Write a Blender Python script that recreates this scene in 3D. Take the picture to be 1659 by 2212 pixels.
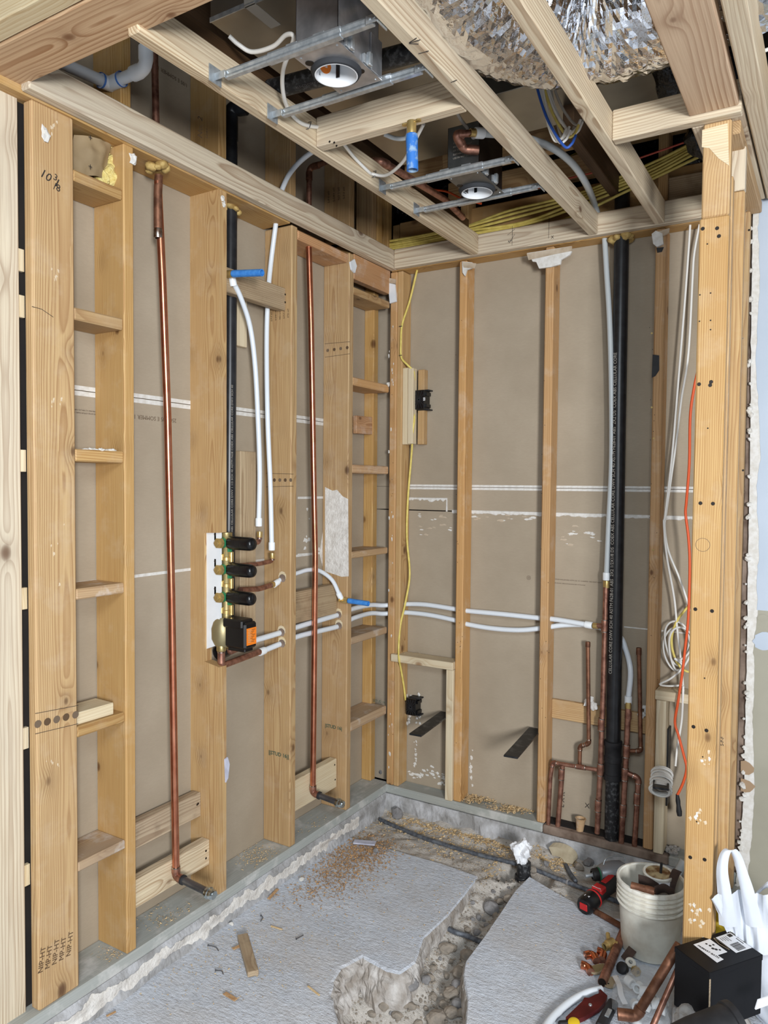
import bpy, bmesh, math, random
from mathutils import Vector, Matrix, noise
random.seed(11)
for _o in list(bpy.data.objects): bpy.data.objects.remove(_o)
SC = bpy.context.scene
COL = SC.collection
R = random.Random(5)

# ------------------------------------------------------------------ camera
W_, H_ = 1659.0, 2212.0
CAM = Vector((1.8573, -3.1106, 1.4789)); YAW, PITCH, ROLL, FPX = 0.5445, -0.037, 0.0084, 1607.12
_f = Vector((-math.sin(YAW)*math.cos(PITCH), math.cos(YAW)*math.cos(PITCH), math.sin(PITCH)))
_r0 = Vector((math.cos(YAW), math.sin(YAW), 0)); _u0 = _r0.cross(_f)
_r = _r0*math.cos(ROLL) + _u0*math.sin(ROLL); _u = _u0*math.cos(ROLL) - _r0*math.sin(ROLL)
cd = bpy.data.cameras.new('camera'); cam = bpy.data.objects.new('camera', cd); COL.objects.link(cam)
cd.sensor_fit = 'VERTICAL'; cd.sensor_height = 36.0; cd.lens = FPX/H_*36.0; cd.clip_start = 0.05; cd.clip_end = 60
_m = Matrix((( _r.x, _u.x, -_f.x), (_r.y, _u.y, -_f.y), (_r.z, _u.z, -_f.z))).to_4x4(); _m.translation = CAM
cam.matrix_world = _m
SC.camera = cam

# ------------------------------------------------------------------ world, daylight, exposure
wd = bpy.data.worlds.new('room_daylight'); SC.world = wd; wd.use_nodes = True
bg = wd.node_tree.nodes['Background']; bg.inputs[0].default_value = (0.92, 0.96, 1.0, 1); bg.inputs[1].default_value = 0.17
def area(name, loc, target, sx, sy, power, col):
    ld = bpy.data.lights.new(name, 'AREA'); ld.shape = 'RECTANGLE'; ld.size = sx; ld.size_y = sy; ld.energy = power; ld.color = col
    o = bpy.data.objects.new(name, ld); COL.objects.link(o); o.location = loc
    o.rotation_euler = (Vector(target)-Vector(loc)).to_track_quat('-Z', 'Y').to_euler()
    return o
area('window_daylight', (3.45, -4.3, 1.55), (0.6, -0.4, 1.25), 0.5, 0.75, 200, (0.97, 0.985, 1.0))
area('floor_fill_light', (1.9, -3.5, 2.42), (1.2, -1.6, -0.1), 1.0, 0.7, 50, (0.80, 0.91, 1.0))  # unseen cool light added overhead to brighten the floor
SC.view_settings.view_transform = 'Standard'; SC.view_settings.look = 'None'
SC.view_settings.gamma = 1.0; SC.view_settings.use_curve_mapping = False
SC.view_settings.exposure = -0.13
SC.cycles.max_bounces = 6; SC.cycles.diffuse_bounces = 3; SC.cycles.glossy_bounces = 3; SC.cycles.transmission_bounces = 3; SC.cycles.transparent_max_bounces = 6

# ------------------------------------------------------------------ helpers: pixel of the survey photograph -> point on a world plane
def U(px, py, ax, v):
    d = _f + _r*((px-W_/2)/FPX) - _u*((py-H_/2)/FPX)
    i = 'xyz'.index(ax); t = (v-CAM[i])/d[i]
    return CAM + d*t
def PTS(lst, ax, v): return [U(a, b, ax, v) for a, b in lst]
def PR(P):
    d = Vector(P)-CAM; z = d.dot(_f)
    return (round(W_/2+FPX*d.dot(_r)/z, 1), round(H_/2-FPX*d.dot(_u)/z, 1))

WL = {}                                    # world location of every object made here
def _link(o, parent, loc):
    COL.objects.link(o)
    loc = Vector(loc); WL[o.name] = loc
    if parent is not None:
        o.parent = parent; o.location = loc - WL[parent.name]
    else:
        o.location = loc
    return o
def tag(o, label=None, cat=None, group=None, kind=None):
    if label: o['label'] = label
    if cat: o['category'] = cat
    if group: o['group'] = group
    if kind: o['kind'] = kind
    elif cat: o['kind'] = 'thing'
    return o
def struct(name, loc=(0, 0, 0), label=None):
    o = bpy.data.objects.new(name, None); _link(o, None, loc); o['kind'] = 'structure'
    if label: o['label'] = label
    return o
def thing(name, label, cat, loc=(0, 0, 0), group=None):
    o = bpy.data.objects.new(name, None); o.empty_display_size = 0.05; _link(o, None, loc)
    return tag(o, label, cat, group)
def part(name, parent, loc):               # an Empty is never needed for parts; kept for sub-part roots made of meshes
    o = bpy.data.objects.new(name, None); return _link(o, parent, loc)

def mk(name, verts, faces, mat, parent=None, smooth=False, auto=None):
    verts = [Vector(v) for v in verts]
    lo = Vector((min(v.x for v in verts), min(v.y for v in verts), min(v.z for v in verts)))
    hi = Vector((max(v.x for v in verts), max(v.y for v in verts), max(v.z for v in verts)))
    c = (lo+hi)/2
    me = bpy.data.meshes.new(name); me.from_pydata([tuple(v-c) for v in verts], [], [tuple(f) for f in faces])
    me.materials.append(mat)
    if smooth:
        me.polygons.foreach_set('use_smooth', [True]*len(me.polygons))
        if auto is not None: me.set_sharp_from_angle(angle=math.radians(auto))
    me.update()
    o = bpy.data.objects.new(name, me)
    return _link(o, parent, c)

class B:                                   # collects shapes of ONE part
    def __init__(s): s.v = []; s.f = []
    def add(s, vs, fs):
        n = len(s.v); s.v += [Vector(v) for v in vs]; s.f += [tuple(i+n for i in f) for f in fs]; return s
    def box(s, lo, hi, bev=0.0, M=None):
        vs, fs = box_geo(lo, hi, bev)
        if M is not None: vs = [M @ Vector(v) for v in vs]
        return s.add(vs, fs)
    def tube(s, pts, r, n=10, caps=True, rings=None):
        vs, fs = tube_geo(pts, r, n, caps); return s.add(vs, fs)
    def lathe(s, prof, origin, axis, n=20):
        vs, fs = lathe_geo(prof, origin, axis, n); return s.add(vs, fs)
    def prism(s, poly, e):
        vs, fs = prism_geo(poly, e); return s.add(vs, fs)
    def blob(s, c, r, amp=0.25, sub=2, seed=0, sq=(1, 1, 1), M=None):
        vs, fs = blob_geo(c, r, amp, sub, seed, sq, M); return s.add(vs, fs)
    def mk(s, name, mat, parent=None, smooth=False, auto=None): return mk(name, s.v, s.f, mat, parent, smooth, auto)

def box_geo(lo, hi, bev=0.0):
    lo = [min(a, b) for a, b in zip(lo, hi)] if True else lo
    x0, y0, z0 = lo; x1, y1, z1 = hi
    if bev <= 0:
        v = [(x0, y0, z0), (x1, y0, z0), (x1, y1, z0), (x0, y1, z0), (x0, y0, z1), (x1, y0, z1), (x1, y1, z1), (x0, y1, z1)]
        return v, [(0, 3, 2, 1), (4, 5, 6, 7), (0, 1, 5, 4), (1, 2, 6, 5), (2, 3, 7, 6), (3, 0, 4, 7)]
    b = min(bev, (x1-x0)*.45, (y1-y0)*.45, (z1-z0)*.45)
    v = []; idx = {}
    for sx in (0, 1):
        for sy in (0, 1):
            for sz in (0, 1):
                X = (x0, x1)[sx]; Y = (y0, y1)[sy]; Z = (z0, z1)[sz]
                ix = X+(b if sx == 0 else -b); iy = Y+(b if sy == 0 else -b); iz = Z+(b if sz == 0 else -b)
                idx[sx, sy, sz, 0] = len(v); v.append((X, iy, iz))
                idx[sx, sy, sz, 1] = len(v); v.append((ix, Y, iz))
                idx[sx, sy, sz, 2] = len(v); v.append((ix, iy, Z))
    f = []
    for s in (0, 1):
        f.append([idx[s, a, c, 0] for a, c in ((0, 0), (1, 0), (1, 1), (0, 1))])
        f.append([idx[a, s, c, 1] for a, c in ((0, 0), (0, 1), (1, 1), (1, 0))])
        f.append([idx[a, c, s, 2] for a, c in ((0, 0), (1, 0), (1, 1), (0, 1))])
    for a in (0, 1):
        for c in (0, 1):
            f.append([idx[a, c, 0, 0], idx[a, c, 1, 0], idx[a, c, 1, 1], idx[a, c, 0, 1]])
            f.append([idx[a, 0, c, 0], idx[a, 1, c, 0], idx[a, 1, c, 2], idx[a, 0, c, 2]])
            f.append([idx[0, a, c, 1], idx[1, a, c, 1], idx[1, a, c, 2], idx[0, a, c, 2]])
            for d in (0, 1): f.append([idx[a, c, d, 0], idx[a, c, d, 1], idx[a, c, d, 2]])
    C = Vector(((x0+x1)/2, (y0+y1)/2, (z0+z1)/2)); out = []
    for q in f:
        P = [Vector(v[i]) for i in q]; nrm = (P[1]-P[0]).cross(P[2]-P[0]); m = sum(P, Vector())/len(P)
        out.append(tuple(q) if nrm.dot(m-C) > 0 else tuple(reversed(q)))
    return v, out

def smooth_path(pts, k=6):
    pts = [Vector(p) for p in pts]
    if len(pts) < 3 or k < 2: return pts
    out = []
    for i in range(len(pts)-1):
        p0 = pts[i-1] if i > 0 else pts[0]*2-pts[1]; p1, p2 = pts[i], pts[i+1]; p3 = pts[i+2] if i+2 < len(pts) else p2*2-p1
        for j in range(k):
            t = j/k; t2 = t*t; t3 = t2*t
            out.append(0.5*((2*p1)+(p2-p0)*t+(2*p0-5*p1+4*p2-p3)*t2+(3*p1-p0-3*p2+p3)*t3))
    out.append(pts[-1]); return out
def fillet(pts, rad, k=5):                 # round the corners of a polyline
    pts = [Vector(p) for p in pts]; out = [pts[0]]
    for i in range(1, len(pts)-1):
        a = (pts[i-1]-pts[i]); b = (pts[i+1]-pts[i]); d = min(rad, a.length*.48, b.length*.48)
        A = pts[i]+a.normalized()*d; Bq = pts[i]+b.normalized()*d
        for j in range(k+1):
            t = j/k; out.append(A*(1-t)**2+pts[i]*2*t*(1-t)+Bq*t*t)
    out.append(pts[-1]); return out
def tube_geo(pts, r, n=10, caps=True):
    pts = [Vector(p) for p in pts]; v = []; f = []
    rs = r if isinstance(r, (list, tuple)) else [r]*len(pts)
    t0 = (pts[1]-pts[0]).normalized(); up = Vector((0, 0, 1)) if abs(t0.z) < .9 else Vector((1, 0, 0))
    a = t0.cross(up).normalized()
    for i, p in enumerate(pts):
        t = (pts[min(i+1, len(pts)-1)]-pts[max(i-1, 0)]).normalized()
        a = (a-t*a.dot(t)).normalized(); b = t.cross(a)
        for j in range(n):
            w = 2*math.pi*j/n; v.append(p+(a*math.cos(w)+b*math.sin(w))*rs[i])
    for i in range(len(pts)-1):
        for j in range(n): f.append((i*n+j, i*n+(j+1) % n, (i+1)*n+(j+1) % n, (i+1)*n+j))
    if caps:
        f.append(tuple(reversed(range(n)))); f.append(tuple(range((len(pts)-1)*n, len(pts)*n)))
    return v, f
def lathe_geo(prof, origin, axis, n=20):   # prof: [(radius, distance along the axis)]
    ax = Vector(axis).normalized(); up = Vector((0, 0, 1)) if abs(ax.z) < .9 else Vector((1, 0, 0))
    a = ax.cross(up).normalized(); b = ax.cross(a); o = Vector(origin); v = []; f = []
    for (r, h) in prof:
        for j in range(n):
            w = 2*math.pi*j/n; v.append(o+ax*h+(a*math.cos(w)+b*math.sin(w))*max(r, 1e-5))
    for i in range(len(prof)-1):
        for j in range(n): f.append((i*n+j, (i+1)*n+j, (i+1)*n+(j+1) % n, i*n+(j+1) % n))
    return v, f
def prism_geo(poly, e):                    # planar polygon (3D points) extruded by vector e
    poly = [Vector(p) for p in poly]; e = Vector(e); n = len(poly)
    nrm = Vector()
    for i in range(n): nrm += (poly[i]-poly[0]).cross(poly[(i+1) % n]-poly[0])
    if nrm.dot(e) > 0: poly = list(reversed(poly))
    v = poly+[p+e for p in poly]
    f = [tuple(range(n)), tuple(range(2*n-1, n-1, -1))]
    for i in range(n): f.append((i, i+n, (i+1) % n+n, (i+1) % n))
    f = [tuple(reversed(q)) if False else q for q in f]
    return v, f
_ico = {}
def ico(sub):
    if sub not in _ico:
        bm = bmesh.new(); bmesh.ops.create_icosphere(bm, subdivisions=sub, radius=1)
        bm.verts.ensure_lookup_table()
        _ico[sub] = ([v.co.copy() for v in bm.verts], [tuple(v.index for v in f.verts) for f in bm.faces]); bm.free()
    return _ico[sub]
def blob_geo(c, r, amp=0.25, sub=2, seed=0, sq=(1, 1, 1), M=None, fr=1.3):
    vs, fs = ico(sub); c = Vector(c); s = Vector((seed*3.17, seed*1.71, seed*2.3)); out = []
    for v in vs:
        k = 1+amp*noise.noise(v*fr+s)+amp*.4*noise.noise(v*fr*2.6+s)
        p = Vector((v.x*sq[0], v.y*sq[1], v.z*sq[2]))*(r*k)
        if M is not None: p = M @ p
        out.append(c+p)
    return out, fs

ROTS = {'x': (0, 0, 0), 'y': (0, 0, math.pi/2), 'z': (0, -math.pi/2, 0)}
def lumber(name, lo, hi, axis, mat, parent=None, bev=0.003):
    """a sawn board between two world corners, its grain (local X) along AXIS"""
    a = [min(p, q) for p, q in zip(lo, hi)]; b = [max(p, q) for p, q in zip(lo, hi)]
    c = Vector([(p+q)/2 for p, q in zip(a, b)]); s = [q-p for p, q in zip(a, b)]
    if axis == 'x': d = (s[0], s[1], s[2])
    elif axis == 'y': d = (s[1], s[0], s[2])
    else: d = (s[2], s[1], s[0])
    vs, fs = box_geo((-d[0]/2, -d[1]/2, -d[2]/2), (d[0]/2, d[1]/2, d[2]/2), bev)
    me = bpy.data.meshes.new(name); me.from_pydata(vs, [], fs); me.materials.append(mat); me.update()
    o = bpy.data.objects.new(name, me); o.rotation_euler = ROTS[axis]
    return _link(o, parent, c)
def board(name, P, Q, width_dir, w, t, mat, parent=None, bev=0.002):
    """a board from P to Q (centre line), W wide along WIDTH_DIR, T thick"""
    P = Vector(P); Q = Vector(Q); X = (Q-P).normalized(); Y = Vector(width_dir); Y = (Y-X*Y.dot(X)).normalized(); Z = X.cross(Y)
    L = (Q-P).length; vs, fs = box_geo((-L/2, -w/2, -t/2), (L/2, w/2, t/2), bev)
    me = bpy.data.meshes.new(name); me.from_pydata(vs, [], fs); me.materials.append(mat); me.update()
    o = bpy.data.objects.new(name, me)
    o.rotation_euler = Matrix(((X.x, Y.x, Z.x), (X.y, Y.y, Z.y), (X.z, Y.z, Z.z))).to_euler()
    return _link(o, parent, (P+Q)/2)
def tube(name, pts, r, mat, parent=None, n=12, caps=True):
    v, f = tube_geo(pts, r, n, caps); return mk(name, v, f, mat, parent, True, 50)
def lathe(name, prof, origin, axis, mat, parent=None, n=24):
    v, f = lathe_geo(prof, origin, axis, n); return mk(name, v, f, mat, parent, True, 40)
def prism(name, poly, e, mat, parent=None):
    v, f = prism_geo(poly, e); return mk(name, v, f, mat, parent)
_dg = None
def text(name, s, size, loc, xdir, ydir, mat, parent=None, depth=0.0004, align='LEFT', shear=0.0, bold=0.0):
    cu = bpy.data.curves.new(name, 'FONT'); cu.body = s; cu.size = size; cu.extrude = depth; cu.align_x = align; cu.shear = shear; cu.offset = bold
    cu.resolution_u = 2
    t = bpy.data.objects.new('t', cu); COL.objects.link(t)
    dg = bpy.context.evaluated_depsgraph_get(); me = bpy.data.meshes.new_from_object(t.evaluated_get(dg))
    bpy.data.objects.remove(t); me.name = name; me.materials.clear(); me.materials.append(mat)
    X = Vector(xdir).normalized(); Y = Vector(ydir); Y = (Y-X*Y.dot(X)).normalized(); Z = X.cross(Y)
    o = bpy.data.objects.new(name, me)
    o.rotation_euler = Matrix(((X.x, Y.x, Z.x), (X.y, Y.y, Z.y), (X.z, Y.z, Z.z))).to_euler()
    return _link(o, parent, loc)

# ------------------------------------------------------------------ materials
def lin(r, g, b):
    f = lambda c: (c/255/12.92) if c/255 <= .04045 else ((c/255+.055)/1.055)**2.4
    return (f(r), f(g), f(b), 1)
class NT:
    def __init__(s, name):
        s.m = bpy.data.materials.new(name); s.m.use_nodes = True; s.t = s.m.node_tree; s.t.nodes.clear()
        s.out = s.n('ShaderNodeOutputMaterial'); s.b = s.n('ShaderNodeBsdfPrincipled'); s.l(s.b.outputs[0], s.out.inputs[0])
    def n(s, t, **k):
        x = s.t.nodes.new(t)
        for a, v in k.items(): setattr(x, a, v)
        return x
    def l(s, a, b): s.t.links.new(a, b)
    def math(s, op, a, b=None, c=None, clamp=False):
        x = s.n('ShaderNodeMath', operation=op, use_clamp=clamp)
        for i, q in enumerate((a, b, c)):
            if q is None: continue
            if isinstance(q, (int, float)): x.inputs[i].default_value = q
            else: s.l(q, x.inputs[i])
        return x.outputs[0]
    def vmath(s, op, a, b=None):
        x = s.n('ShaderNodeVectorMath', operation=op)
        for i, q in enumerate((a, b)):
            if q is None: continue
            if isinstance(q, tuple): x.inputs[i].default_value = q
            else: s.l(q, x.inputs[i])
        return x.outputs[0]
    def noise(s, vec, scale, detail=3, rough=.55, dist=0):
        x = s.n('ShaderNodeTexNoise'); s.l(vec, x.inputs['Vector']); x.inputs['Scale'].default_value = scale
        x.inputs['Detail'].default_value = detail; x.inputs['Roughness'].default_value = rough; x.inputs['Distortion'].default_value = dist
        return x.outputs['Fac']
    def ramp(s, fac, stops):
        x = s.n('ShaderNodeValToRGB'); e = x.color_ramp.elements
        e[0].position, e[0].color = stops[0]; e[1].position, e[1].color = stops[-1]
        for p, c in stops[1:-1]:
            k = e.new(p); k.color = c
        s.l(fac, x.inputs[0]); return x.outputs[0]
    def mix(s, fac, a, b, blend='MIX'):
        x = s.n('ShaderNodeMix', data_type='RGBA', blend_type=blend)
        for i, q in ((0, fac), (6, a), (7, b)):
            if isinstance(q, (int, float)): x.inputs[i].default_value = q
            elif isinstance(q, tuple): x.inputs[i].default_value = q
            else: s.l(q, x.inputs[i])
        return x.outputs[2]
    def bump(s, h, strength, dist=.002):
        x = s.n('ShaderNodeBump'); x.inputs['Strength'].default_value = strength; x.inputs['Distance'].default_value = dist
        s.l(h, x.inputs['Height']); s.l(x.outputs[0], s.b.inputs['Normal'])
    def set(s, **k):
        for a, v in k.items():
            i = s.b.inputs[a.replace('_', ' ')]
            if hasattr(v, 'is_linked') and not isinstance(v, (int, float, tuple)): s.l(v, i)
            else: i.default_value = v
        return s
BW = lambda v: (v, v, v, 1)

def M(name, col, rough=.5, metal=0.0, col2=None, scale=20, bump=0.0, bscale=None, bdist=.002, detail=3, lo=.35, hi=.65, world=False, **kw):
    s = NT(name); tc = s.n('ShaderNodeTexCoord')
    vec = tc.outputs['Object']
    if world: vec = s.n('ShaderNodeNewGeometry').outputs['Position']
    if col2 is not None:
        f = s.noise(vec, scale, detail); c = s.ramp(f, [(lo, col), (hi, col2)]); s.set(Base_Color=c)
    else: s.set(Base_Color=col)
    s.set(Roughness=rough, Metallic=metal, **kw)
    if bump: s.bump(s.noise(vec, bscale or scale, 4), bump, bdist)
    return s.m

def wood(name, light, dark, knot, ring=.0058, contrast=.75, vary=.18, rough=.62, weather=None, wamt=.35, dirt=None, damt=0.0, knots=1.0):
    s = NT(name); tc = s.n('ShaderNodeTexCoord'); oi = s.n('ShaderNodeObjectInfo'); rnd = oi.outputs['Random']
    co = tc.outputs['Object']
    off = s.n('ShaderNodeCombineXYZ')
    s.l(s.math('MULTIPLY', rnd, 37.0), off.inputs[0]); s.l(s.math('MULTIPLY', rnd, 53.0), off.inputs[1]); s.l(s.math('MULTIPLY', rnd, 71.0), off.inputs[2])
    q = s.vmath('ADD', co, off.outputs[0])
    sx = s.n('ShaderNodeSeparateXYZ'); s.l(co, sx.inputs[0])
    # knots: sparse cells
    vo = s.n('ShaderNodeTexVoronoi'); s.l(s.vmath('MULTIPLY', q, (4.2, 9.0, 9.0)), vo.inputs['Vector']); vo.inputs['Scale'].default_value = 1.0
    vd = vo.outputs['Distance']
    # true-ish round distance near the feature point
    dv = s.vmath('SUBTRACT', s.vmath('MULTIPLY', q, (4.2, 9.0, 9.0)), vo.outputs['Position'])
    dl = s.n('ShaderNodeVectorMath', operation='LENGTH'); s.l(s.vmath('MULTIPLY', dv, (1/4.2*.62, 1/9.0, 1/9.0)), dl.inputs[0])
    kd = dl.outputs['Value']                                     # metres
    sepc = s.n('ShaderNodeSeparateColor'); s.l(vo.outputs['Color'], sepc.inputs[0])
    on = s.math('GREATER_THAN', sepc.outputs[0], 1.0-.8*knots)
    krad = s.math('MULTIPLY_ADD', sepc.outputs[1], .009, .008)
    kr = s.math('DIVIDE', kd, krad)                              # 1 at the knot's rim
    kin = s.math('MULTIPLY', on, s.math('SUBTRACT', 1.0, s.math('SMOOTH_MIN', s.math('POWER', kr, 3.0), 1.0, .1), clamp=True))
    halo = s.math('MULTIPLY', on, s.math('POWER', 2.718, s.math('MULTIPLY', s.math('MULTIPLY', kd, kd), -1500.0)))
    # rings round a pith axis beside the board
    wob = s.noise(s.vmath('MULTIPLY', q, (1.1, 7.0, 7.0)), 1.0, 2, .5)
    wob2 = s.noise(s.vmath('MULTIPLY', q, (3.5, 22.0, 22.0)), 1.0, 2, .5)
    py = s.math('ADD', sx.outputs[1], s.math('MULTIPLY_ADD', rnd, .09, -.045))
    rr = s.math('FRACT', s.math('MULTIPLY', rnd, 17.37))
    pz = s.math('ADD', sx.outputs[2], s.math('MULTIPLY_ADD', rr, .10, -.02))
    pz = s.math('ADD', pz, s.math('MULTIPLY', sx.outputs[0], s.math('MULTIPLY_ADD', rr, .022, -.011)))
    d = s.math('SQRT', s.math('ADD', s.math('MULTIPLY', py, py), s.math('MULTIPLY', pz, pz)))
    d = s.math('ADD', d, s.math('MULTIPLY_ADD', wob, .034, -.017))
    d = s.math('ADD', d, s.math('MULTIPLY_ADD', wob2, .006, -.003))
    d = s.math('ADD', d, s.math('MULTIPLY', halo, .016))
    fr = s.math('FRACT', s.math('DIVIDE', d, ring))
    g = s.ramp(fr, [(0, BW(0)), (.45, BW(.18)), (.80, BW(.85)), (.88, BW(1)), (.97, BW(.1)), (1, BW(0))])
    fib = s.noise(s.vmath('MULTIPLY', q, (5.0, 260.0, 260.0)), 1.0, 2, .6)
    big = s.noise(s.vmath('MULTIPLY', q, (1.4, 9.0, 9.0)), 1.0, 3, .6)
    gg = s.math('MULTIPLY', g, s.math('MULTIPLY_ADD', big, contrast*1.1, contrast*.35), clamp=True)
    c = s.mix(gg, light, dark)
    c = s.mix(s.math('MULTIPLY_ADD', fib, 1.3, -.5, clamp=True), c, dark)
    mx = s.n('ShaderNodeMapRange'); s.l(s.noise(s.vmath('MULTIPLY', q, (.9, 5.0, 5.0)), 1.0, 3, .6), mx.inputs[0]); mx.inputs[1].default_value = .35; mx.inputs[2].default_value = .7
    if weather is not None: c = s.mix(s.math('MULTIPLY', mx.outputs[0], wamt), c, weather)
    if dirt is not None:
        dn = s.noise(q, 11.0, 4, .65); dm = s.n('ShaderNodeMapRange'); s.l(dn, dm.inputs[0]); dm.inputs[1].default_value = .52; dm.inputs[2].default_value = .68
        c = s.mix(s.math('MULTIPLY', dm.outputs[0], damt), c, dirt)
    c = s.mix(s.math('MULTIPLY', halo, .28), c, knot)
    c = s.mix(s.math('MULTIPLY', kin, .85), c, knot)
    val = s.math('MULTIPLY_ADD', rr, vary, 1.0-vary*.6)
    hs = s.n('ShaderNodeHueSaturation'); s.l(val, hs.inputs['Value']); s.l(c, hs.inputs['Color'])
    s.l(s.math('MULTIPLY_ADD', rnd, .2, .9), hs.inputs['Saturation'])
    s.set(Base_Color=hs.outputs[0], Roughness=rough)
    s.b.inputs['Specular IOR Level'].default_value = .35
    s.bump(fib, .25, .0012)
    return s.m

m_old = wood('aged_framing_lumber', lin(203, 170, 119), lin(149, 106, 62), lin(84, 52, 28), contrast=.85, weather=lin(181, 142, 93), wamt=.65, dirt=lin(206, 186, 160), damt=.18)
m_oldd = wood('aged_lumber_dusty', lin(196, 164, 120), lin(150, 108, 68), lin(92, 60, 36), contrast=.65, weather=lin(176, 154, 132), wamt=.8, dirt=lin(216, 210, 204), damt=.65)
m_oldr = wood('aged_lumber_reddish', lin(206, 162, 120), lin(154, 106, 70), lin(90, 54, 32), contrast=.7, weather=lin(182, 144, 110), wamt=.65, dirt=lin(222, 214, 206), damt=.3)
m_oldb = wood('aged_lumber_rosy', lin(208, 170, 124), lin(154, 110, 68), lin(90, 56, 32), contrast=.75, weather=lin(190, 150, 108), wamt=.65, dirt=lin(214, 202, 188), damt=.25)
m_new = wood('fresh_sawn_lumber', lin(230, 215, 186), lin(164, 132, 100), lin(104, 72, 48), ring=.0085, contrast=.85, weather=lin(208, 197, 178), wamt=.6, vary=.12, knots=1.25)
m_newr = wood('fresh_lumber_reddish', lin(214, 182, 146), lin(154, 108, 70), lin(112, 70, 42), ring=.011, contrast=.95, weather=lin(204, 178, 148), wamt=.5, vary=.08)
m_pine = wood('fresh_pine', lin(226, 212, 180), lin(188, 158, 114), lin(140, 98, 58), ring=.007, contrast=.65, weather=lin(214, 200, 174), wamt=.5, vary=.08)
m_weath = wood('weathered_lumber', lin(196, 176, 146), lin(132, 104, 76), lin(80, 56, 38), ring=.007, contrast=.85, weather=lin(170, 150, 124), wamt=.7, dirt=lin(96, 78, 60), damt=.3)
m_plate = wood('treated_sill_lumber', lin(176, 176, 170), lin(132, 136, 128), lin(96, 92, 80), contrast=.35, weather=lin(160, 168, 166), wamt=.8, dirt=lin(212, 210, 206), damt=.6, knots=.3)
m_dusty = M('dust_on_plate', lin(190, 182, 172), .95, col2=lin(214, 204, 188), scale=9, bump=.4, bscale=120)
m_rusty = M('stained_sill', lin(96, 78, 66), .9, col2=lin(150, 132, 118), scale=12, bump=.5, bscale=60)
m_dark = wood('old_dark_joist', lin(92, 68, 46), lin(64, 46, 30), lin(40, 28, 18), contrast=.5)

def drywall():
    s = NT('drywall_brown_paper'); p = s.n('ShaderNodeNewGeometry').outputs['Position']
    a = s.noise(s.vmath('MULTIPLY', p, (60, 60, 240)), 1.0, 3, .6); b = s.noise(p, 3.0, 3, .6); f = s.noise(p, 420, 2)
    c = s.ramp(b, [(.3, lin(160, 146, 126)), (.7, lin(174, 160, 140))])
    c = s.mix(s.math('MULTIPLY_ADD', a, .4, -.12, clamp=True), c, lin(138, 126, 110))
    s.set(Base_Color=c, Roughness=.9); s.bump(s.math('ADD', s.math('MULTIPLY', a, .5), f), .12, .001)
    return s.m
m_dry = drywall()
m_gyp = M('gypsum_white', lin(226, 224, 220), .9, col2=lin(210, 206, 198), scale=60, bump=.4, bscale=180)
m_smudge = M('plaster_smudge', lin(220, 202, 176), .8, col2=lin(206, 184, 152), scale=60)
m_white = M('white_board', lin(236, 238, 240), .6, col2=lin(222, 226, 230), scale=8)
m_plaster = M('rough_plaster', lin(232, 228, 222), .95, col2=lin(206, 200, 192), scale=30, bump=.8, bscale=90, bdist=.006)
m_sheen = M('drywall_tear_gloss', lin(206, 192, 172), .4, col2=lin(170, 150, 126), scale=14, bump=.3, bscale=50)
m_ink = M('ink_black', lin(48, 42, 38), .8)
m_inkb = M('ink_brown', lin(92, 70, 48), .85)
m_inkg = M('ink_green', lin(62, 84, 68), .85)
m_pencil = M('pencil_grey', lin(110, 92, 74), .8)
m_hole = M('nail_head_dark', lin(46, 40, 36), .5, .6)
m_cop = M('copper_pipe', lin(222, 150, 118), .27, .95, col2=lin(200, 124, 94), scale=25)
m_copd = M('copper_tarnished', lin(182, 134, 114), .44, .8, col2=lin(132, 92, 78), scale=38, bump=.1, bscale=120, lo=.40, hi=.64)
m_cope = M('copper_old_brown', lin(150, 106, 82), .5, .7, col2=lin(112, 76, 58), scale=30, lo=.4, hi=.6)
m_copn = M('copper_fitting_bright', lin(226, 142, 104), .18, 1.0)
m_sold = M('solder_joint', lin(206, 202, 196), .3, 1.0, col2=lin(150, 120, 100), scale=90)
m_steel = M('steel_nipple', lin(128, 130, 136), .42, .9, col2=lin(108, 110, 116), scale=30)
m_galv = M('galvanised_steel', lin(206, 212, 216), .36, .72, col2=lin(176, 184, 190), scale=60)
m_cap = M('galvanised_cap', lin(196, 206, 208), .22, 1.0)
m_duct = M('sheet_metal_duct', lin(168, 164, 154), .34, .9, col2=lin(146, 142, 132), scale=4, bump=.05, bscale=8)
m_house = M('housing_zinc', lin(206, 208, 212), .34, .75, col2=lin(160, 163, 168), scale=14)
m_houseg = M('housing_grey_steel', lin(120, 124, 126), .36, .8, col2=lin(104, 108, 110), scale=18)
m_housed = M('housing_dark_steel', lin(92, 82, 78), .32, .9, col2=lin(66, 58, 56), scale=12)
m_gask = M('black_gasket', lin(44, 46, 50), .8)
m_lampw = M('white_reflector', lin(244, 248, 252), .35)
m_abs = M('abs_black', lin(26, 27, 30), .34, col2=lin(40, 41, 44), scale=30)
m_absd = M('abs_dusty', lin(28, 29, 32), .5, col2=lin(110, 112, 114), scale=70, lo=.5, hi=.78)
m_pex = M('pex_white', lin(226, 232, 238), .3)
m_pexg = M('pex_milky', lin(196, 202, 204), .35)
m_pexr = M('pex_ring', lin(240, 244, 246), .35)
m_brass = M('brass', lin(216, 190, 128), .34, .72, col2=lin(196, 168, 108), scale=30)
m_bronze = M('bronze_cast', lin(196, 178, 128), .4, .85, col2=lin(176, 158, 108), scale=22, bump=.08, bscale=160)
m_bronze2 = M('bronze_body', lin(172, 160, 122), .45, .7, col2=lin(160, 148, 112), scale=12, bump=.1, bscale=200)
m_green = M('green_sticker', lin(40, 128, 84), .5)
m_blk = M('black_plastic', lin(16, 16, 18), .28)
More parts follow.
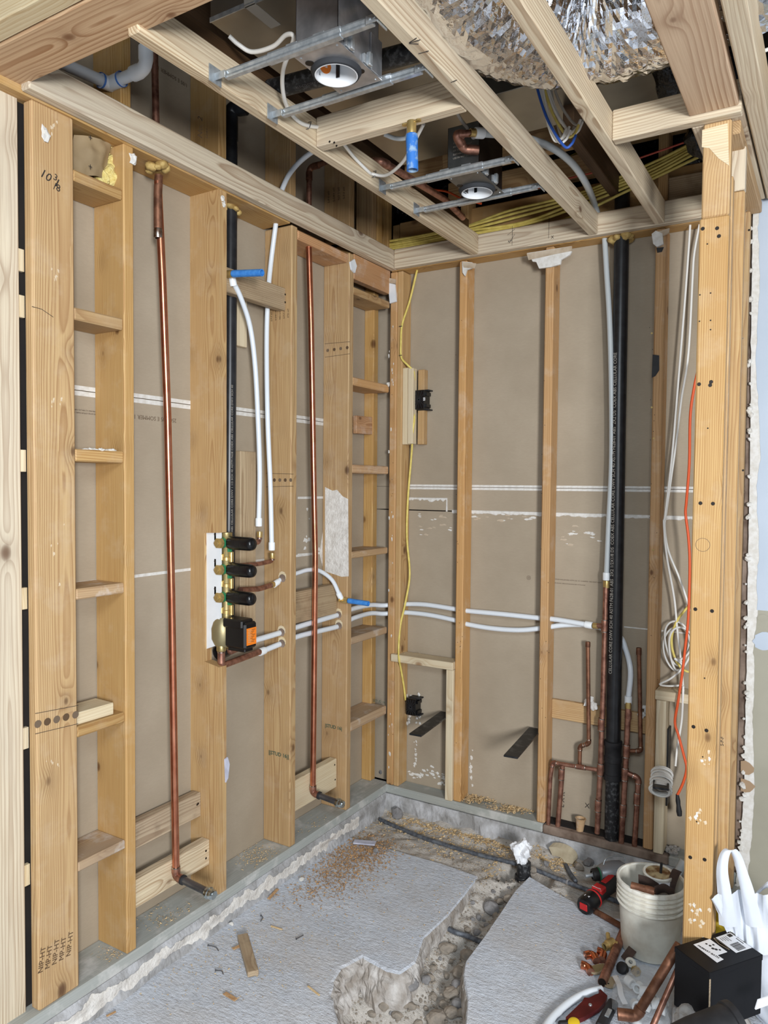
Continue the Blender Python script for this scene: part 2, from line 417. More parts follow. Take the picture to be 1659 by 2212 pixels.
m_blkm = M('black_matte', lin(26, 27, 30), .6, col2=lin(40, 40, 43), scale=30)
m_bar = M('black_steel_bar', lin(38, 40, 43), .45, .4, col2=lin(92, 92, 92), scale=26, lo=.5, hi=.8)
m_orange = M('orange_label', lin(240, 128, 30), .5)
m_blue = M('blue_plastic', lin(46, 122, 206), .4, col2=lin(74, 146, 220), scale=60)
m_bluew = M('blue_plastic_worn', lin(46, 112, 192), .5, col2=lin(150, 176, 196), scale=46, lo=.5, hi=.66)
m_foil = M('aluminium_foil', lin(238, 240, 244), .09, 1.0, col2=lin(206, 204, 204), scale=5, bump=.35, bscale=34, bdist=.008)
m_kraft = M('kraft_facing', lin(160, 138, 104), .8, col2=lin(140, 120, 90), scale=6, bump=.5, bscale=9, bdist=.01)
m_fib = M('fibreglass_yellow', lin(238, 222, 150), 1.0, col2=lin(214, 190, 110), scale=60, bump=1.0, bscale=140, bdist=.006)
m_foam = M('spray_foam', lin(196, 168, 104), .7, col2=lin(150, 120, 66), scale=50, bump=.5, bscale=60, bdist=.006)
m_pvc = M('pvc_white', lin(222, 226, 230), .35)
m_pvcb = M('pvc_blue_glue', lin(70, 120, 196), .35)
m_yel = M('yellow_cable', lin(232, 212, 118), .5, col2=lin(214, 192, 98), scale=40)
m_wht = M('white_cable', lin(232, 230, 224), .45)
m_gryc = M('grey_cable', lin(170, 164, 154), .5)
m_org = M('orange_cable', lin(226, 92, 44), .5)
m_rcab = M('red_cable', lin(200, 92, 74), .5)
m_bcab = M('blue_cable', lin(40, 84, 170), .45)
m_void = M('subfloor_and_gap_shade', lin(34, 28, 24), .95, col2=lin(22, 18, 16), scale=8)  # dark deck tone, also stands in for shade on the gap sheets
m_film = M('black_poly_film', lin(14, 14, 15), .3, bump=1.0, bscale=14, bdist=.03)
m_paper = M('white_paper', lin(240, 242, 246), .8, bump=.3, bscale=40)
m_card = M('pale_card', lin(206, 208, 224), .6, col2=lin(176, 178, 196), scale=20)
m_rebar = M('rebar_grey', lin(122, 128, 136), .6, .5, col2=lin(84, 88, 96), scale=60, bump=.5, bscale=150)
m_conc = M('broken_concrete', lin(176, 172, 168), .95, col2=lin(146, 142, 138), scale=24, bump=.8, bscale=60, bdist=.006)
m_curb = M('curb_concrete', lin(190, 190, 192), .95, col2=lin(146, 144, 142), scale=14, bump=.8, bscale=70, bdist=.006)
m_stone = M('rubble_stone', lin(164, 152, 138), .95, col2=lin(132, 124, 114), scale=26, bump=.6, bscale=90)
m_stoneg = M('grey_stone', lin(150, 148, 148), .95, col2=lin(122, 120, 120), scale=30, bump=.6, bscale=90)
m_shav = M('wood_shaving', lin(232, 208, 166), .85, col2=lin(208, 176, 128), scale=90)
m_pail = M('pail_plastic', lin(226, 224, 212), .42, col2=lin(204, 198, 184), scale=16)
m_pailr = M('pail_rim', lin(232, 230, 220), .45, col2=lin(196, 188, 170), scale=30, lo=.5, hi=.75)
m_rust = M('rusty_lid', lin(120, 84, 48), .6, .4, col2=lin(206, 190, 150), scale=22, lo=.42, hi=.6)
m_cloth = M('abrasive_cloth', lin(84, 66, 58), .9, col2=lin(64, 50, 45), scale=24, bump=.3, bscale=200)
m_red = M('tool_red', lin(186, 34, 36), .42)
m_grey = M('tool_grey_metal', lin(150, 152, 157), .4, .35)
m_rub = M('tool_rubber', lin(36, 34, 35), .6)
m_maroon = M('dark_red_metal', lin(112, 38, 36), .4, .5, col2=lin(88, 28, 28), scale=20)
m_bag = M('white_plastic_bag', lin(214, 219, 228), .42, bump=.25, bscale=16, bdist=.01)
m_box = M('black_carton', lin(11, 11, 14), .5, col2=lin(15, 15, 18), scale=10, Specular_IOR_Level=.22)
m_lblw = M('label_white', lin(238, 239, 242), .5)
m_putty = M('putty_beige', lin(170, 152, 124), .6)
m_greenp = M('wall_paint_sage', lin(166, 162, 146), .55, col2=lin(158, 154, 138), scale=5)
m_bluep = M('wall_paint_pale', lin(190, 200, 214), .5, col2=lin(180, 192, 206), scale=3)
m_tan = M('drywall_tan_tear', lin(164, 138, 110), .9)
m_yelp = M('yellow_plastic', lin(226, 190, 40), .45)
def clear_mat():
    s = NT('clear_polybag'); s.set(Base_Color=lin(236, 240, 244), Roughness=.12, Alpha=.20)
    tc = s.n('ShaderNodeTexCoord'); s.bump(s.noise(tc.outputs['Object'], 26, 3), 1.0, .01); return s.m
m_clear = clear_mat()
def slab_mat(name, dirt):
    s = NT(name); p = s.n('ShaderNodeNewGeometry').outputs['Position']
    a = s.noise(p, 5.0, 5, .65); b = s.noise(p, 60.0, 4, .7); g = s.noise(p, 260.0, 2); st = s.noise(s.vmath('MULTIPLY', p, (1.0, 1.6, 1.0)), 2.3, 4, .7); gr = s.noise(s.vmath('MULTIPLY', p, (38, 120, 40)), 1.0, 3, .6)
    if dirt: c = s.ramp(a, [(.3, lin(182, 175, 166)), (.7, lin(206, 200, 192))]); dk = lin(134, 127, 119)
    else: c = s.ramp(a, [(.3, lin(202, 209, 220)), (.7, lin(224, 230, 240))]); dk = lin(166, 169, 176)
    c = s.mix(s.math('MULTIPLY_ADD', b, 1.4, -.56, clamp=True), c, dk)
    if not dirt:
        ds = s.n('ShaderNodeMapRange'); s.l(st, ds.inputs[0]); ds.inputs[1].default_value = .46; ds.inputs[2].default_value = .66
        c = s.mix(s.math('MULTIPLY', ds.outputs[0], .38), c, lin(190, 180, 168))
        c = s.mix(s.math('MULTIPLY_ADD', gr, 1.5, -.78, clamp=True), c, lin(158, 158, 162))
    sp = s.n('ShaderNodeMapRange'); s.l(g, sp.inputs[0]); sp.inputs[1].default_value = .64; sp.inputs[2].default_value = .72
    c = s.mix(s.math('MULTIPLY', sp.outputs[0], .6), c, lin(236, 236, 236))
    s.set(Base_Color=c, Roughness=.95); s.bump(s.math('ADD', s.math('ADD', b, gr), s.math('MULTIPLY', g, .6)), .75, .005)
    return s.m
m_slab = slab_mat('concrete_floor', False); m_dirt = slab_mat('trench_dirt', True)
# ================================================================== SETTING
HB = 2.504                                  # underside of the new ceiling frame
DX = -0.14                                  # face of the drywall behind the side-wall studs
DY = 0.089                                  # face of the drywall behind the far studs

# ------------------------------------------------------------------ left wall
wl = struct('wall_left')
LY = [-1.574, -1.168, -0.762, -0.356]       # near faces of the four studs
def sheet(name, lo, hi, mat, par): return B().box(lo, hi).mk(name, mat, par)
sheet('drywall_sheet', (DX-.013, -2.6, -.02), (DX, .30, 1.163), m_dry, wl)
sheet('drywall_sheet', (DX-.013, -2.6, 1.167), (DX, .30, 1.7592), m_dry, wl)
sheet('drywall_sheet', (DX-.013, -2.6, 1.7608), (DX, .30, 3.2), m_dry, wl)
for z, h in ((1.744, .0145), (1.7613, .0135), (1.160, .010)):       # white bevelled factory edges at the joints
    sheet('sheet_edge', (DX-.002, -2.6, z), (DX+.0012, .30, z+h), m_gyp, wl)
for i, y in enumerate(LY):
    if i == 1: continue
    lumber('stud', (DX, y, 0), (0, y+.038, 2.5), 'z', m_old, wl, .004)
# the notched stud behind the valve: profile in x-z
def stud_notched(name, y, z0, z1, depth):
    prof = [(DX, 0), (0, 0), (0, z0-.004), (-.02, z0), (-depth, z0+.008), (-depth, z1), (0, z1+.003), (0, 2.5), (DX, 2.5)]
    me = bpy.data.meshes.new(name)
    c = Vector((DX/2, y+.019, 1.25))
    vs, fs = prism_geo([Vector((p[1]-c.z, -.019, -(p[0]-c.x))) for p in prof], (0, .038, 0))
    me.from_pydata(vs, [], fs); me.materials.append(m_old); me.update()
    bm = bmesh.new(); bm.from_mesh(me); bmesh.ops.recalc_face_normals(bm, faces=bm.faces); bm.to_mesh(me); bm.free()
    o = bpy.data.objects.new(name, me); o.rotation_euler = (0, -math.pi/2, 0)
    return _link(o, wl, c)
zn0 = U(460, 1437, 'y', LY[1]).z; zn1 = U(460, 1152, 'y', LY[1]).z
tag(stud_notched('stud', LY[1], zn0, zn1, .072), 'stud with a deep notch cut for the brass valve')
lumber('stud', (-.038, -1.875, 0), (0, -1.744, 2.5), 'z', m_old, wl, .006)               # broad post beside the niche
lumber('stud', (DX, -.012, 0), (-.085, .03, 2.5), 'z', m_old, wl, .003)                   # stud tucked into the far corner
for i in range(-1, 4):                                                                    # studs carried on above the top plate
    y = LY[i] if i >= 0 else -1.98
    lumber('upper_stud', (DX, y, 2.56), (0 if i in (1, 3) else -.01, y+.038, 3.2), 'z', m_old, wl, .003)
for y in (-.19, -.14, -.05): lumber('upper_stud', (-.09, y+.02, 2.56), (.0, y+.058, 3.2), 'z', m_old, wl, .003)
sheet('gap_shade_sheet', (-.135, -.315, 2.56), (-.13, -.18, 3.2), m_void, wl)  # dark sheet standing in for shade between the upper corner studs
lumber('top_plate', (DX, -2.3, 2.50), (0, -.77, 2.538), 'y', m_old, wl)
lumber('top_plate', (DX, -.316, 2.512), (-.002, .03, 2.55), 'y', m_old, wl)
lumber('top_plate', (DX, -.724, 2.455), (0, -.357, 2.494), 'y', m_oldr, wl, .008)        # dropped plate with a gap above it
lumber('bottom_plate', (DX, -2.6, -.038), (.004, .03, 0), 'y', m_plate, wl, .003)
# blocks nailed flat between studs. helper takes the right-hand end as seen against the next stud's near face
def nog(y0, y1, px, py_top, py_bot, mat, depth=.135, name='block', bev=.004, xf=None):
    a = U(px, py_top, 'y', y1); b = U(px, py_bot, 'y', y1)
    xf = a.x if xf is None else xf
    return lumber(name, (xf-depth, y0, b.z), (xf, y1, a.z), 'y', mat, wl, bev)
for (pt, pb) in ((408, 431), (688, 713), (975, 1000), (1259, 1281), (1538, 1560), (1813, 1832)):
    nog(-1.744, LY[0], 269, pt, pb, m_oldd if pt in (1259, 1813) else m_old, xf=-.004)
# far bay: short shelves of 2x6 between the last stud and the corner stud
def nog2(pl, pr, mat, xf=-.003, depth=.135, y1=.0, name='block'):
    a = U(pl[0], pl[1], 'x', xf); b = U(pl[0], pl[2], 'x', xf); c = U(pr[0], pr[1], 'x', xf); d = U(pr[0], pr[2], 'x', xf)
    zt = (a.z+c.z)/2; zb = (b.z+d.z)/2
    if not .022 < zt-zb < .05: zb = zt-.038
    return lumber(name, (xf-depth, -.318, zb), (xf, y1, zt), 'y', mat, wl, .004)
nog2((766, 615, 634), (842, 656, 668), m_old, depth=.13)
nog2((766, 816, 833), (842, 831, 848), m_oldb)
nog2((763, 1004, 1022), (839, 1007, 1024), m_oldb)
nog2((762, 1191, 1206), (838, 1183, 1196), m_oldd)
nog2((762, 1373, 1390), (838, 1357, 1370), m_oldd)
nog2((759, 1560, 1581), (835, 1525, 1542), m_oldd)
a = U(768, 562, 'x', 0); b = U(842, 640, 'x', 0)
lumber('block', (-.04, -.318, U(768, 603, 'x', 0).z), (0, .0, U(768, 548, 'x', 0).z), 'y', m_oldr, wl, .004)          # header board over the far bay
lumber('block', (-.05, -.318, U(784, 598, 'x', 0).z), (-.004, -.285, U(784, 558, 'x', 0).z), 'z', m_old, wl, .002)
# flat blocks that back up the pipes
def flat(y0, y1, xf, px, pt, pb, mat, t=.038, name='backing_block'):
    a = U(px, pt, 'x', xf); b = U(px, pb, 'x', xf)
    return lumber(name, (xf-t, y0, b.z), (xf, y1, a.z), 'y', mat, wl, .003)
flat(-1.536, -1.168, -.088, 424, 1716, 1768, m_weath)                                      # upper block behind first copper drop
flat(-1.536, -1.168, -.045, 440, 1820, 1875, m_new)                                        # lower block
flat(-.724, -.365, -.045, 724, 1640, 1702, m_pine)                                         # block behind second copper drop
flat(-.724, -.365, -.05, 728, 1262, 1325, m_weath)                                         # worn block behind the bent water line
flat(-1.13, -.762, -.03, 618, 623, 671, m_weath)                                           # block with the blue stub
# upright scraps in the valve bay
def upright(px0, px1, pt, pb, x, mat, t=.025, name='backing_strip'):
    a = U(px0, (pt+pb)/2, 'x', x); b = U(px1, (pt+pb)/2, 'x', x)
    return lumber(name, (x-t, a.y, U((px0+px1)/2, pb, 'x', x).z), (x, b.y, U((px0+px1)/2, pt, 'x', x).z), 'z', mat, wl, .002)
upright(508, 534, 640, 748, -.112, m_pine)
upright(519, 553, 975, 1372, -.085, m_weath, .05)
board('scrap_board', U(766, 917, 'x', -.10), U(801, 920, 'x', -.10), (0, 0, 1), .085, .02, m_oldr, wl)
sheet('gap_shade_sheet', (-.135, -1.93, 0), (-.052, -1.77, 2.5), m_void, wl)  # dark sheet puts shade into the gap beside the broad post
# fresh post that carries the header nearest the viewer
lumber('fresh_post', (-.075, -2.03, -.038), (-.037, -1.888, 2.52), 'z', m_new, wl, .004)
for py in (560, 660, 995, 1295, 1600, 1900):                                              # shims in the gap beside it
    p = U(49, py, 'x', -.03)
    lumber('shim', (-.06, -1.89, p.z-.03), (-.040, -1.872, p.z+.03), 'z', m_pine, wl, .001)
# concrete footing under the sill, smeared with plaster
def footing():
    v = []; f = []; n = 130; y0, y1 = -2.6, .0
    rows = [(-.14, -.04), (.000, -.04), (.010, -.062), (.006, -.09), (.016, -.125), (.012, -.30)]
    for i in range(n+1):
        y = y0+(y1-y0)*i/n
        for k, (x, z) in enumerate(rows):
            w = noise.noise(Vector((y*9, k*2.1, 0)))
            v.append((x+(w*.010 if k > 1 else 0), y, z+(noise.noise(Vector((y*14, k*1.7, 4)))*.006 if k > 1 else 0)))
    m = len(rows)
    for i in range(n):
        for k in range(m-1): f.append((i*m+k, (i+1)*m+k, (i+1)*m+k+1, i*m+k+1))
    mk('concrete_footing', v, f, m_curb, wl)
    def fx(y, z):                                         # face of the footing at (y, z)
        q = [(r[0]+(noise.noise(Vector((y*9, k*2.1, 0)))*.010 if k > 1 else 0), r[1]) for k, r in enumerate(rows)]
        for (xa, za), (xb, zb_) in zip(q[1:], q[2:]):
            if za >= z >= zb_: return xa+(xb-xa)*(za-z)/(za-zb_)
        return q[-1][0]
    v = []; f = []; n = 420; y0, y1 = -2.2, -.26; m = 7; ok = []
    for i in range(n+1):
        y = y0+(y1-y0)*i/n; h1 = noise.noise(Vector((y*8, 7, 1))); h2 = noise.noise(Vector((y*26, 2, 9))); h3 = noise.noise(Vector((y*70, 5, 2)))
        top = -.060+.018*h1+.014*h2+.008*h3; bot = -.098+.022*noise.noise(Vector((y*6, 1, 6)))+.014*noise.noise(Vector((y*22, 4, 4)))+.008*noise.noise(Vector((y*60, 8, 4)))
        ok.append(top-bot > .006)
        for k in range(m):
            t = k/(m-1); z = top+(bot-top)*t
            v.append((fx(y, z)+.0016+.0010*math.sin(t*math.pi), y, z))
    for i in range(n):
        if ok[i] and ok[i+1]:
            for k in range(m-1): f.append((i*m+k, (i+1)*m+k, (i+1)*m+k+1, i*m+k+1))
    mk('plaster_smear', v, f, m_plaster, wl)
footing()

# ------------------------------------------------------------------ far wall
wb = struct('wall_back')
sheet('drywall_sheet', (-.16, DY, -.02), (1.62, DY+.013, 1.352), m_dry, wb)
sheet('drywall_sheet', (-.16, DY, 1.357), (1.62, DY+.013, 1.4682), m_dry, wb)
sheet('drywall_sheet', (-.16, DY, 1.4696), (1.62, DY+.013, 2.66), m_dry, wb)
for z, h in ((1.457, .0105), (1.4702, .0100)): sheet('sheet_edge', (0, DY-.0012, z), (1.56, DY+.002, z+h), m_gyp, wb)
sheet('sheet_edge', (1.11, DY-.0012, .884), (1.56, DY+.002, .889), m_gyp, wb)
def ragged(x0, x1, ztop, h, amp, seed, n=140, mat=None, thick=.004, name='torn_edge'):
    v = []; f = []
    for i in range(n+1):
        x = x0+(x1-x0)*i/n
        d = h+amp*noise.noise(Vector((x*24, seed, 0)))+amp*.6*noise.noise(Vector((x*70, seed, 3)))
        v += [(x, DY-.001, ztop), (x, DY-thick, ztop-.002), (x, DY-thick*.6, ztop-max(d, .004)), (x, DY-.0003, ztop-max(d, .004)-.002)]
    for i in range(n):
        for k in range(3): f.append((i*4+k, (i+1)*4+k, (i+1)*4+k+1, i*4+k+1))
    return mk(name, v, f, mat or m_gyp, wb)
ragged(.30, 1.56, 1.362, .014, .008, 2)
ragged(.045, .27, 1.417, .012, .012, 5)
prism('torn_edge', [(.27, DY-.001, 1.417), (.274, DY-.001, 1.417), (.276, DY-.001, 1.352), (.268, DY-.001, 1.352)], (0, -.003, 0), m_gyp, wb)
prism('torn_edge', [(.042, DY-.001, 1.417), (.047, DY-.001, 1.417), (.046, DY-.001, .95), (.042, DY-.001, .99)], (0, -.003, 0), m_gyp, wb)
BX = [(-.002, .036), (.3645, .4025), (.7705, .8085), (1.2229, 1.2609)]
for i, (a, b) in enumerate(BX):
    lumber('stud', (a, 0, 0), (b, DY, 2.5), 'z', m_oldb, wb, .005)
lumber('stud', (.036, .003, 0), (.066, DY, 2.5), 'z', m_old, wb, .004)
lumber('top_plate', (-.0, 0.002, 2.503), (1.62, DY, 2.541), 'x', m_old, wb)
lumber('bottom_plate', (-.0, -.004, -.04), (.80, DY, 0), 'x', m_plate, wb, .004)
lumber('bottom_plate', (.80, -.006, -.042), (1.325, DY*.35, -.004), 'x', m_rusty, wb, .006)
lumber('bottom_plate', (1.325, -.006, -.042), (1.62, DY, -.002), 'x', m_plate, wb, .004)
# new short framing below the outlets
a = U(853, 1413, 'y', -.012); b = U(980, 1428, 'y', -.012)
lumber('block', (.03, -.02, a.z-.036), (.3645, .07, a.z), 'x', m_pine, wb, .003)
lumber('cripple_stud', (.3265, -.012, 0), (.3640, .07, a.z-.037), 'z', m_pine, wb, .003)
zb = U(1430, 1490, 'y', 0).z
lumber('block', (1.262, -.02, zb-.038), (1.56, .07, zb), 'x', m_pine, wb, .003)
lumber('cripple_stud', (1.266, -.012, 0), (1.304, .07, zb-.039), 'z', m_pine, wb, .003)
# block behind the copper risers
a = U(1190, 1515, 'y', .03)
lumber('block', (.8085, .068, a.z-.085), (1.2229, .0885, a.z), 'x', m_old, wb, .003)
# board with the upper box
p0 = U(855, 797, 'y', .02); p1 = U(886, 960, 'y', .02)
lumber('block', (.066, .01, p1.z), (.10, .05, p0.z), 'z', m_pine, wb, .002)
lumber('block', (.10, .002, p1.z+.002), (.128, .04, p0.z-.004), 'z', m_pine, wb, .002)
lumber('block', (.128, .05, p1.z+.001), (.162, .088, p0.z-.008), 'z', m_old, wb, .002)
# framing above the top plate
for x in (.366, 1.225, 1.50): lumber('upper_stud', (x, .003, 2.545), (x+.038, DY, 3.2), 'z', m_old, wb, .003)
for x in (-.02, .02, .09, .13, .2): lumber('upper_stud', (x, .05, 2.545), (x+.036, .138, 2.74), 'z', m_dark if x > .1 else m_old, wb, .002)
lumber('header', (.02, .045, 2.60), (1.6, DY, 2.745), 'x', m_old, wb, .004)
lumber('header', (.3, .003, 2.775), (1.0, .07, 2.865), 'x', m_old, wb, .004)
lumber('header', (1.0, .03, 2.88), (1.62, .07, 3.01), 'x', m_old, wb, .004)
lumber('header', (1.262, .02, 2.56), (1.5, .06, 2.70), 'x', m_weath, wb, .003)
def film():
    v = []; f = []; nx, nz = 70, 30
    for j in range(nz+1):
        for i in range(nx+1):
            x = -.2+2.0*i/nx; z = 2.6+.6*j/nz
            v.append((x, .20+.05*noise.noise(Vector((x*7, z*7, 1)))+.02*noise.noise(Vector((x*22, z*18, 5))), z))
    for j in range(nz):
        for i in range(nx): k = j*(nx+1)+i; f.append((k, k+1, k+nx+2, k+nx+1))
    mk('black_film', v, f, m_film, wb, True)
film()
# concrete kerb below the far sill
def kerb():
    v = []; f = []; n = 90
    rows = [(.09, -.045), (-.004, -.042), (-.014, -.07), (-.024, -.11), (-.05, -.16), (-.05, -.3)]
    for i in range(n+1):
        x = -.02+1.75*i/n
        for k, (y, z) in enumerate(rows):
            w = noise.noise(Vector((x*10, k*2.3, 11)))+.5*noise.noise(Vector((x*31, k*3.3, 1)))
            v.append((x, y-(w*.014 if k > 1 else 0), z+(w*.008 if k > 1 else 0)))
    m = len(rows)
    for i in range(n):
        for k in range(m-1): f.append((i*m+k, i*m+k+1, (i+1)*m+k+1, (i+1)*m+k))
    mk('concrete_footing', v, f, m_curb, wb)
kerb()
sheet('gap_shade_sheet', (.80, .032, -.30), (1.325, .0885, -.001), m_void, wb)  # dark box added to stop light leaking and shade the gap behind the sill
sheet('light_blocker', (-.3, .33, -.4), (5.2, .35, 3.2), m_void, wb)  # unseen sheet added behind the far wall to keep light out
sheet('light_blocker', (-.32, -6.2, -.4), (-.30, .33, 3.2), m_void, wl)  # matching unseen light blocker added outside the side wall

# ------------------------------------------------------------------ right stub partition and the painted wall beyond it
wr = struct('wall_right')
PY = -.82
lumber('end_stud', (1.508, PY, -.04), (1.585, PY+.036, U(1540, 468, 'y', PY).z), 'z', m_old, wr, .004)
lumber('end_stud', (1.512, PY+.004, U(1540, 468, 'y', PY).z+.001), (1.585, PY+.04, 2.503), 'z', m_old, wr, .004)
prism('scraped_patch', [U(1517, 281, 'y', PY+.0035), U(1572, 266, 'y', PY+.0035), U(1575, 358, 'y', PY+.0035), U(1552, 342, 'y', PY+.0035), U(1532, 320, 'y', PY+.0035), U(1516, 318, 'y', PY+.0035)], (0, -.0006, 0), m_pine, wr)
lumber('stud', (1.515, -.775, -.04), (1.588, -.737, 2.36), 'z', m_old, wr, .003)
lumber('stud', (1.52, -.62, -.04), (1.603, -.582, 2.37), 'z', m_old, wr, .004)
lumber('stud', (1.52, -.622, 2.371), (1.603, -.584, 2.50), 'z', m_new, wr, .003)
lumber('stud', (1.50, -.06, -.04), (1.566, -.022, 2.49), 'z', m_old, wr, .003)
lumber('top_plate', (1.50, -.74, 2.49), (1.60, -.02, 2.528), 'y', m_old, wr, .003)
lumber('bottom_plate', (1.51, -.78, -.078), (1.60, -.0, -.041), 'y', m_plate, wr, .003)
# painted drywall with a torn edge
def painted():
    yb = -.013
    edge = [(1597, 2040), (1590, 1900), (1600, 1815), (1608, 1690), (1610, 1560), (1614, 1380), (1616, 1200), (1620, 1000), (1622, 800), (1624, 600), (1627, 432)]
    torn = [(1620, 2040), (1617, 1880), (1625, 1800), (1630, 1700), (1626, 1560), (1630, 1470), (1628, 1390), (1637, 1330), (1634, 1260), (1640, 1200), (1634, 1050), (1643, 985), (1640, 900), (1632, 780), (1642, 610), (1638, 500), (1641, 432)]
    def dense(l, k, amp, sd):
        out = []
        for i in range(len(l)-1):
            for j in range(k):
                t = j/k; x = l[i][0]*(1-t)+l[i+1][0]*t; y = l[i][1]*(1-t)+l[i+1][1]*t
                out.append((x+amp*noise.noise(Vector((y*.06, sd, 0)))+amp*.7*noise.noise(Vector((y*.2, sd, 2))), y))
        return out+[l[-1]]
    E = [U(a, b, 'y', yb) for a, b in dense(edge, 10, 2.2, 1)]; T = [U(a, b, 'y', yb-.0015) for a, b in dense(torn, 8, 3.0, 4)]
    zlo, zhi = -.30, E[-1].z; zm = U(1640, 1318, 'y', yb).z
    # gypsum core
    poly = [Vector((p.x, yb, p.z)) for p in E]; poly = [Vector((poly[0].x, yb, zlo))]+poly+[Vector((3.6, yb, zhi)), Vector((3.6, yb, zlo))]
    prism('gypsum_core', poly, (0, .013, 0), m_gyp, wr)
    lo = [p for p in T if p.z < zm]; up = [p for p in T if p.z >= zm]
    poly = [Vector((lo[0].x, yb-.0012, zlo))]+[Vector((p.x, yb-.0012, p.z)) for p in lo]+[Vector((lo[-1].x, yb-.0012, zm)), Vector((3.6, yb-.0012, zm)), Vector((3.6, yb-.0012, zlo))]
    prism('paint_skin', poly, (0, .001, 0), m_greenp, wr)
    poly = [Vector((up[0].x, yb-.0014, zm))]+[Vector((p.x, yb-.0014, p.z)) for p in up]+[Vector((3.6, yb-.0014, zhi)), Vector((3.6, yb-.0014, zm))]
    prism('paint_skin', poly, (0, .001, 0), m_bluep, wr)
    for pp in (((1600, 1644), (1610, 1643), (1620, 1649), (1629, 1659), (1628, 1668), (1618, 1674), (1608, 1673), (1600, 1668)), ((1600, 1681), (1610, 1684), (1620, 1688), (1632, 1699), (1626, 1706), (1620, 1711), (1610, 1712), (1600, 1708))):
        prism('torn_patch', [U(a, b, 'y', yb-.0022) for a, b in pp], (0, .0008, 0), m_tan, wr)
    for (cx, cy, w, h, mt) in ((1651, 1385, 24, 20, m_bluep), (1647, 1335, 12, 8, m_greenp)):
        pp = [U(cx+w*math.cos(2*math.pi*k/18)*(1+.1*math.sin(3*k)), cy+h*math.sin(2*math.pi*k/18), 'y', yb-.003) for k in range(18)]
        prism('filler_patch', pp, (0, .0008, 0), mt, wr)
    rr = random.Random(3)
    bb = B()                                                                    # crumbs of plaster along the torn edge
    for k in range(60):
        p = E[rr.randrange(len(E))]; bb.blob((p.x-rr.uniform(-.004, .008), yb-.004, p.z+rr.uniform(-.02, .02)), rr.uniform(.004, .012), .5, 1, k)
    tag(bb.mk('plaster_crumbs', m_gyp, wr), kind='stuff')
    v = []; f = []                                                              # dark brown backing seen in the slot
    sheet('slot_lining', (1.565, .002, -.04), (1.62, .006, 2.5), m_rusty, wr)
painted()

# ------------------------------------------------------------------ ceiling frame and what closes the space above
ce = struct('ceiling')
lumber('ledger', (.0, -1.905, HB), (.038, 0, HB+.089), 'y', m_new, ce, .004)
lumber('ledger', (.039, -.038, HB), (1.51, -.001, HB+.089), 'x', m_new, ce, .004)
JX = [(.438, -1.925), (.966, -2.4), (1.225, -2.4)]
for x, yn in JX: lumber('joist', (x, yn, HB), (x+.038, -.039, HB+.089), 'y', m_new, ce, .004)
lumber('joist', (1.478, -.806, HB), (1.516, -.039, HB+.089), 'y', m_new, ce, .004)
lumber('blocking', (.477, -1.25, HB+.001), (.965, -1.212, HB+.09), 'x', m_new, ce, .003)
lumber('blocking', (1.264, -.845, HB), (1.612, -.807, HB+.089), 'x', m_new, ce, .003)
lumber('header_board', (1.479, -3.3, HB+.016), (1.606, -.846, HB+.054), 'y', m_newr, ce, .003)
lumber('joist', (1.618, -3.3, HB+.02), (1.668, -.05, HB+.14), 'y', m_new, ce, .004)
lumber('joist', (1.574, -.80, HB+.024), (1.612, -.05, HB+.11), 'y', m_new, ce, .003)
lumber('header_board', (-.2, -2.035, HB+.016), (1.478, -1.897, HB+.054), 'x', m_newr, ce, .003)
lumber('joist', (-.2, -2.09, HB+.02), (1.478, -2.037, HB+.11), 'x', m_pine, ce, .003)
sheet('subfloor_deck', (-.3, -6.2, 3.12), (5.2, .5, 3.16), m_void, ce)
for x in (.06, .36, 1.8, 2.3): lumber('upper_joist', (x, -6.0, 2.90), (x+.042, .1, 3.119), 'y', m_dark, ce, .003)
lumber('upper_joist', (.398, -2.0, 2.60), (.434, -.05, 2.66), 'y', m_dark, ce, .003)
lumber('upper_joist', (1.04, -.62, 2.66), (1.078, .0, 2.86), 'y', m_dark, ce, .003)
a = U(1645, 140, 'y', -.7)
lumber('upper_joist', (1.69, -.72, a.z-.05), (2.6, -.68, a.z+.05), 'x', m_old, ce, .003)
lumber('upper_blocking', (.30, -.40, 2.72), (1.04, -.36, 2.86), 'x', m_old, ce, .003)
lumber('upper_blocking', (.52, -.49, 2.69), (.64, -.45, 2.80), 'x', m_old, ce, .003)
lumber('upper_blocking', (1.08, -.30, 2.75), (1.5, -.26, 2.85), 'x', m_old, ce, .003)

# ------------------------------------------------------------------ floor: broken slab, dug trench
fl = struct('floor')
FZ = -.12
def wp(l): return [(p.x, p.y) for p in (U(a, b, 'z', FZ) for a, b in l)]
left_edge = wp([(1031, 1893), (998, 1936), (965, 1976), (912, 2025), (894, 2076), (862, 2098), (838, 2092), (783, 2062), (733, 2088), (714, 2118), (709, 2148), (719, 2180), (728, 2215)])
right_edge = wp([(1144, 1896), (1114, 1926), (1081, 1976), (1048, 2025), (1008, 2078), (1003, 2105), (1012, 2161), (1008, 2215)])
back_l = wp([(1031, 1893), (960, 1868), (862, 1840), (800, 1822)])
back_r = wp([(1144, 1896), (1200, 1930), (1300, 1985), (1400, 1990), (1480, 1960)])
lx, ly = left_edge[-1]; rx, ry = right_edge[-1]
POLY_L = [(-.05, -3.4)]+[(-.05, back_l[-1][1]), ]+list(reversed(back_l))+left_edge[1:]+[(lx+.02, ly-.1), (lx+.12, -2.1), (lx+.15, -2.5), (lx+.15, -3.4)]
POLY_R = [(rx+.33, -3.4), (rx+.33, -2.5), (rx+.22, -2.1), (rx+.03, ry-.12)]+list(reversed(right_edge))+back_r[1:]+[(2.2, back_r[-1][1]), (2.2, -3.4)]
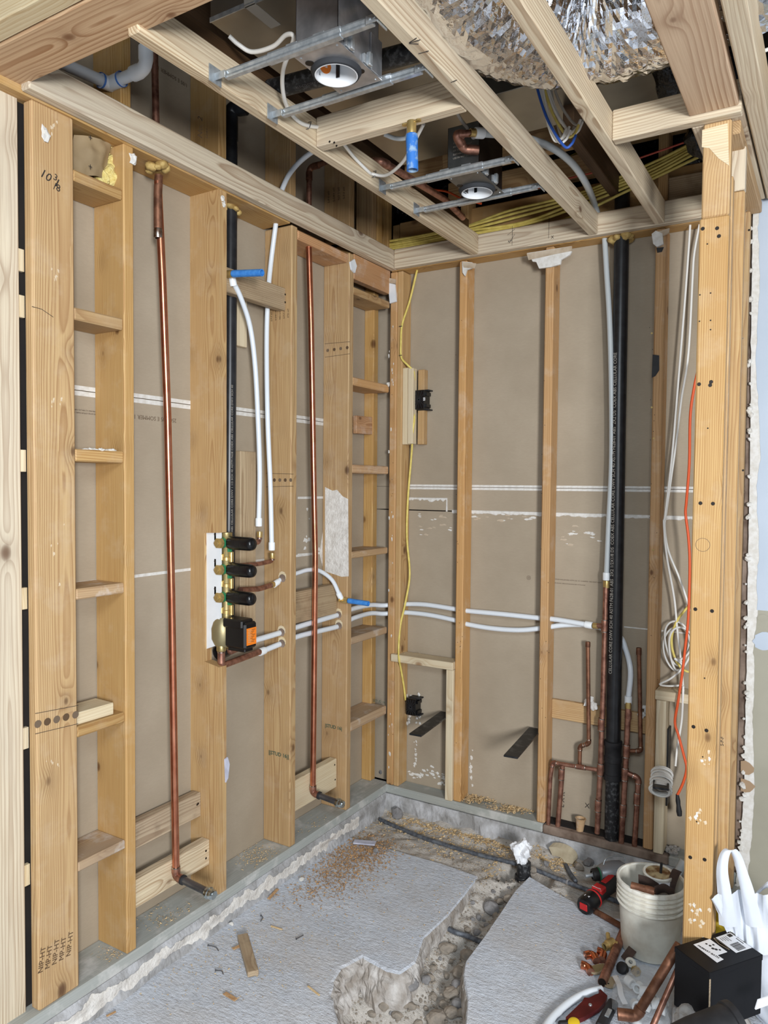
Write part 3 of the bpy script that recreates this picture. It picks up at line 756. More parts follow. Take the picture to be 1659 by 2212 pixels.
def inside(p, poly):
    x, y = p; c = False; j = len(poly)-1
    for i in range(len(poly)):
        xi, yi = poly[i]; xj, yj = poly[j]
        if (yi > y) != (yj > y) and x < (xj-xi)*(y-yi)/(yj-yi)+xi: c = not c
        j = i
    return c
def pdist(p, poly):
    best = 9
    px, py = p
    for i in range(len(poly)):
        ax, ay = poly[i]; bx, by = poly[(i+1) % len(poly)]
        dx, dy = bx-ax, by-ay; L = dx*dx+dy*dy
        t = max(0, min(1, ((px-ax)*dx+(py-ay)*dy)/L)) if L else 0
        d = math.hypot(px-ax-t*dx, py-ay-t*dy)
        if d < best: best = d
    return best
EDG = left_edge+list(reversed(right_edge))
TRP = left_edge+[(lx+.02, ly-.1), (rx+.03, ry-.12)]+list(reversed(right_edge))
def floor_h(x, y):
    """height and zone (0 left slab, 1 right slab, 2 dug ground)"""
    if inside((x, y), POLY_L): return FZ, 0
    if inside((x, y), POLY_R): return FZ+.004, 1
    n1 = noise.noise(Vector((x*7, y*7, 1))); n2 = noise.noise(Vector((x*20, y*20, 4))); n3 = noise.noise(Vector((x*60, y*60, 6)))
    if y > -.62 and not inside((x, y), TRP):               # broken strip along the far wall
        z = FZ-.012+.016*n1+.010*n2+.004*n3
        d = math.hypot(x-.80, y+.235)                      # pit round the standing pipe
        z -= .10*max(0, 1-d/.13)**.6 if d < .13 else 0
        if y > -.10: z += (y+.10)*.35
        return z, 2
    dl = min(pdist((x, y), TRP), .12)
    z = FZ-.055-.55*min(dl, .10)+.022*n1+.016*n2+.006*n3
    bx = math.hypot((x-U(800, 2130, 'z', FZ).x), (y-U(800, 2130, 'z', FZ).y))
    z -= .05*max(0, 1-bx/.22)
    if y > -.75: z += (y+.75)*.12
    return z, 2
PIT = U(800, 2120, 'z', FZ)
def slab_piece(poly, ztop, seed):
    """one piece of the broken slab: flat top, rough broken edge all round"""
    P = []
    for i in range(len(poly)):
        a, b = Vector(poly[i]), Vector(poly[(i+1) % len(poly)]); n = max(1, int((b-a).length/.010))
        for k in range(n): P.append(a.lerp(b, k/n))
    area2 = sum(P[i].x*P[(i+1) % len(P)].y-P[(i+1) % len(P)].x*P[i].y for i in range(len(P)))
    if area2 < 0: P.reverse()
    n = len(P); v = []; f = []
    rows = ((0.0, 0.0, .003), (.004, .006, .004), (.009, .018, .009), (.012, .034, .012), (.015, .055, .014), (.017, .08, .015), (.020, .12, .016), (.020, .22, .016))
    for r, (off, dep, amp) in enumerate(rows):
        for i in range(n):
            t = (P[(i+2) % n]-P[i-2]).normalized(); nr = Vector((t.y, -t.x))
            p = P[i]; near = max(0.0, 1-math.hypot(p.x-PIT.x, p.y-PIT.y)/.24)
            w = noise.noise(Vector((p.x*26, p.y*26, seed+r*1.1)))+.7*noise.noise(Vector((p.x*70, p.y*70, seed+r*2.3)))
            o = off*(1+2.6*near)+amp*w*(.45+1.5*near)
            z = ztop-dep*(1-.25*near)+(.010*w*near if r else 0)
            v.append((p.x+nr.x*o, p.y+nr.y*o, z))
    for r in range(len(rows)-1):
        for i in range(n): f.append((r*n+i, (r+1)*n+i, (r+1)*n+(i+1) % n, r*n+(i+1) % n))
    o = mk('concrete_slab', v, f+[tuple(range(n))], m_slab, fl)
    o.data.materials.append(m_slabe)
    for pg in o.data.polygons:
        if pg.index >= n and pg.index < len(f): pg.material_index = 1
    return o
m_slabe = M('slab_broken_edge', lin(150, 141, 132), .95, col2=lin(200, 196, 192), scale=18, bump=.9, bscale=50, bdist=.008, world=True)
def build_floor():
    st = .011; x0, x1, y0, y1 = -.03, 1.93, -2.3, .0
    nx = int((x1-x0)/st); ny = int((y1-y0)/st); V = []
    for j in range(ny+1):
        for i in range(nx+1):
            x = x0+i*st; y = y0+j*st; h, zn = floor_h(x, y); V.append((x, y, h if zn == 2 else FZ-.16))
    fs = []
    for j in range(ny):
        for i in range(nx):
            k = j*(nx+1)+i; q = (k, k+1, k+nx+2, k+nx+1)
            if all(V[a][2] == FZ-.16 for a in q): continue
            fs.append(q)
    used = sorted({a for q in fs for a in q}); mp = {a: n for n, a in enumerate(used)}
    mk('dirt_bed', [V[a] for a in used], [tuple(mp[a] for a in q) for q in fs], m_dirt, fl, True)
    slab_piece(POLY_L, FZ, 1.0); slab_piece(POLY_R, FZ+.004, 5.0)
    bb = B()                                               # the slab goes on outside the picture
    for lo, hi in (((2.2, -6.2), (5.2, .0)), ((-.05, -6.2), (2.2, -3.4)), ((1.9, -.62), (2.2, .0))):
        bb.add([(lo[0], lo[1], FZ), (hi[0], lo[1], FZ), (hi[0], hi[1], FZ), (lo[0], hi[1], FZ)], [(0, 1, 2, 3)])
    bb.mk('concrete_slab', m_slab, fl)
    sheet('trench_bottom', (lx-.1, -3.4, -.34), (rx+.5, -2.2, -.30), m_dirt, fl)
build_floor()
# ================================================================== PLUMBING
def ring(name, c, axis, r, h, mat, par, n=16):        # a plain collar, chamfered
    return lathe(name, [(r*.7, -h/2), (r*.94, -h/2), (r, -h*.32), (r, h*.32), (r*.94, h/2), (r*.7, h/2)], c, axis, mat, par, n)
def solder(par, c, axis, r): return ring('solder_joint', c, axis, r*1.07, .005, m_sold, par, 14)
def elbow(name, A, C, D, r, mat, par, k=6):            # elbow fitting with swollen sockets, A -> corner C -> D
    A, C, D = Vector(A), Vector(C), Vector(D)
    pts = fillet([A, C, D], min((A-C).length, (D-C).length)*.75, k)
    rs = [r*1.22]*2+[r*1.12]*(len(pts)-4)+[r*1.22]*2
    v, f = tube_geo(pts, rs, 14, True); return mk(name, v, f, mat, par, True, 50)
def pexring(par, c, axis, r): 
    return lathe('expansion_ring', [(r*.9, -.016), (r*1.28, -.016), (r*1.36, -.012), (r*1.36, .012), (r*1.28, .016), (r*.9, .016)], c, axis, m_pexr, par, 18)

# --- two copper drops with capped steel stubs
def drop(label, x, path, corner, capx, r=.0122, top='collar'):
    pts = PTS(path, 'x', x); c = U(corner[0], corner[1], 'x', x)
    t = thing('copper_drop_pipe', label, 'pipe', (c.x, c.y, c.z-.02))
    bend = .026
    tube('pipe', pts[:-1]+[Vector((c.x, c.y, c.z+bend))], r, m_cop, t, 16)
    e = U(capx[0], capx[1], 'y', c.y)
    d = Vector((e.x-c.x, 0, e.z-c.z)).normalized()
    elbow('elbow', (c.x, c.y, c.z+bend+.004), c, c+d*.034, r, m_copd, t)
    solder(t, (c.x, c.y, c.z+bend+.006), (0, 0, 1), r*1.15)
    L = (e-c).length
    nip = tube('steel_nipple', [c+d*.030, c+d*(L-.012)], .0125, m_steel, t, 16)
    lathe('collar', [(.010, 0), (.0165, 0), (.0165, .008), (.0125, .010)], c+d*.030, d, m_blkm, nip, 16)
    cp = lathe('end_cap', [(.012, -.026), (.0185, -.026), (.0195, -.022), (.0195, -.014), (.0165, -.012), (.0165, .002), (.0135, .008), (.0, .010)], c+d*(L-.006), d, m_cap, t, 20)
    return t, pts
t1, p1 = drop('copper pipe dropping beside the niche shelves to a capped steel stub', -.03, [(341, 392), (351, 600), (362, 900), (371, 1300), (377, 1700), (379, 1840)], (380, 1893), (462, 1934))
top = p1[0]
tube('upper_sleeve', [top+Vector((0, .004, .02)), top+Vector((0, 0, -.04)), top+Vector((0, 0, -.16))], .0135, m_cope, t1, 14)
ring('solder_joint', top+Vector((0, 0, -.165)), (0, 0, 1), .0145, .03, m_sold, t1)
tube('upper_run', [top+Vector((0, -.004, .06)), top+Vector((0, -.02, .75))], .0112, m_copd, t1, 12)
t2, p2 = drop('copper pipe dropping in the bay with the worn block, capped steel stub near the corner', -.026, [(667, 528), (672, 700), (677, 1000), (681, 1200), (679, 1400), (676, 1690)], (676, 1713), (741, 1738))
q2 = U(668, 362, 'x', -.026)
tube('upper_run', [p2[0]+Vector((0, 0, .05)), Vector((q2.x, q2.y, q2.z-.03))], .0112, m_copd, t2, 12)
elbow('elbow', (q2.x, q2.y, q2.z-.05), q2, q2+Vector((.05, .0, .0)), .0112, m_cope, t2)
tube('branch', [q2+Vector((.045, 0, 0)), q2+Vector((.17, -.01, .01))], .0112, m_cope, t2, 12)

def foam(label, c, r, seed, sq=(1, 1, .5)):
    b = B()
    rr = random.Random(seed)
    for k in range(7):
        a = 2*math.pi*k/7+rr.uniform(-.2, .2); b.blob((c[0]+r*.7*math.cos(a), c[1]+r*.7*math.sin(a), c[2]+rr.uniform(-.006, .008)), r*rr.uniform(.38, .62), .35, 2, seed+k, (1, 1, .75))
    o = b.mk('spray_foam_ring', m_foam, None, True); return tag(o, label, 'foam')
foam('brown spray foam sealing the copper pipe at the top plate above the niche', (top.x, top.y, 2.488), .034, 1)

# --- black vent pipe in the valve bay
a0 = U(499, 437, 'x', -.085); a1 = U(497, 800, 'x', -.085); a2 = U(494, 1160, 'x', -.085); a3 = U(490, 1396, 'x', -.085)
tv = thing('black_vent_pipe', 'black plastic vent pipe running up behind the brass valve', 'pipe', a3)
tube('pipe', [a3+Vector((0, .01, 0)), a2, a1, a0+Vector((0, 0, .2))], .024, m_abs, tv, 20)
e0 = U(497, 285, 'x', -.085); e1 = U(500, 243, 'x', -.085)
elbow('elbow', (e0.x, e0.y, e0.z-.03), (e0.x, e0.y, e1.z+.01), (e0.x+.06, e0.y+.02, e1.z+.012), .024, m_abs, tv)
tube('pipe', [a0+Vector((0, 0, .2)), (e0.x, e0.y, e0.z)], .024, m_abs, tv, 20)
elbow('elbow', a3+Vector((0, .01, .02)), a3+Vector((-.0, .012, -.010)), a3+Vector((.0, -.045, -.02)), .022, m_abs, tv)
text('printed_lettering', 'ABS CELLULAR CORE DWV 1 1/2 SCH 40 ASTM F628 COEX ABS CELLULAR CORE DWV SCH 40', .013, a2+Vector((.0242, -.004, .02)), (0, .0, 1), (-.0, -1, 0), m_gryc, tv, .0002)
foam('yellow spray foam collar where the black vent pipe meets the plate', (a0.x, a0.y, 2.492), .034, 9)

# --- the brass valve manifold in the notch
VX, VY = -.012, -1.118
def vz(py): return U(489, py, 'x', VX).z
tm = thing('valve_manifold', 'brass shower valve manifold with three black caps and a boxed thermostatic body', 'valve', (VX, VY, vz(1410)))
hb = vz(1150)-vz(1345)
b = B().lathe([(.0, 0), (.022, 0), (.022, .012), (.0185, .016), (.0185, hb-.02), (.0215, hb-.016), (.0215, hb), (0, hb)], (VX, VY, vz(1345)), (0, 0, 1), 20)
body = b.mk('body', m_bronze, tm, True, 40)
for py in (1202, 1259, 1316):
    z = vz(py); B().box((VX+.010, VY-.004, z-.020), (VX+.028, VY+.010, z+.018), .002).mk('coupling_lug', m_brass, body)
    B().box((VX-.006, VY-.029, z-.012), (VX+.006, VY-.017, z+.010), .002).mk('coupling_lug', m_brass, body)
    lathe('coupling_ring', [(.019, -.008), (.0215, -.007), (.0215, .004), (.019, .006)], (VX, VY, z-.006), (0, 0, 1), m_brass, body, 18)
    B().box((VX+.0165, VY-.012, z+.018), (VX+.0205, VY+.008, z+.036), .0005).mk('green_sticker', m_green, body)
CAPZ = [(1172, 551), (1229, 551), (1288, 550)]
for k, (py, pr) in enumerate(CAPZ):
    z = vz(py)
    e = U(pr, py+2, 'y', VY+.004)
    L = e.x-VX
    st = lathe('outlet', [(.017, .0), (.0215, .012), (.0215, .026), (.0195, .03)], (VX, VY, z), (1, 0, .0), m_bronze, tm, 20)
    lathe('black_cap', [(.014, .018), (.0225, .018), (.0242, .024), (.0242, L*.42), (.0232, L*.42+.0006), (.0242, L*.42+.0012), (.0242, L*.60), (.0232, L*.60+.0006), (.0242, L*.60+.0012), (.0242, L-.020), (.0215, L-.007), (.015, L-.001), (0, L)], (VX, VY, z), (1, .0, .0), m_blk, tm, 28)
    lathe('stop', [(.013, 0), (.0185, .014), (.0185, .030), (.016, .031)], (VX, VY, z), (0, -1, 0), m_bronze, tm, 20)
    sp = lathe('stop_nut', [(.0195, .030), (.0195, .043), (.012, .045), (.012, .052), (.009, .054), (0, .054)], (VX, VY, z), (0, -1, 0), m_brass, tm, 6)
    lathe('green_sticker', [(.0189, .016), (.0189, .029)], (VX, VY, z), (0, -1, 0), m_green, sp, 20)
    b = B().box((VX-.026, VY-.038, z+.006), (VX-.010, VY-.028, z+.042), .004); b.mk('mount_ear', m_bronze, tm)
    lathe('screw_hole', [(.0045, 0), (.0045, .001), (0, .001)], (VX-.018, VY-.038, z+.030), (0, -1, 0), m_hole, tm, 12)
zb_ = vz(1363)
b = B().lathe([(0, -.056), (.020, -.056), (.030, -.046), (.039, -.026), (.040, .012), (.033, .036), (.022, .052), (0, .052)], (VX-.004, VY-.014, zb_), (0, 0, 1), 24)
th = b.mk('thermostatic_body', m_bronze2, tm, True, 40)
bx0 = VX+.026; bx1 = U(541, 1360, 'y', VY-.01).x
B().box((bx0, VY-.038, zb_-.048), (bx1, VY+.026, zb_+.046), .007).mk('black_housing', m_blk, tm)
B().box((bx0-.004, VY-.044, zb_+.024), (bx1-.010, VY+.018, zb_+.056), .005).mk('housing_latch', m_blk, tm)
B().box((bx0+.01, VY-.03, zb_-.060), (bx1-.008, VY+.014, zb_-.046), .003).mk('housing_latch', m_blk, tm)
lb = B().box((bx1-.0005, VY-.030, zb_-.034), (bx1+.0012, VY+.020, zb_+.026)).mk('orange_label', m_orange, tm)
for k in range(8):
    B().box((bx1+.0011, VY-.024, zb_+.018-.006*k), (bx1+.0015, VY+.014-.006*(k % 3), zb_+.020-.006*k)).mk('printed_line', m_rust, lb)
for px in (478, 497):                                             # copper tails under the body
    p = U(px, 1400, 'x', VX+.0 if px == 478 else VX-.01)
    tube('copper_tail', [(p.x, p.y, zb_-.050), (p.x, p.y, U(px, 1432 if px == 478 else 1404, 'x', VX).z)], .0135, m_copd, tm, 16)
    solder(tm, (p.x, p.y, zb_-.072), (0, 0, 1), .0135)
    ring('socket', (p.x, p.y, zb_-.058), (0, 0, 1), .017, .02, m_bronze, tm)
# copper leads from the valve to the white lines
def lead(path, x, r, name='copper_lead', mat=None):
    pts = PTS(path, 'x', x) if not isinstance(x, list) else [U(p[0], p[1], 'x', xx) for p, xx in zip(path, x)]
    return tube(name, fillet(pts, .02), r, mat or m_copd, tm, 14), pts
l1, q1 = lead([(520, 1168), (560, 1172), (561, 1150)], [-.03, -.045, -.045], .0098)
l2, q2_ = lead([(510, 1222), (560, 1218), (588, 1212), (588, 1196)], [-.03, -.05, -.055, -.055], .0085)
l3, q3 = lead([(520, 1274), (560, 1272), (592, 1262)], [-.03, -.05, -.055], .0105)
l4, q4 = lead([(497, 1398), (497, 1408), (520, 1398), (538, 1386)], [-.022, -.022, -.04, -.05], .0118)
l5, q5 = lead([(478, 1428), (480, 1438), (520, 1423), (560, 1408)], [-.012, -.012, -.03, -.05], .0118)
for qq in (q1, q2_, q3, q4, q5):
    d = (qq[-1]-qq[-2]).normalized(); ring('brass_insert', qq[-1]-d*.008, d, .0112, .022, m_brass, tm); solder(tm, qq[-1]-d*.024, d, .0108)

def pexline(name, label, pts, r=.0092, group=None, rings=(), mat=None, k=6):
    t = thing(name, label, 'water line', pts[0], group)
    sp = smooth_path(pts, k); tube('tube', sp, r, mat or m_pex, t, 14)
    for (c, ax) in rings: pexring(t, c, ax, r)
    return t
pa = PTS([(505, 612), (521, 645), (540, 705), (551, 790), (557, 900), (561, 1020), (559, 1128)], 'x', -.045)
pa[0] = U(503, 608, 'x', -.02); pa[1] = U(520, 643, 'x', -.03)
ta = pexline('white_water_line', 'white tubing arching down from the blue stub to the top valve outlet', pa, .0096, rings=[(pa[-1], (0, 0, 1)), (pa[0], (0, .3, -1))])
pb = PTS([(598, 468), (595, 490), (585, 570), (579, 640), (576, 740), (578, 900), (584, 1050), (587, 1180)], 'x', -.055)
pb[0].z = 2.53
for _k, _c in ((2, (585, 570)), (3, (579, 640)), (4, (576, 740))): pb[_k] = U(_c[0], _c[1], 'x', -.083)
tb = pexline('white_water_line', 'white tubing rising from the second valve outlet through the top plate', pb, .0096, rings=[(pb[-1], (0, 0, 1))])
pc = [U(596, 1260, 'x', -.055), U(611, 1249, 'x', -.056), U(645, 1237, 'x', -.057), U(668, 1231, 'x', -.056), U(692, 1234, 'x', -.052), U(718, 1254, 'x', -.035), U(734, 1287, 'x', -.02)]
tc_ = pexline('white_water_line', 'white tubing looping through a stud to the blue stub over the worn block', pc, .0092, rings=[(pc[0], (pc[1]-pc[0])), (pc[-1], (pc[-1]-pc[-2]))])
pu = PTS([(541, 1386), (575, 1376), (608, 1366), (643, 1354), (690, 1340), (733, 1327), (762, 1315), (800, 1307)], 'x', -.055)
pu += [Vector((-.03, .012, U(838, 1304, 'x', -.04).z)), Vector((.06, .052, U(862, 1304, 'y', .05).z))]
pu += [U(920, 1306, 'y', .05), U(985, 1316, 'y', .042), U(1005, 1319, 'y', .042), U(1090, 1327, 'y', .042), U(1165, 1335, 'y', .042), U(1200, 1338, 'y', .035), U(1272, 1350, 'y', .02)]
tu = pexline('white_water_line', 'upper of two long white tubes running round the corner to the copper tee', pu, .0112, rings=[(pu[0], pu[1]-pu[0]), (pu[-1], pu[-1]-pu[-2])])
pl = PTS([(566, 1407), (610, 1389), (643, 1375), (690, 1363), (733, 1352), (762, 1336), (800, 1325)], 'x', -.055)
pl += [Vector((-.03, .014, U(838, 1322, 'x', -.04).z)), Vector((.06, .052, U(862, 1322, 'y', .05).z))]
pl += [U(925, 1328, 'y', .05), U(983, 1340, 'y', .042), U(1003, 1347, 'y', .042), U(1060, 1357, 'y', .042), U(1120, 1361, 'y', .042), U(1170, 1357, 'y', .048), U(1220, 1350, 'y', .058), U(1280, 1352, 'y', .075), U(1335, 1372, 'y', .076), U(1352, 1404, 'y', .06), U(1362, 1450, 'y', .03), U(1357, 1512, 'y', .02)]
tl = pexline('white_water_line', 'lower long white tube running round the corner and bending down behind the black stack', pl, .0112, rings=[(pl[0], pl[1]-pl[0]), (pl[-1], (0, 0, 1))])

def stub(label, c, d, L, mat, r=.0125, ear=(0, 0, 1)):
    c = Vector(c); d = Vector(d).normalized(); t = thing('blue_capped_stub', label, 'pipe stub', c)
    ring('brass_elbow', c+d*.010, d, .0135, .035, m_brass, t)
    b = B()
    e = Vector(ear).normalized(); s = e.cross(d)
    for sg in (-1, 1): b.lathe([(0, -.002), (.008, -.002), (.008, .002), (0, .002)], c+s*.022*sg-d*.004, d, 10)
    b.box((-.026, -.006, -.002), (.026, .006, .002), .001, Matrix.Translation(c-d*.004) @ Matrix(((s.x, e.x, d.x), (s.y, e.y, d.y), (s.z, e.z, d.z))).to_4x4())
    b.mk('drop_ear', m_brass, t)
    lathe('blue_tube', [(.008, .03), (r, .03), (r*1.05, .04), (r, .06), (r, L), (r*.8, L), (r*.78, L-.03)], c, d, mat, t, 18)
    return t
c = U(490, 592, 'x', -.02); e = U(566, 589, 'y', c.y)
stub('blue capped stub sticking out over the valve bay beside the old stud', c, e-c, (e-c).length, m_blue)
c = U(741, 1296, 'x', -.012); e = U(796, 1304, 'y', c.y)
stub('blue capped stub with torn yellow tape near the corner studs', c, e-c, (e-c).length, m_blue, .0115)
c = U(889, 268, 'y', -1.268); e = U(891, 368, 'y', -1.268)
stub('worn blue stub hanging down from the ceiling blocking', c, e-c, (e-c).length, m_bluew, .0165, (0, 1, 0))

# --- black soil stack on the far wall
s0 = U(1342, 505, 'y', .035); s1 = U(1321, 1825, 'y', .028)
ts = thing('black_soil_stack', 'tall black plastic stack rising between the copper risers', 'pipe', s1)
zc = U(1325, 1640, 'y', .03).z
def sp(z): t = (z-s1.z)/(s0.z-s1.z); return s1.lerp(s0, t)
tube('pipe', [sp(zc), s0+Vector((0, 0, .55))], .030, m_abs, ts, 24)
tube('lower_pipe', [s1+Vector((0, 0, -.10)), sp(zc)], .0295, m_absd, ts, 24)
lathe('coupling', [(.030, -.085), (.0365, -.085), (.037, -.08), (.037, -.062), (.0345, -.06), (.0345, -.01), (.0365, -.008), (.0365, .012), (.0345, .014), (.0345, .055), (.037, .058), (.037, .078), (.030, .08)], sp(zc), (s0-s1), m_blkm, ts, 24)
text('printed_lettering', 'CELLULAR CORE DWV SCH 40 ASTM F628-01 ABS  2X2 1/2X1/8 DS  COEX ABS CELLULAR CORE DWV SCH 40 ASTM F628-01 ABS  2X2 DS  COEX ABS CELLULAR CORE', .018, sp(.70)+Vector((-.003, -.0302, 0)), (s0-s1), (-1, 0, 0), m_gryc, ts, .0002)
foam('brown spray foam collar round the top of the black stack', (s0.x, s0.y, 2.497), .044, 21)

# --- copper risers on the far wall
def run(par, name, path, y, r, mat, fil=.02, joints=()):
    pts = PTS(path, 'y', y) if not isinstance(y, list) else [U(p[0], p[1], 'y', yy) for p, yy in zip(path, y)]
    o = tube(name, fillet(pts, fil), r, mat, par, 14)
    for i in range(1, len(pts)-1):
        a = (pts[i-1]-pts[i]); bq = (pts[i+1]-pts[i])
        if a.normalized().dot(bq.normalized()) > -.9:
            l = r*1.9
            elbow('elbow', pts[i]+a.normalized()*min(l, a.length*.8), pts[i], pts[i]+bq.normalized()*min(l, bq.length*.8), r, mat, par)
            for w in (a, bq): solder(par, pts[i]+w.normalized()*min(l, w.length*.8), w, r*1.15)
    for (px, py) in joints:
        yy = y if not isinstance(y, list) else y[0]
        k = min(range(len(pts)-1), key=lambda i: abs((pts[i].z+pts[i+1].z)/2-U(px, py, 'y', yy).z))
        ring('coupling', U(px, py, 'y', yy), pts[k+1]-pts[k], r*1.25, r*4.4, mat, par); 
        for sg in (-1, 1): solder(par, U(px, py, 'y', yy)+(pts[k+1]-pts[k]).normalized()*r*2.2*sg, pts[k+1]-pts[k], r*1.2)
    return pts
g1 = PTS([(1302, 498), (1309, 580), (1317, 700), (1321, 850), (1321, 1000), (1315, 1130), (1310, 1245)], 'y', .015)
g1[0] = Vector((g1[0].x, .03, 2.56)); g1[1].y = .022
tg = pexline('milky_water_line', 'milky grey tubing dropping beside the black stack onto the copper riser', g1, .0112, rings=[(g1[-1], (0, 0, 1))], mat=m_pexg)
base = U(1292, 1795, 'y', .01)
tr = thing('copper_riser', 'copper riser with a side header, on the middle stud side of the black stack', 'pipe', base)
pr_ = run(tr, 'riser', [(1309, 1268), (1303, 1500), (1297, 1660), (1290, 1800)], .01, .0112, m_copd, joints=[(1306, 1352), (1299, 1565), (1297, 1662), (1292, 1740)])
ring('brass_insert', U(1310, 1262, 'y', .012), (0, 0, 1), .0135, .03, m_brass, tr)
run(tr, 'tee_branch', [(1304, 1352), (1290, 1352)], .012, .0112, m_copd); ring('brass_insert', U(1287, 1352, 'y', .014), (1, 0, 0), .0125, .024, m_brass, tr)
run(tr, 'header', [(1297, 1664), (1240, 1655), (1194, 1647), (1189, 1680), (1184, 1785)], .014, .0088, m_copd, .012, joints=[(1254, 1657)])
run(tr, 'branch_down', [(1215, 1653), (1212, 1700), (1205, 1785)], .02, .0108, m_copd, joints=[(1213, 1672)])
s_ = run(tr, 'capped_stub', [(1270, 1392), (1271, 1500), (1272, 1606), (1253, 1612), (1252, 1655)], .03, .0085, m_cope, .012)
ring('stub_cap', s_[0], (0, 0, 1), .0105, .022, m_cope, tr)
base = U(1345, 1825, 'y', .01)
tr2 = thing('copper_riser', 'copper riser fed by the bent white tube, on the short sill side', 'pipe', base)
run(tr2, 'riser', [(1357, 1530), (1354, 1600), (1350, 1680), (1341, 1835)], .012, .0115, m_copd, joints=[(1353, 1622), (1350, 1672), (1346, 1750)])
ring('brass_insert', U(1357, 1526, 'y', .014), (0, 0, 1), .0125, .034, m_brass, tr2); ring('socket', U(1357, 1545, 'y', .014), (0, 0, 1), .014, .03, m_copd, tr2)
run(tr2, 'side_branch', [(1352, 1668), (1379, 1681), (1377, 1720), (1370, 1835)], .014, .0108, m_copd, .014, joints=[(1376, 1725)])
s_ = run(tr2, 'capped_stub', [(1380, 1403), (1382, 1500), (1384, 1622), (1355, 1622)], .03, .0085, m_cope, .014)
ring('stub_cap', s_[0]+Vector((0, 0, -.008)), (0, 0, 1), .011, .03, m_cope, tr2)
for (px, py, lab) in ((1277, 1520, 'crumpled white plaster tuft behind the capped stub of the riser with the side header'), (1389, 1536, 'crumpled white plaster tuft behind the capped stub of the riser fed by the bent tube')):
    b = B()
    for k in range(6): b.blob(U(px+R.uniform(-9, 9), py+R.uniform(-11, 12), 'y', .055), R.uniform(.008, .014), .8, 2, k+px, (1, .6, 1))
    tag(b.mk('plaster_tuft', m_gyp), lab, 'plaster')
p = U(1253, 1785, 'y', .03)
tag(lathe('cut_pipe_end', [(.014, -.03), (.017, .0), (.021, .03), (.0235, .036), (.019, .037), (.015, .0)], p, (.06, 0, 1), m_oldd, None, 18), 'short tan pipe end sticking out of the stained sill', 'pipe stub')

# --- white drain elbow above the niche
c0 = U(232, 178, 'x', .02); c1 = U(312, 148, 'x', .10); c2 = U(315, 112, 'x', .10)
tp = thing('white_drain_pipe', 'white plastic drain pipe with an elbow above the niche ledger', 'pipe', c0)
pA = U(160, 148, 'x', -.05); pB = U(228, 178, 'x', -.05); pC = U(310, 150, 'x', .10)
tube('pipe', [pA+(pA-pB)*.6, pB+(pB-pA)*.05], .017, m_pvc, tp, 16)
pm = pB+(pB-pA).normalized()*.015
tube('pipe', [pm, pC], .0165, m_pvc, tp, 16)
lathe('elbow', [(.016, -.03), (.021, -.03), (.021, .012), (.017, .02)], pm, (pB-pA), m_pvc, tp, 18)
lathe('glue_ring', [(.0212, -.034), (.0222, -.034), (.0222, -.028), (.0212, -.028)], pm, (pB-pA), m_pvcb, tp, 18)
d = (pC-pm).normalized()
lathe('elbow', [(.021, .0), (.021, .04), (.016, .042)], pm+d*.01, d, m_pvc, tp, 18)
lathe('glue_ring', [(.0212, .04), (.0222, .04), (.0222, .046), (.0212, .046)], pm+d*.01, d, m_pvcb, tp, 18)
elbow('elbow', pC-d*.045, pC+d*.01, pC+d*.01+Vector((0, 0, .06)), .0175, m_pvc, tp)
tube('pipe', [pC+d*.01+Vector((0, 0, .05)), pC+d*.01+Vector((0, 0, .25))], .0165, m_pvc, tp, 16)

# --- tubing bending into the ceiling on the left and right
pd_ = [U(604, 432, 'x', .019), U(610, 408, 'x', .019), U(624, 378, 'x', .03), U(645, 352, 'x', .06), U(672, 330, 'x', .11), U(720, 300, 'x', .22)]
pexline('white_water_line', 'white tubing bending over the side ledger into the ceiling space', pd_, .0096)
pe = [U(1030, 287, 'z', 2.60), U(1075, 290, 'z', 2.61), U(1130, 297, 'z', 2.62), U(1190, 318, 'z', 2.63), U(1235, 352, 'z', 2.62), U(1265, 395, 'z', 2.60), U(1284, 440, 'y', -.03), U(1298, 490, 'y', .02)]
te = pexline('milky_water_line', 'thick milky tubing curving across the ceiling from the copper elbow to the far wall', pe, .0125, rings=[(pe[0]+(pe[1]-pe[0])*.12, pe[1]-pe[0])], mat=m_pexg)
c = U(988, 290, 'z', 2.60); d = (pe[1]-pe[0]).normalized()
tce = thing('copper_elbow_joint', 'soldered copper double elbow feeding the thick milky tubing', 'pipe fitting', c)
tube('pipe', [c, pe[0]], .0115, m_copd, tce, 14); solder(tce, c+d*.02, d, .0125); ring('brass_insert', pe[0]-d*.01, d, .0125, .03, m_brass, tce)
elbow('elbow', c+d*.02, c-d*.006, c+Vector((.0, .03, -.02)), .0125, m_copd, tce)
elbow('elbow', c+Vector((.0, .02, -.012)), c+Vector((.0, .045, -.03)), c+Vector((.04, .075, -.03)), .0125, m_copd, tce)
q = [U(770, 322, 'z', 2.60), U(830, 352, 'z', 2.60), U(960, 430, 'z', 2.60), U(1000, 470, 'z', 2.60)]
tq = thing('copper_ceiling_pipe', 'dark copper pipe running diagonally above the long joist', 'pipe', q[0])
tube('pipe', q[1:], .0125, m_copd, tq, 14)
elbow('elbow', q[1]+(q[2]-q[1]).normalized()*.02, q[1]-(q[2]-q[1]).normalized()*.02, q[1]+Vector((-.07, -.01, .01)), .0125, m_copd, tq)
q = [U(590, 192, 'z', 2.615), U(700, 168, 'z', 2.615), U(910, 108, 'z', 2.615)]
ta_ = thing('black_ceiling_pipe', 'black plastic drain pipe crossing behind the recessed light with the white reflector', 'pipe', q[0])
tube('pipe', [q[0]+(q[0]-q[2]).normalized()*.1, q[2]+(q[2]-q[0]).normalized()*.15], .0265, m_absd, ta_, 20)
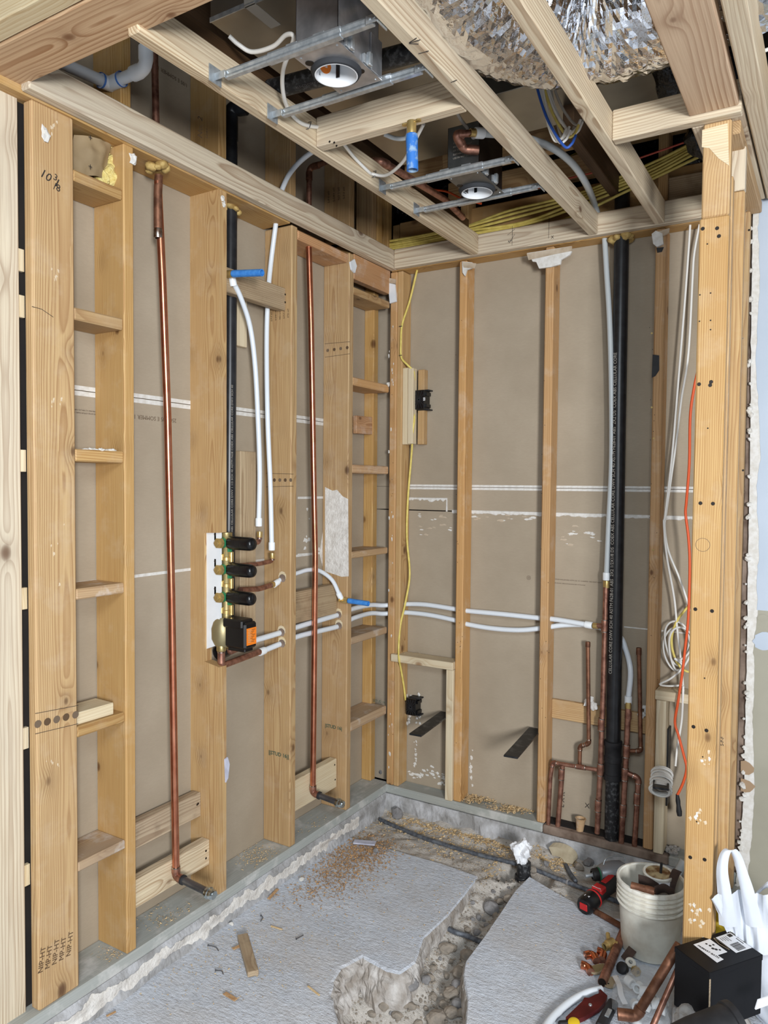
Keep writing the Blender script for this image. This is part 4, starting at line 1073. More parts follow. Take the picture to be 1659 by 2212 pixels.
text('printed_lettering', 'RLY-CO COEX ABS CT', .010, U(640, 192, 'z', 2.588), q[2]-q[0], (0, -1, .6), m_steel, ta_, .0002)
# ================================================================== ABOVE THE CEILING FRAME
ZP = 2.508                                             # level of the mounting plates
def recessed(label, x0, x1, y0, y1, cx, cy, ht, bars, mf, ms, light):
    t = thing('recessed_light', label, 'light', (cx, cy, ZP), 'recessed light housings in the ceiling frame')
    n = 40; rc = .054                                   # plate with the round opening
    ring_o = []; ring_i = []
    for k in range(n):
        a = 2*math.pi*k/n; dx, dy = math.cos(a), math.sin(a)
        s = min(((x1-cx) if dx > 0 else (cx-x0))/max(abs(dx), 1e-6), ((y1-cy) if dy > 0 else (cy-y0))/max(abs(dy), 1e-6))
        ring_o.append((cx+dx*s, cy+dy*s)); ring_i.append((cx+dx*rc*.98, cy+dy*rc*.98))
    # snap the four corners
    for X, Y in ((x0, y0), (x1, y0), (x1, y1), (x0, y1)):
        i = min(range(n), key=lambda q: (ring_o[q][0]-X)**2+(ring_o[q][1]-Y)**2); ring_o[i] = (X, Y)
    v = []; f = []
    for z in (ZP, ZP+.002):
        v += [(p[0], p[1], z) for p in ring_o]+[(p[0], p[1], z) for p in ring_i]
    for k in range(n):
        j = (k+1) % n
        f += [(k, n+k, n+j, j), (2*n+k, 2*n+j, 3*n+j, 3*n+k), (k, j, 2*n+j, 2*n+k), (n+k, 3*n+k, 3*n+j, n+j)]
    pl = mk('mounting_plate', v, f, mf, t)
    for (dx, dy) in ((-.036, -.062), (.052, .030)):
        lathe('plate_slot', [(.0, 0), (.011, 0), (.011, .001)], (cx+dx, cy+dy, ZP-.0012), (0, 0, 1), m_hole, pl, 14)
    # housing box, open below
    bz0, bz1 = ZP+.004, ZP+ht
    w = .0012
    B().box((x0+.002, y0+.004, bz0), (x1-.004, y0+.004+w, bz1)).mk('housing_front', mf if light else m_houseg, t)
    B().box((x1-.004-w, y0+.004, bz0), (x1-.004, y1-.012, bz1-.0)).mk('housing_side', ms, t)
    B().box((x0+.002, y0+.004, bz0), (x0+.002+w, y1-.012, bz1)).box((x0+.002, y1-.012-w, bz0), (x1-.004, y1-.012, bz1+.02)).box((x0+.002, y0+.004, bz1-w), (x1-.004, y1-.012, bz1)).mk('housing_shell', ms, t)
    # white can and gasket
    lathe('reflector', [(rc*1.0, -.012), (rc*.95, -.012), (rc*.94, .02), (rc*.93, .085), (0.0, .088)], (cx, cy, ZP), (0, 0, 1), m_lampw, t, 40)
    lathe('gasket', [(rc*1.01, -.008), (rc*1.08, -.007), (rc*1.19, .003), (rc*1.19, .010), (rc*1.0, .010)], (cx, cy, ZP-.003), (0, 0, 1), m_gask, t, 40)
    B().box((cx-.029, cy+rc*.74, ZP+.010), (cx-.019, cy+rc*.79, ZP+.05)).mk('trim_clip', m_blk, t)
    # hanger bars
    for yb in bars:
        xa, xb = .478, .964
        bar = B()
        prof = [(-.006, -.010), (.006, -.010), (.007, -.006), (.004, -.004), (.004, .006), (.007, .010), (-.006, .010), (-.007, .006), (-.0045, .0), (-.007, -.006)]
        bar.prism([(xa+.03, yb+a, ZP+.006+b_) for a, b_ in prof], (xb-xa-.045, 0, 0))
        bo = bar.mk('hanger_bar', m_galv, t)
        bar2 = B().prism([(xa+.17, yb+a*1.25, ZP+.006+b_*1.18) for a, b_ in prof], ((x1-xa-.17+.02), 0, 0)).mk('bar_sleeve', m_galv, bo)
        B().box((xa-.001, yb-.032, ZP-.012), (xa+.0012, yb+.012, ZP+.030)).box((xa, yb-.012, ZP-.004), (xa+.034, yb-.010, ZP+.014)).mk('bar_bracket', m_galv, bo)
        B().box((xb-.001, yb-.01, ZP-.006), (xb+.0015, yb+.03, ZP+.03)).box((xb-.03, yb-.011, ZP-.004), (xb, yb-.009, ZP+.014)).mk('bar_bracket', m_galv, bo)
        for q in (.008, .020): lathe('rivet', [(.0035, 0), (.003, .002), (0, .0025)], (xb-q, yb-.011, ZP+.006), (0, -1, 0), m_galv, bo, 10)
        for q in (-.05, .03): B().box((cx+q-.015, yb-.004, ZP+.016), (cx+q+.018, yb+.004, ZP+.024), .001).mk('plate_tab', m_galv, bo)
    # spring latches on the side
    for yy in (y0+.045, y0+.125):
        B().box((x1-.004, yy-.018, ZP+.004), (x1+.004, yy+.018, ZP+.026), .001).box((x1, yy-.006, ZP+.002), (x1+.012, yy+.008, ZP+.034), .002).mk('latch', m_galv, t)
    for (dx, dy) in ((.012, .012), (.012, -.012), (-.012, .012), (-.012, -.012)):
        X = (x0 if dx > 0 else x1)+dx; Y = (y0 if dy > 0 else y1)+dy
        lathe('rivet', [(.003, 0), (.0025, -.0016), (0, -.002)], (X, Y, ZP), (0, 0, 1), m_galv, t, 8)
    return t
L1 = recessed('recessed light with shiny zinc housing and a white can bearing an orange sticker', .712, .842, -1.657, -1.462, .766, -1.556, .20, (-1.672, -1.446), m_house, m_house, True)
L2 = recessed('recessed light with dark grey housing and a round white sticker on its face', .714, .834, -.836, -.622, .762, -.694, .165, (-.852, -.605), m_houseg, m_housed, False)
# rivets and the junction box ears of the first light
for yy in (-1.50, -1.475): lathe('knockout', [(.009, 0), (.009, .0012), (0, .0012)], (.8385, yy, ZP+.07), (1, 0, 0), m_galv, L1, 14)
B().box((.838, -1.515, ZP+.004), (.842, -1.462, ZP+.095), .001).mk('junction_flap', m_house, L1)
st = B()
p = [( .7135+.054*math.cos(a)*.0, 0, 0) for a in (0,)]
def sticker():
    v = []; f = []; n = 14; cx, cy, r = .766, -1.556, .054*.925
    for k in range(n+1):
        a = math.radians(140+44*k/n); hw = .019*math.sqrt(max(0.0, 1-((k/n-.5)*2)**2))
        for s in (-1, 1): v.append((cx+r*math.cos(a), cy+r*math.sin(a), ZP+.034+hw*s))
    for k in range(n): f.append((2*k, 2*k+2, 2*k+3, 2*k+1))
    mk('orange_sticker', v, f, m_orange, L1)
sticker()
a = math.radians(162); r_ = .054*.915
text('sticker_lettering', 'IN-VOLT', .0075, (.766+r_*math.cos(a)-.014*math.sin(a), -1.556+r_*math.sin(a)+.014*math.cos(a), ZP+.031), (math.sin(a), -math.cos(a), 0), (0, 0, 1), m_lblw, L1, .0002, bold=.0004)
lathe('white_sticker', [(0, 0), (.011, 0), (.011, .0008)], (.812, -.8325, ZP+.118), (0, -1, 0), m_lblw, L2, 18)
text('sticker_lettering', 'IC', .007, (.8085, -.8335, ZP+.1155), (1, 0, 0), (0, 0, 1), m_ink, L2, .0001)
for k, s in enumerate(('50 - 90C', 'BRANCH CIRCUIT', 'OF THE BRANCH', 'SUITABLE FOR', 'USE IN WET LOCATIONS')):
    text('stamped_lettering', s, .0085, (.736, -.8335, ZP+.108-.0125*k), (1, 0, 0), (0, 0, 1), m_gryc, L2, .0001)

# --- sheet-metal trunk
dz = 2.75
td = thing('sheet_metal_duct', 'galvanised sheet-metal duct with a flat underside above the recessed lights', 'duct', (.60, -1.2, dz))
B().box((.347, -1.566, dz), (.815, -.50, 2.893), .002).mk('duct_body', m_duct, td)
B().box((.815, -.80, dz+.008), (1.34, -.50, 2.893), .002).mk('branch_box', m_duct, td)
B().box((.347, -1.568, dz-.001), (.815, -1.565, dz+.012)).mk('seam_flange', m_galv, td)
B().box((.475, -1.571, dz+.004), (.510, -1.566, dz+.055)).box((.475, -1.571, dz-.0010), (.510, -1.46, dz+.0)).mk('foil_tape', m_gryc, td)
# --- big insulated flexible duct
def flexduct():
    path = smooth_path([Vector((1.02, -2.15, 2.86)), Vector((1.025, -1.78, 2.815)), Vector((1.055, -1.40, 2.775)), Vector((1.17, -1.14, 2.775)), Vector((1.42, -1.04, 2.795)), Vector((1.76, -1.02, 2.84))], 26)
    n = 84; v = []; f = []
    t0 = (path[1]-path[0]).normalized(); a = t0.cross(Vector((0, 0, 1))).normalized()
    for i, p in enumerate(path):
        t = (path[min(i+1, len(path)-1)]-path[max(i-1, 0)]).normalized(); a = (a-t*a.dot(t)).normalized(); b = t.cross(a)
        for j in range(n):
            w = 2*math.pi*j/n; d = a*math.cos(w)+b*math.sin(w)
            q = Vector((i*.5, math.cos(w)*5, math.sin(w)*5))
            k = 1+.035*noise.noise(p*5+d*1.2)+.075*(.35-abs(noise.noise(Vector((i*.34, math.cos(w)*2.2, math.sin(w)*2.2)))))+.055*(.3-abs(noise.noise(q+Vector((9, 2, 5)))))
            v.append(p+d*(.198*k))
    for i in range(len(path)-1):
        for j in range(n): f.append((i*n+j, i*n+(j+1) % n, (i+1)*n+(j+1) % n, (i+1)*n+j))
    t = thing('foil_flex_duct', 'large crumpled foil insulated duct bending over the ceiling joists', 'duct', (1.2, -1.4, 2.60))
    mk('foil_jacket', v, f, m_foil, t, False)
    return t
tfd = flexduct()
# --- black film draped above the right block
b = B()
for k, (x, y, z, r) in enumerate(((1.42, -.62, 2.78, .10), (1.50, -.5, 2.72, .09), (1.45, -.38, 2.66, .06), (1.55, -.60, 2.9, .09))): b.blob((x, y, z), r, .5, 3, k+40, (1, 1, 1.2))
tag(b.mk('black_film_bundle', m_film, None, True), 'bunched black plastic film behind the ceiling block beside the header', 'plastic film')

# --- cables
def cable(name, label, pts, r, mat, group=None, k=8, n=8):
    o = tube(name, smooth_path(pts, k), r, mat, None, n); return tag(o, label, 'cable', group)
rr = random.Random(8)
names = ('topmost of the yellow cables strung along the far ledger', 'second yellow cable from the top along the far ledger', 'third yellow cable from the top along the far ledger',
         'fourth yellow cable along the far ledger, close above the board', 'fifth yellow cable along the far ledger, lying on its top edge', 'sagging lowest yellow cable along the far ledger')
rows = [[(832, 524), (930, 505), (1005, 488), (1100, 455), (1250, 418), (1400, 358), (1500, 306)], [(836, 528), (930, 510), (1005, 492), (1110, 462), (1250, 425), (1400, 365), (1500, 312)],
        [(838, 532), (935, 514), (1005, 496), (1120, 470), (1250, 432), (1400, 372), (1500, 320)], [(842, 535), (940, 518), (1010, 500), (1130, 480), (1250, 436), (1400, 378), (1500, 326)],
        [(846, 537), (945, 521), (1020, 503), (1140, 482), (1255, 444), (1400, 384), (1500, 332)], [(848, 538), (950, 523), (1030, 505), (1150, 489), (1235, 468), (1340, 420), (1500, 342)]]
for i, (row, nm) in enumerate(zip(rows, names)):
    pts = [U(px, py, 'y', -.012+.008*(5-i)/5) for px, py in row]
    pts = [pts[0]+(pts[0]-pts[1])*.4]+pts+[pts[-1]+(pts[-1]-pts[-2])*.6]
    cable('yellow_cable', nm, [p+Vector((0, rr.uniform(-.004, .004), rr.uniform(-.004, .004))) for p in pts], .0062, m_yel, 'yellow house cables above the far ledger')
sta = U(1003, 478, 'y', -.03)
tag(B().box((sta.x-.002, -.034, sta.z-.02), (sta.x+.002, -.030, sta.z+.03)).box((sta.x-.002, -.034, sta.z-.02), (sta.x+.008, -.005, sta.z-.017)).mk('cable_clip', m_blk), 'small black clip holding the yellow cables', 'clip')
cable('red_cable', 'thin red cable crossing above the yellow cables', [U(px, py, 'y', -.06) for px, py in ((1085, 425), (1140, 412), (1230, 385), (1300, 368), (1400, 335), (1500, 300))], .004, m_rcab)
cable('orange_cable', 'thin orange cable dipping behind the grey recessed light', [U(px, py, 'y', -.25) for px, py in ((905, 395), (930, 408), (965, 414), (1000, 430), (1040, 440))], .0042, m_org)
cable('yellow_cable', 'yellow cable arching against the black film in the far ceiling bay', [U(px, py, 'y', .05) for px, py in ((1232, 338), (1255, 328), (1290, 326), (1300, 345), (1306, 372))], .005, m_yel)
# white feed of the two lights
cable('white_cable', 'white cable drooping from the sheet-metal duct past the zinc light to the ceiling block', [U(495, 78, 'z', 2.64), U(515, 96, 'z', 2.625), U(545, 112, 'z', 2.61), U(590, 100, 'z', 2.60), U(617, 76, 'z', 2.60), U(634, 78, 'z', 2.59), U(628, 105, 'z', 2.58), U(612, 150, 'z', 2.565), U(611, 195, 'z', 2.555), U(622, 235, 'z', 2.55), U(645, 262, 'x', .482), U(668, 272, 'x', .481), U(700, 276, 'x', .482)], .0058, m_wht)
cable('white_cable', 'white cable hanging in a loop under the ceiling block by the worn blue stub', [U(742, 310, 'z', 2.54), U(765, 340, 'x', .486), U(795, 370, 'x', .482), U(805, 376, 'x', .482), U(835, 378, 'z', 2.53), U(868, 352, 'z', 2.53), U(893, 310, 'z', 2.53), U(915, 268, 'z', 2.55)], .0055, m_wht)
for (px, py, lab) in ((664, 272, 'wire staple holding the white cable near the ceiling block'), (805, 377, 'wire staple holding the white cable loop on the long joist')):
    q = U(px, py, 'x', .477)
    tag(B().tube(fillet([q+Vector((.0, -.006, -.012)), q+Vector((.012, -.006, -.012)), q+Vector((.012, .004, .012)), q+Vector((0, .004, .012))], .003, 3), .0012, 6).mk('wire_staple', m_steel), lab, 'staple')
cable('white_cable', 'flat grey-white pipe strap curving behind the worn blue stub', [U(830, 290, 'z', 2.56), U(855, 299, 'z', 2.55), U(878, 296, 'z', 2.55), U(884, 268, 'z', 2.56)], .007, m_pexg)
cable('grey_cable', 'grey cable dropping onto the dark grey recessed light', [U(985, 240, 'z', 2.63), U(998, 262, 'z', 2.64), U(1018, 288, 'z', 2.66), U(1030, 318, 'y', -.80)], .0055, m_gryc)
def hank():                                            # hanging bunch of loose wires
    ends = [(1226, 318), (1214, 308), (1205, 305), (1212, 300), (1232, 296), (1236, 285), (1240, 290), (1222, 300), (1248, 270)]
    st0 = [(1160, 188), (1164, 188), (1168, 189), (1172, 190), (1176, 190), (1180, 188), (1184, 187), (1190, 186), (1196, 184)]
    mats = [m_bcab, m_wht, m_wht, m_wht, m_yel, m_wht, m_wht, m_gryc, m_gryc]
    labs = ['blue wire at the near edge of the loose hank under the foil duct'] + ['white wire in the loose hank hanging under the foil duct']*3 + ['yellow wire in the loose hank hanging under the foil duct'] + ['white wire in the loose hank hanging under the foil duct']*2 + ['grey wire in the loose hank hanging under the foil duct']*2
    for k in range(9):
        a, e = st0[k], ends[k]; y = -.845+.010*k
        p0 = U(a[0], a[1]-30, 'y', y); p1 = U(a[0], a[1], 'y', y); p2 = U((a[0]*.6+e[0]*.4)-3, (a[1]*.45+e[1]*.55), 'y', y+.01); p3 = U(e[0]-8, e[1]-3, 'y', y+.015); p4 = U(e[0]+8, e[1]-6, 'y', y+.02); p5 = U(e[0]+18, e[1]-26, 'y', y+.03)
        cable(('blue_wire', 'white_wire', 'white_wire', 'white_wire', 'yellow_wire', 'white_wire', 'white_wire', 'grey_wire', 'grey_wire')[k], labs[k], [p0, p1, p2, p3, p4, p5], .0042, mats[k], 'loose hank of wires under the foil duct')
hank()
# cables right of the header
cable('yellow_cable', 'yellow cable hanging in the dark gap beyond the header joist', [U(1645, -20, 'y', -.9), U(1644, 40, 'y', -.9), U(1642, 110, 'y', -.9)], .005, m_yel)
cable('white_cable', 'kinked white cable in the dark gap beyond the header joist', [U(1662, 20, 'y', -.85), U(1652, 40, 'y', -.85), U(1640, 65, 'y', -.85), U(1634, 80, 'y', -.85), U(1645, 108, 'y', -.85), U(1662, 106, 'y', -.85)], .005, m_wht)

# --- insulation batt stuffed in the niche top
q0 = U(165, 300, 'x', -.06); q1 = U(252, 385, 'x', -.06)
ti = thing('insulation_batt', 'kraft-faced insulation batt stuffed above the niche shelf', 'insulation', (-.09, (q0.y+q1.y)/2, q1.z))
def batt():
    v = []; f = []; n = 16
    c0 = [U(160, 290, 'x', -.05), U(240, 312, 'x', -.05), U(228, 388, 'x', -.05), U(160, 372, 'x', -.05)]
    for j in range(n+1):
        for i in range(n+1):
            s, t = i/n, j/n
            p = (c0[0]*(1-s)+c0[1]*s)*(1-t)+(c0[3]*(1-s)+c0[2]*s)*t
            v.append(p+Vector((.018*math.sin(s*3)+.012*noise.noise(p*30)-.012*abs(noise.noise(p*14)), 0, .006*noise.noise(p*20))))
    for j in range(n):
        for i in range(n): k = j*(n+1)+i; f.append((k, k+n+1, k+n+2, k+1))
    fc = mk('kraft_facing', v, f, m_kraft, ti, True)
    b = B()
    cs = [U(236, 318, 'x', -.075), U(246, 340, 'x', -.07), U(242, 360, 'x', -.06), U(236, 380, 'x', -.055), U(222, 385, 'x', -.06)]
    for k, p in enumerate(cs): b.blob(p, .026, .5, 3, 60+k, (.9, .8, 1.1))
    b.mk('yellow_fibre', m_fib, ti, True)
    p = U(231, 335, 'x', -.028)
    for (px, py) in ((195, 297), (195, 360)):
        p = U(px, py, 'x', -.026)
        B().box((p.x, p.y-.006, p.z-.0008), (p.x+.001, p.y+.006, p.z+.0008)).box((p.x, p.y-.0008, p.z-.006), (p.x+.001, p.y+.0008, p.z+.006)).mk('printed_cross', m_ink, fc)
batt()

# ================================================================== ELECTRICAL ON THE FAR WALL
def ebox(label, cx, cz, yc, w, h, d, tilt=0, jag=True):
    t = thing('outlet_box', label, 'outlet box', (cx, yc, cz-h/2))
    B().box((cx-w/2, yc-d/2, cz-h/2), (cx+w/2, yc+d/2, cz+h/2), .003).mk('box_body', m_blk, t)
    for k in range(8):                                  # raised ribs meeting in the middle of the back
        a = math.pi*k/8; dx, dz = math.cos(a), math.sin(a); L = min(w/2/max(abs(dx), .01), h/2/max(abs(dz), .01))*.9
        B().add(*prism_geo([(cx-dx*L-dz*.001, yc-d/2-.0015, cz-dz*L+dx*.001), (cx+dx*L-dz*.001, yc-d/2-.0015, cz+dz*L+dx*.001), (cx+dx*L+dz*.001, yc-d/2-.0015, cz+dz*L-dx*.001), (cx-dx*L+dz*.001, yc-d/2-.0015, cz-dz*L-dx*.001)], (0, .002, 0))).mk('rib', m_blkm, t)
    for sz in (-1, 1):
        B().box((cx-w*.35, yc-d*.2, cz+sz*(h/2)-.003), (cx+w*.75, yc+d*.55, cz+sz*(h/2)+.003), .001).mk('flange', m_blkm, t)
    for sz in (-.3, .3): B().box((cx+w/2, yc-d*.3, cz+sz*h-.008), (cx+w/2+.008, yc+d*.4, cz+sz*h+.008), .001).mk('side_tab', m_blk, t)
    return t
p = U(907, 864, 'y', .035)
eb = ebox('black plastic outlet box at eye level beside the short blocks, barcode sticker on it', p.x, p.z, .055, .056, .092, .062)
q = U(916, 862, 'y', .022)
B().box((q.x-.005, .0225, q.z-.007), (q.x+.005, .0238, q.z+.007)).mk('barcode_sticker', m_lblw, eb)
for k in range(4): B().box((q.x-.004+.0022*k, .0222, q.z-.005), (q.x-.003+.0022*k, .0228, q.z+.005)).mk('barcode_bar', m_ink, eb)
p = U(888, 1527, 'y', .035)
eb2 = ebox('black plastic outlet box low on the far wall, in a broken hole', p.x, p.z, .058, .054, .082, .058)
b = B()
for k in range(12): b.blob(U(888+R.uniform(-16, 20), 1550+R.uniform(-6, 14), 'y', .082), R.uniform(.006, .011), .8, 1, k, (1, .5, 1))
for k in range(6): b.blob(U(890+R.uniform(-14, 18), 1502+R.uniform(-4, 5), 'y', .082), R.uniform(.004, .008), .8, 1, k+30, (1, .5, 1))
b.mk('broken_edge', m_gyp, wb)
cable('yellow_cable', 'yellow cable snaking from the far top plate down to the eye-level outlet box', [U(px, py, 'y', y) for px, py, y in ((903, 575, .05), (899, 592, .04), (885, 650, .03), (869, 700, .005), (866, 740, -.004), (867, 772, -.004), (880, 788, .0), (892, 800, .01), (895, 815, .02), (894, 845, .03))], .0052, m_yel)
cable('yellow_cable', 'yellow cable hanging from the eye-level box to the low outlet box', [U(px, py, 'y', y) for px, py, y in ((893, 885, .03), (895, 905, .015), (892, 930, .01), (889, 980, .03), (881, 1080, .04), (879, 1160, .035), (885, 1240, .03), (876, 1300, .022), (865, 1350, .012), (861, 1400, .0), (862, 1425, -.024), (865, 1440, .0), (872, 1480, .03), (876, 1512, .04))], .0052, m_yel)
for (px, py) in ((866, 705), (866, 768)): 
    q = U(px, py, 'y', -.005); B().box((q.x-.008, -.010, q.z-.0015), (q.x+.008, -.0075, q.z+.0015)).mk('cable_staple', m_steel, wb)
# right bay: white cables, coil, orange cord
CB = 'cables in the bay beside the end post'
cable('white_cable', 'straight white cable falling from the far top plate in the bay by the end post', [U(px, py, 'y', .03) for px, py in ((1491, 470), (1490, 500), (1480, 640), (1467, 800), (1452, 980), (1437, 1110), (1434, 1130), (1440, 1200), (1456, 1290), (1463, 1360), (1472, 1440), (1477, 1500))], .0045, m_wht, CB)
cable('white_cable', 'second white cable bowed outward in the bay by the end post', [U(px, py, 'y', .04) for px, py in ((1514, 470), (1500, 545), (1496, 600), (1490, 720), (1484, 790), (1472, 860), (1460, 960), (1440, 1100), (1436, 1140), (1444, 1190), (1466, 1245), (1482, 1290), (1490, 1320))], .0045, m_wht, CB)
loop = []
cxp, cyp = 1462, 1395
for k in range(54):
    a = 2*math.pi*k/17; s = 1-.12*(k/54)
    loop.append(U(cxp+4*math.sin(k*.7)+27*s*math.cos(a+1.2)+(6 if k > 30 else 0), cyp+(52-12*(k/54))*math.sin(a+1.2)+10*math.sin(k*.21), 'y', .05-.03*(k/54)))
loop += [U(px, py, 'y', .02) for px, py in ((1475, 1440), (1450, 1465), (1425, 1478), (1445, 1482), (1475, 1480))]
cable('white_cable', 'loosely coiled white cable hanging over the short sill in the bay by the end post', loop, .0042, m_wht, CB, 4)
cable('white_cable', 'white cable dropping from the short sill to the wound bracket', [U(px, py, 'y', y) for px, py, y in ((1476, 1482, -.02), (1475, 1510, -.022), (1472, 1560, .02), (1463, 1615, .02), (1459, 1655, .0))], .0045, m_wht, CB)
cable('yellow_cable', 'yellow cable curving through the loose coil beside the end post', [U(px, py, 'y', .03) for px, py in ((1492, 1305), (1478, 1320), (1462, 1342), (1452, 1370), (1452, 1400), (1462, 1430), (1476, 1446), (1488, 1452))], .0048, m_yel, CB)
cable('orange_extension_cable', 'orange cord falling beside the end post to a taped plug', [U(px, py, 'y', y) for px, py, y in ((1512, 780, -.1), (1499, 840, -.1), (1491, 900, -.1), (1489, 1000, -.08), (1483, 1080, -.06), (1481, 1110, -.05), (1487, 1160, -.05), (1490, 1220, -.05), (1487, 1330, -.05), (1480, 1400, -.04), (1473, 1460, -.04), (1464, 1520, -.04), (1458, 1560, -.03), (1466, 1590, -.03), (1478, 1635, -.03), (1483, 1660, -.03), (1476, 1690, -.03), (1463, 1718, -.03))], .0052, m_org, CB)
q = U(1463, 1716, 'y', -.03); q2 = U(1468, 1762, 'y', -.03)
tq = thing('taped_plug', 'black taped plug end hanging from the orange cord', 'plug', q2)
b = B().tube([q, q.lerp(q2, .3), q.lerp(q2, .5), q.lerp(q2, .8), q2], [.006, .009, .008, .011, .009], 10); b.mk('tape_wrap', m_blkm, tq, True, 60)

# --- steel seat brackets
def bracket(label, x, yoff, z, end, zt, zb, w=.058, L=None):
    t = thing('steel_bracket', label, 'bracket', (x, 0, zb), 'black steel bench brackets on the far wall')
    B().box((x, .02, zb), (x+.006, .075, zt), .001).mk('upright_plate', m_bar, t)
    a = Vector((x-w/2+.004, .06, z)); e = Vector(end)
    board('arm', a, e, (1, 0, 0), w, .008, m_bar, t, .001)
    return t
bracket('black steel bracket under the low outlet box, by the corner', .3205, 0, .390, (.318, -.29, .386), .522, .232)
bracket('black steel bracket on the middle stud of the far wall', .7645, 0, .392, (.770, -.317, .388), .505, .215)
tb3 = bracket('black steel bracket in the bay beside the end post, wound with white cable', 1.3045, 0, U(1450, 1690, 'y', -.08).z, (1.325, -.20, U(1437, 1706, 'y', -.2).z), U(1443, 1570, 'y', .05).z, U(1440, 1735, 'y', .05).z)
def wound():
    t = thing('wound_cable', 'white cable wound round the bracket beside the end post', 'cable', (1.32, -.10, U(1450, 1710, 'y', -.1).z))
    zc = U(1450, 1690, 'y', -.08).z
    for k in range(15):
        y = -.02-.0105*k; s = 1+.10*math.sin(k*2.1); pts = []
        cx = 1.296+.023*(k/15)
        for j in range(25):
            a = 2*math.pi*j/24; pts.append(Vector((cx+.036*s*math.cos(a), y+.006*math.cos(a+k), zc-.022*k/15+.010+.022*s*math.sin(a))))
        tube('cable_turn', pts, .0048, m_wht, t, 8, False)
    return t
wound()
# ================================================================== FLOOR CLUTTER
SL = FZ+.004
def onfl(px, py, dz=0.0): p = U(px, py, 'z', SL+dz); return p
# --- standing drain stub with a wad of tissue
cx, cy = .80, -.235
zt = U(1122, 1848, 'y', cy).z
t = thing('drain_stub', 'short black drain pipe standing in the dug floor pit', 'pipe stub', (cx, cy, -.24))
tube('pipe', [(cx, cy, -.26), (cx+.003, cy, zt-.022)], .0285, m_absd, t, 22)
lathe('coupling', [(.0285, -.045), (.034, -.045), (.0345, -.04), (.0345, -.004), (.033, .0), (.0285, .001)], (cx, cy, U(1122, 1888, 'y', cy).z), (0, 0, 1), m_abs, t, 22)
def tissue():
    v, f = ico(4); out = []; c = Vector((cx-.004, cy-.004, zt+.022))
    for p in v:
        k = 1+.55*noise.noise(p*1.7+Vector((4, 1, 2)))+.30*abs(noise.noise(p*4.1))
        q = Vector((p.x*.036, p.y*.036, p.z*.044))*k
        if p.z < -.2: q.z *= 1.35; q.x *= .75; q.y *= .85
        out.append(c+q)
    tag(mk('tissue_wad', out, f, m_paper, None, True, 30), 'crumpled white tissue stuffed into the standing drain pipe', 'tissue')
tissue()
# --- reinforcing bars
def rebar(label, pts, r=.0085):
    t = smooth_path(pts, 14); rs = [r*(1.14 if i % 2 else .96) for i in range(len(t))]
    v, f = tube_geo(t, rs, 10, True); tag(mk('reinforcing_bar', v, f, m_rebar, None, True), label, 'rebar')
rebar('long grey reinforcing bar lying along the broken floor below the far sill', [U(px, py, 'z', z) for px, py, z in ((820, 1770, -.125), (870, 1792, -.118), (930, 1815, -.112), (1030, 1845, -.108), (1130, 1870, -.10), (1200, 1896, -.10), (1260, 1919, -.103), (1340, 1950, -.108), (1380, 1965, -.11))])
rebar('dark reinforcing bar crossing the trench between the two slabs', [U(px, py, 'z', z) for px, py, z in ((955, 2000, -.165), (985, 2014, -.168), (1010, 2022, -.170), (1052, 2040, -.17))], .009)
rebar('short bent reinforcing bar by the stone shard', [U(px, py, 'z', z) for px, py, z in ((1222, 1868, -.11), (1230, 1884, -.11), (1244, 1904, -.11))], .008)
# --- bigger stones and rubble
def stone(name, label, c, r, sq, mat, seed, amp=.35, group=None, cat='stone', rot=0.0, sub=2):
    v, f = blob_geo((0, 0, 0), r, amp, sub, seed, sq, Matrix.Rotation(rot, 3, 'Z'), .9)
    o = mk(name, [Vector(c)+p for p in v], f, mat, None, False); return tag(o, label, cat, group)
p = U(858, 1757, 'z', -.10); stone('stone', 'rounded grey stone among the shavings in the corner', p, .028, (1, .9, .95), m_stoneg, 3)
p = U(812, 1837, 'z', -.11); stone('stone', 'small blue-grey stone next to the pale card packet', p, .012, (1, 1, .8), m_stoneg, 5)
p = U(1212, 1850, 'z', -.09)
def shard():
    prof = []
    for k in range(11): a = math.radians(-20+150*k/10); prof.append((math.cos(a)*.066, math.sin(a)*.04))
    inn = [(x*.45-.006, y*.35-.012) for x, y in reversed(prof)]
    poly = [Vector((p.x-.012+x, p.y, p.z-.006+y)) for x, y in prof+inn]
    v, f = prism_geo(poly, (.01, .025, .012))
    tag(mk('stone_shard', v, f, M('sandstone_shard', lin(190, 178, 152), .9, col2=lin(168, 154, 128), scale=20, bump=.4)), 'curved buff stone shard leaning on the far kerb', 'stone')
shard()
rr = random.Random(21)
for k, (px, py, r) in enumerate(((1262, 1850, .020), (1272, 1862, .028), (1250, 1872, .018), (1288, 1842, .016), (1300, 1858, .02), (1290, 1880, .02), (1310, 1835, .014), (1265, 1788, .013), (1274, 1794, .012), (1180, 1865, .016), (1150, 1880, .018), (1322, 1862, .018), (1240, 1838, .012), (1226, 1905, .013), (770, 1765, .02), (785, 1752, .018), (760, 1778, .014), (822, 1668, .013), (826, 1662, .010))):
    p = U(px, py, 'z', -.10 if py > 1700 else .012); stone('rubble_stone', 'rough broken stone in the rubble strip under the walls', p, r, (1, rr.uniform(.7, 1), rr.uniform(.6, .9)), m_stoneg if k % 2 else m_stone, 20+k, .5, 'rubble stones under the walls', rot=rr.uniform(0, 6))
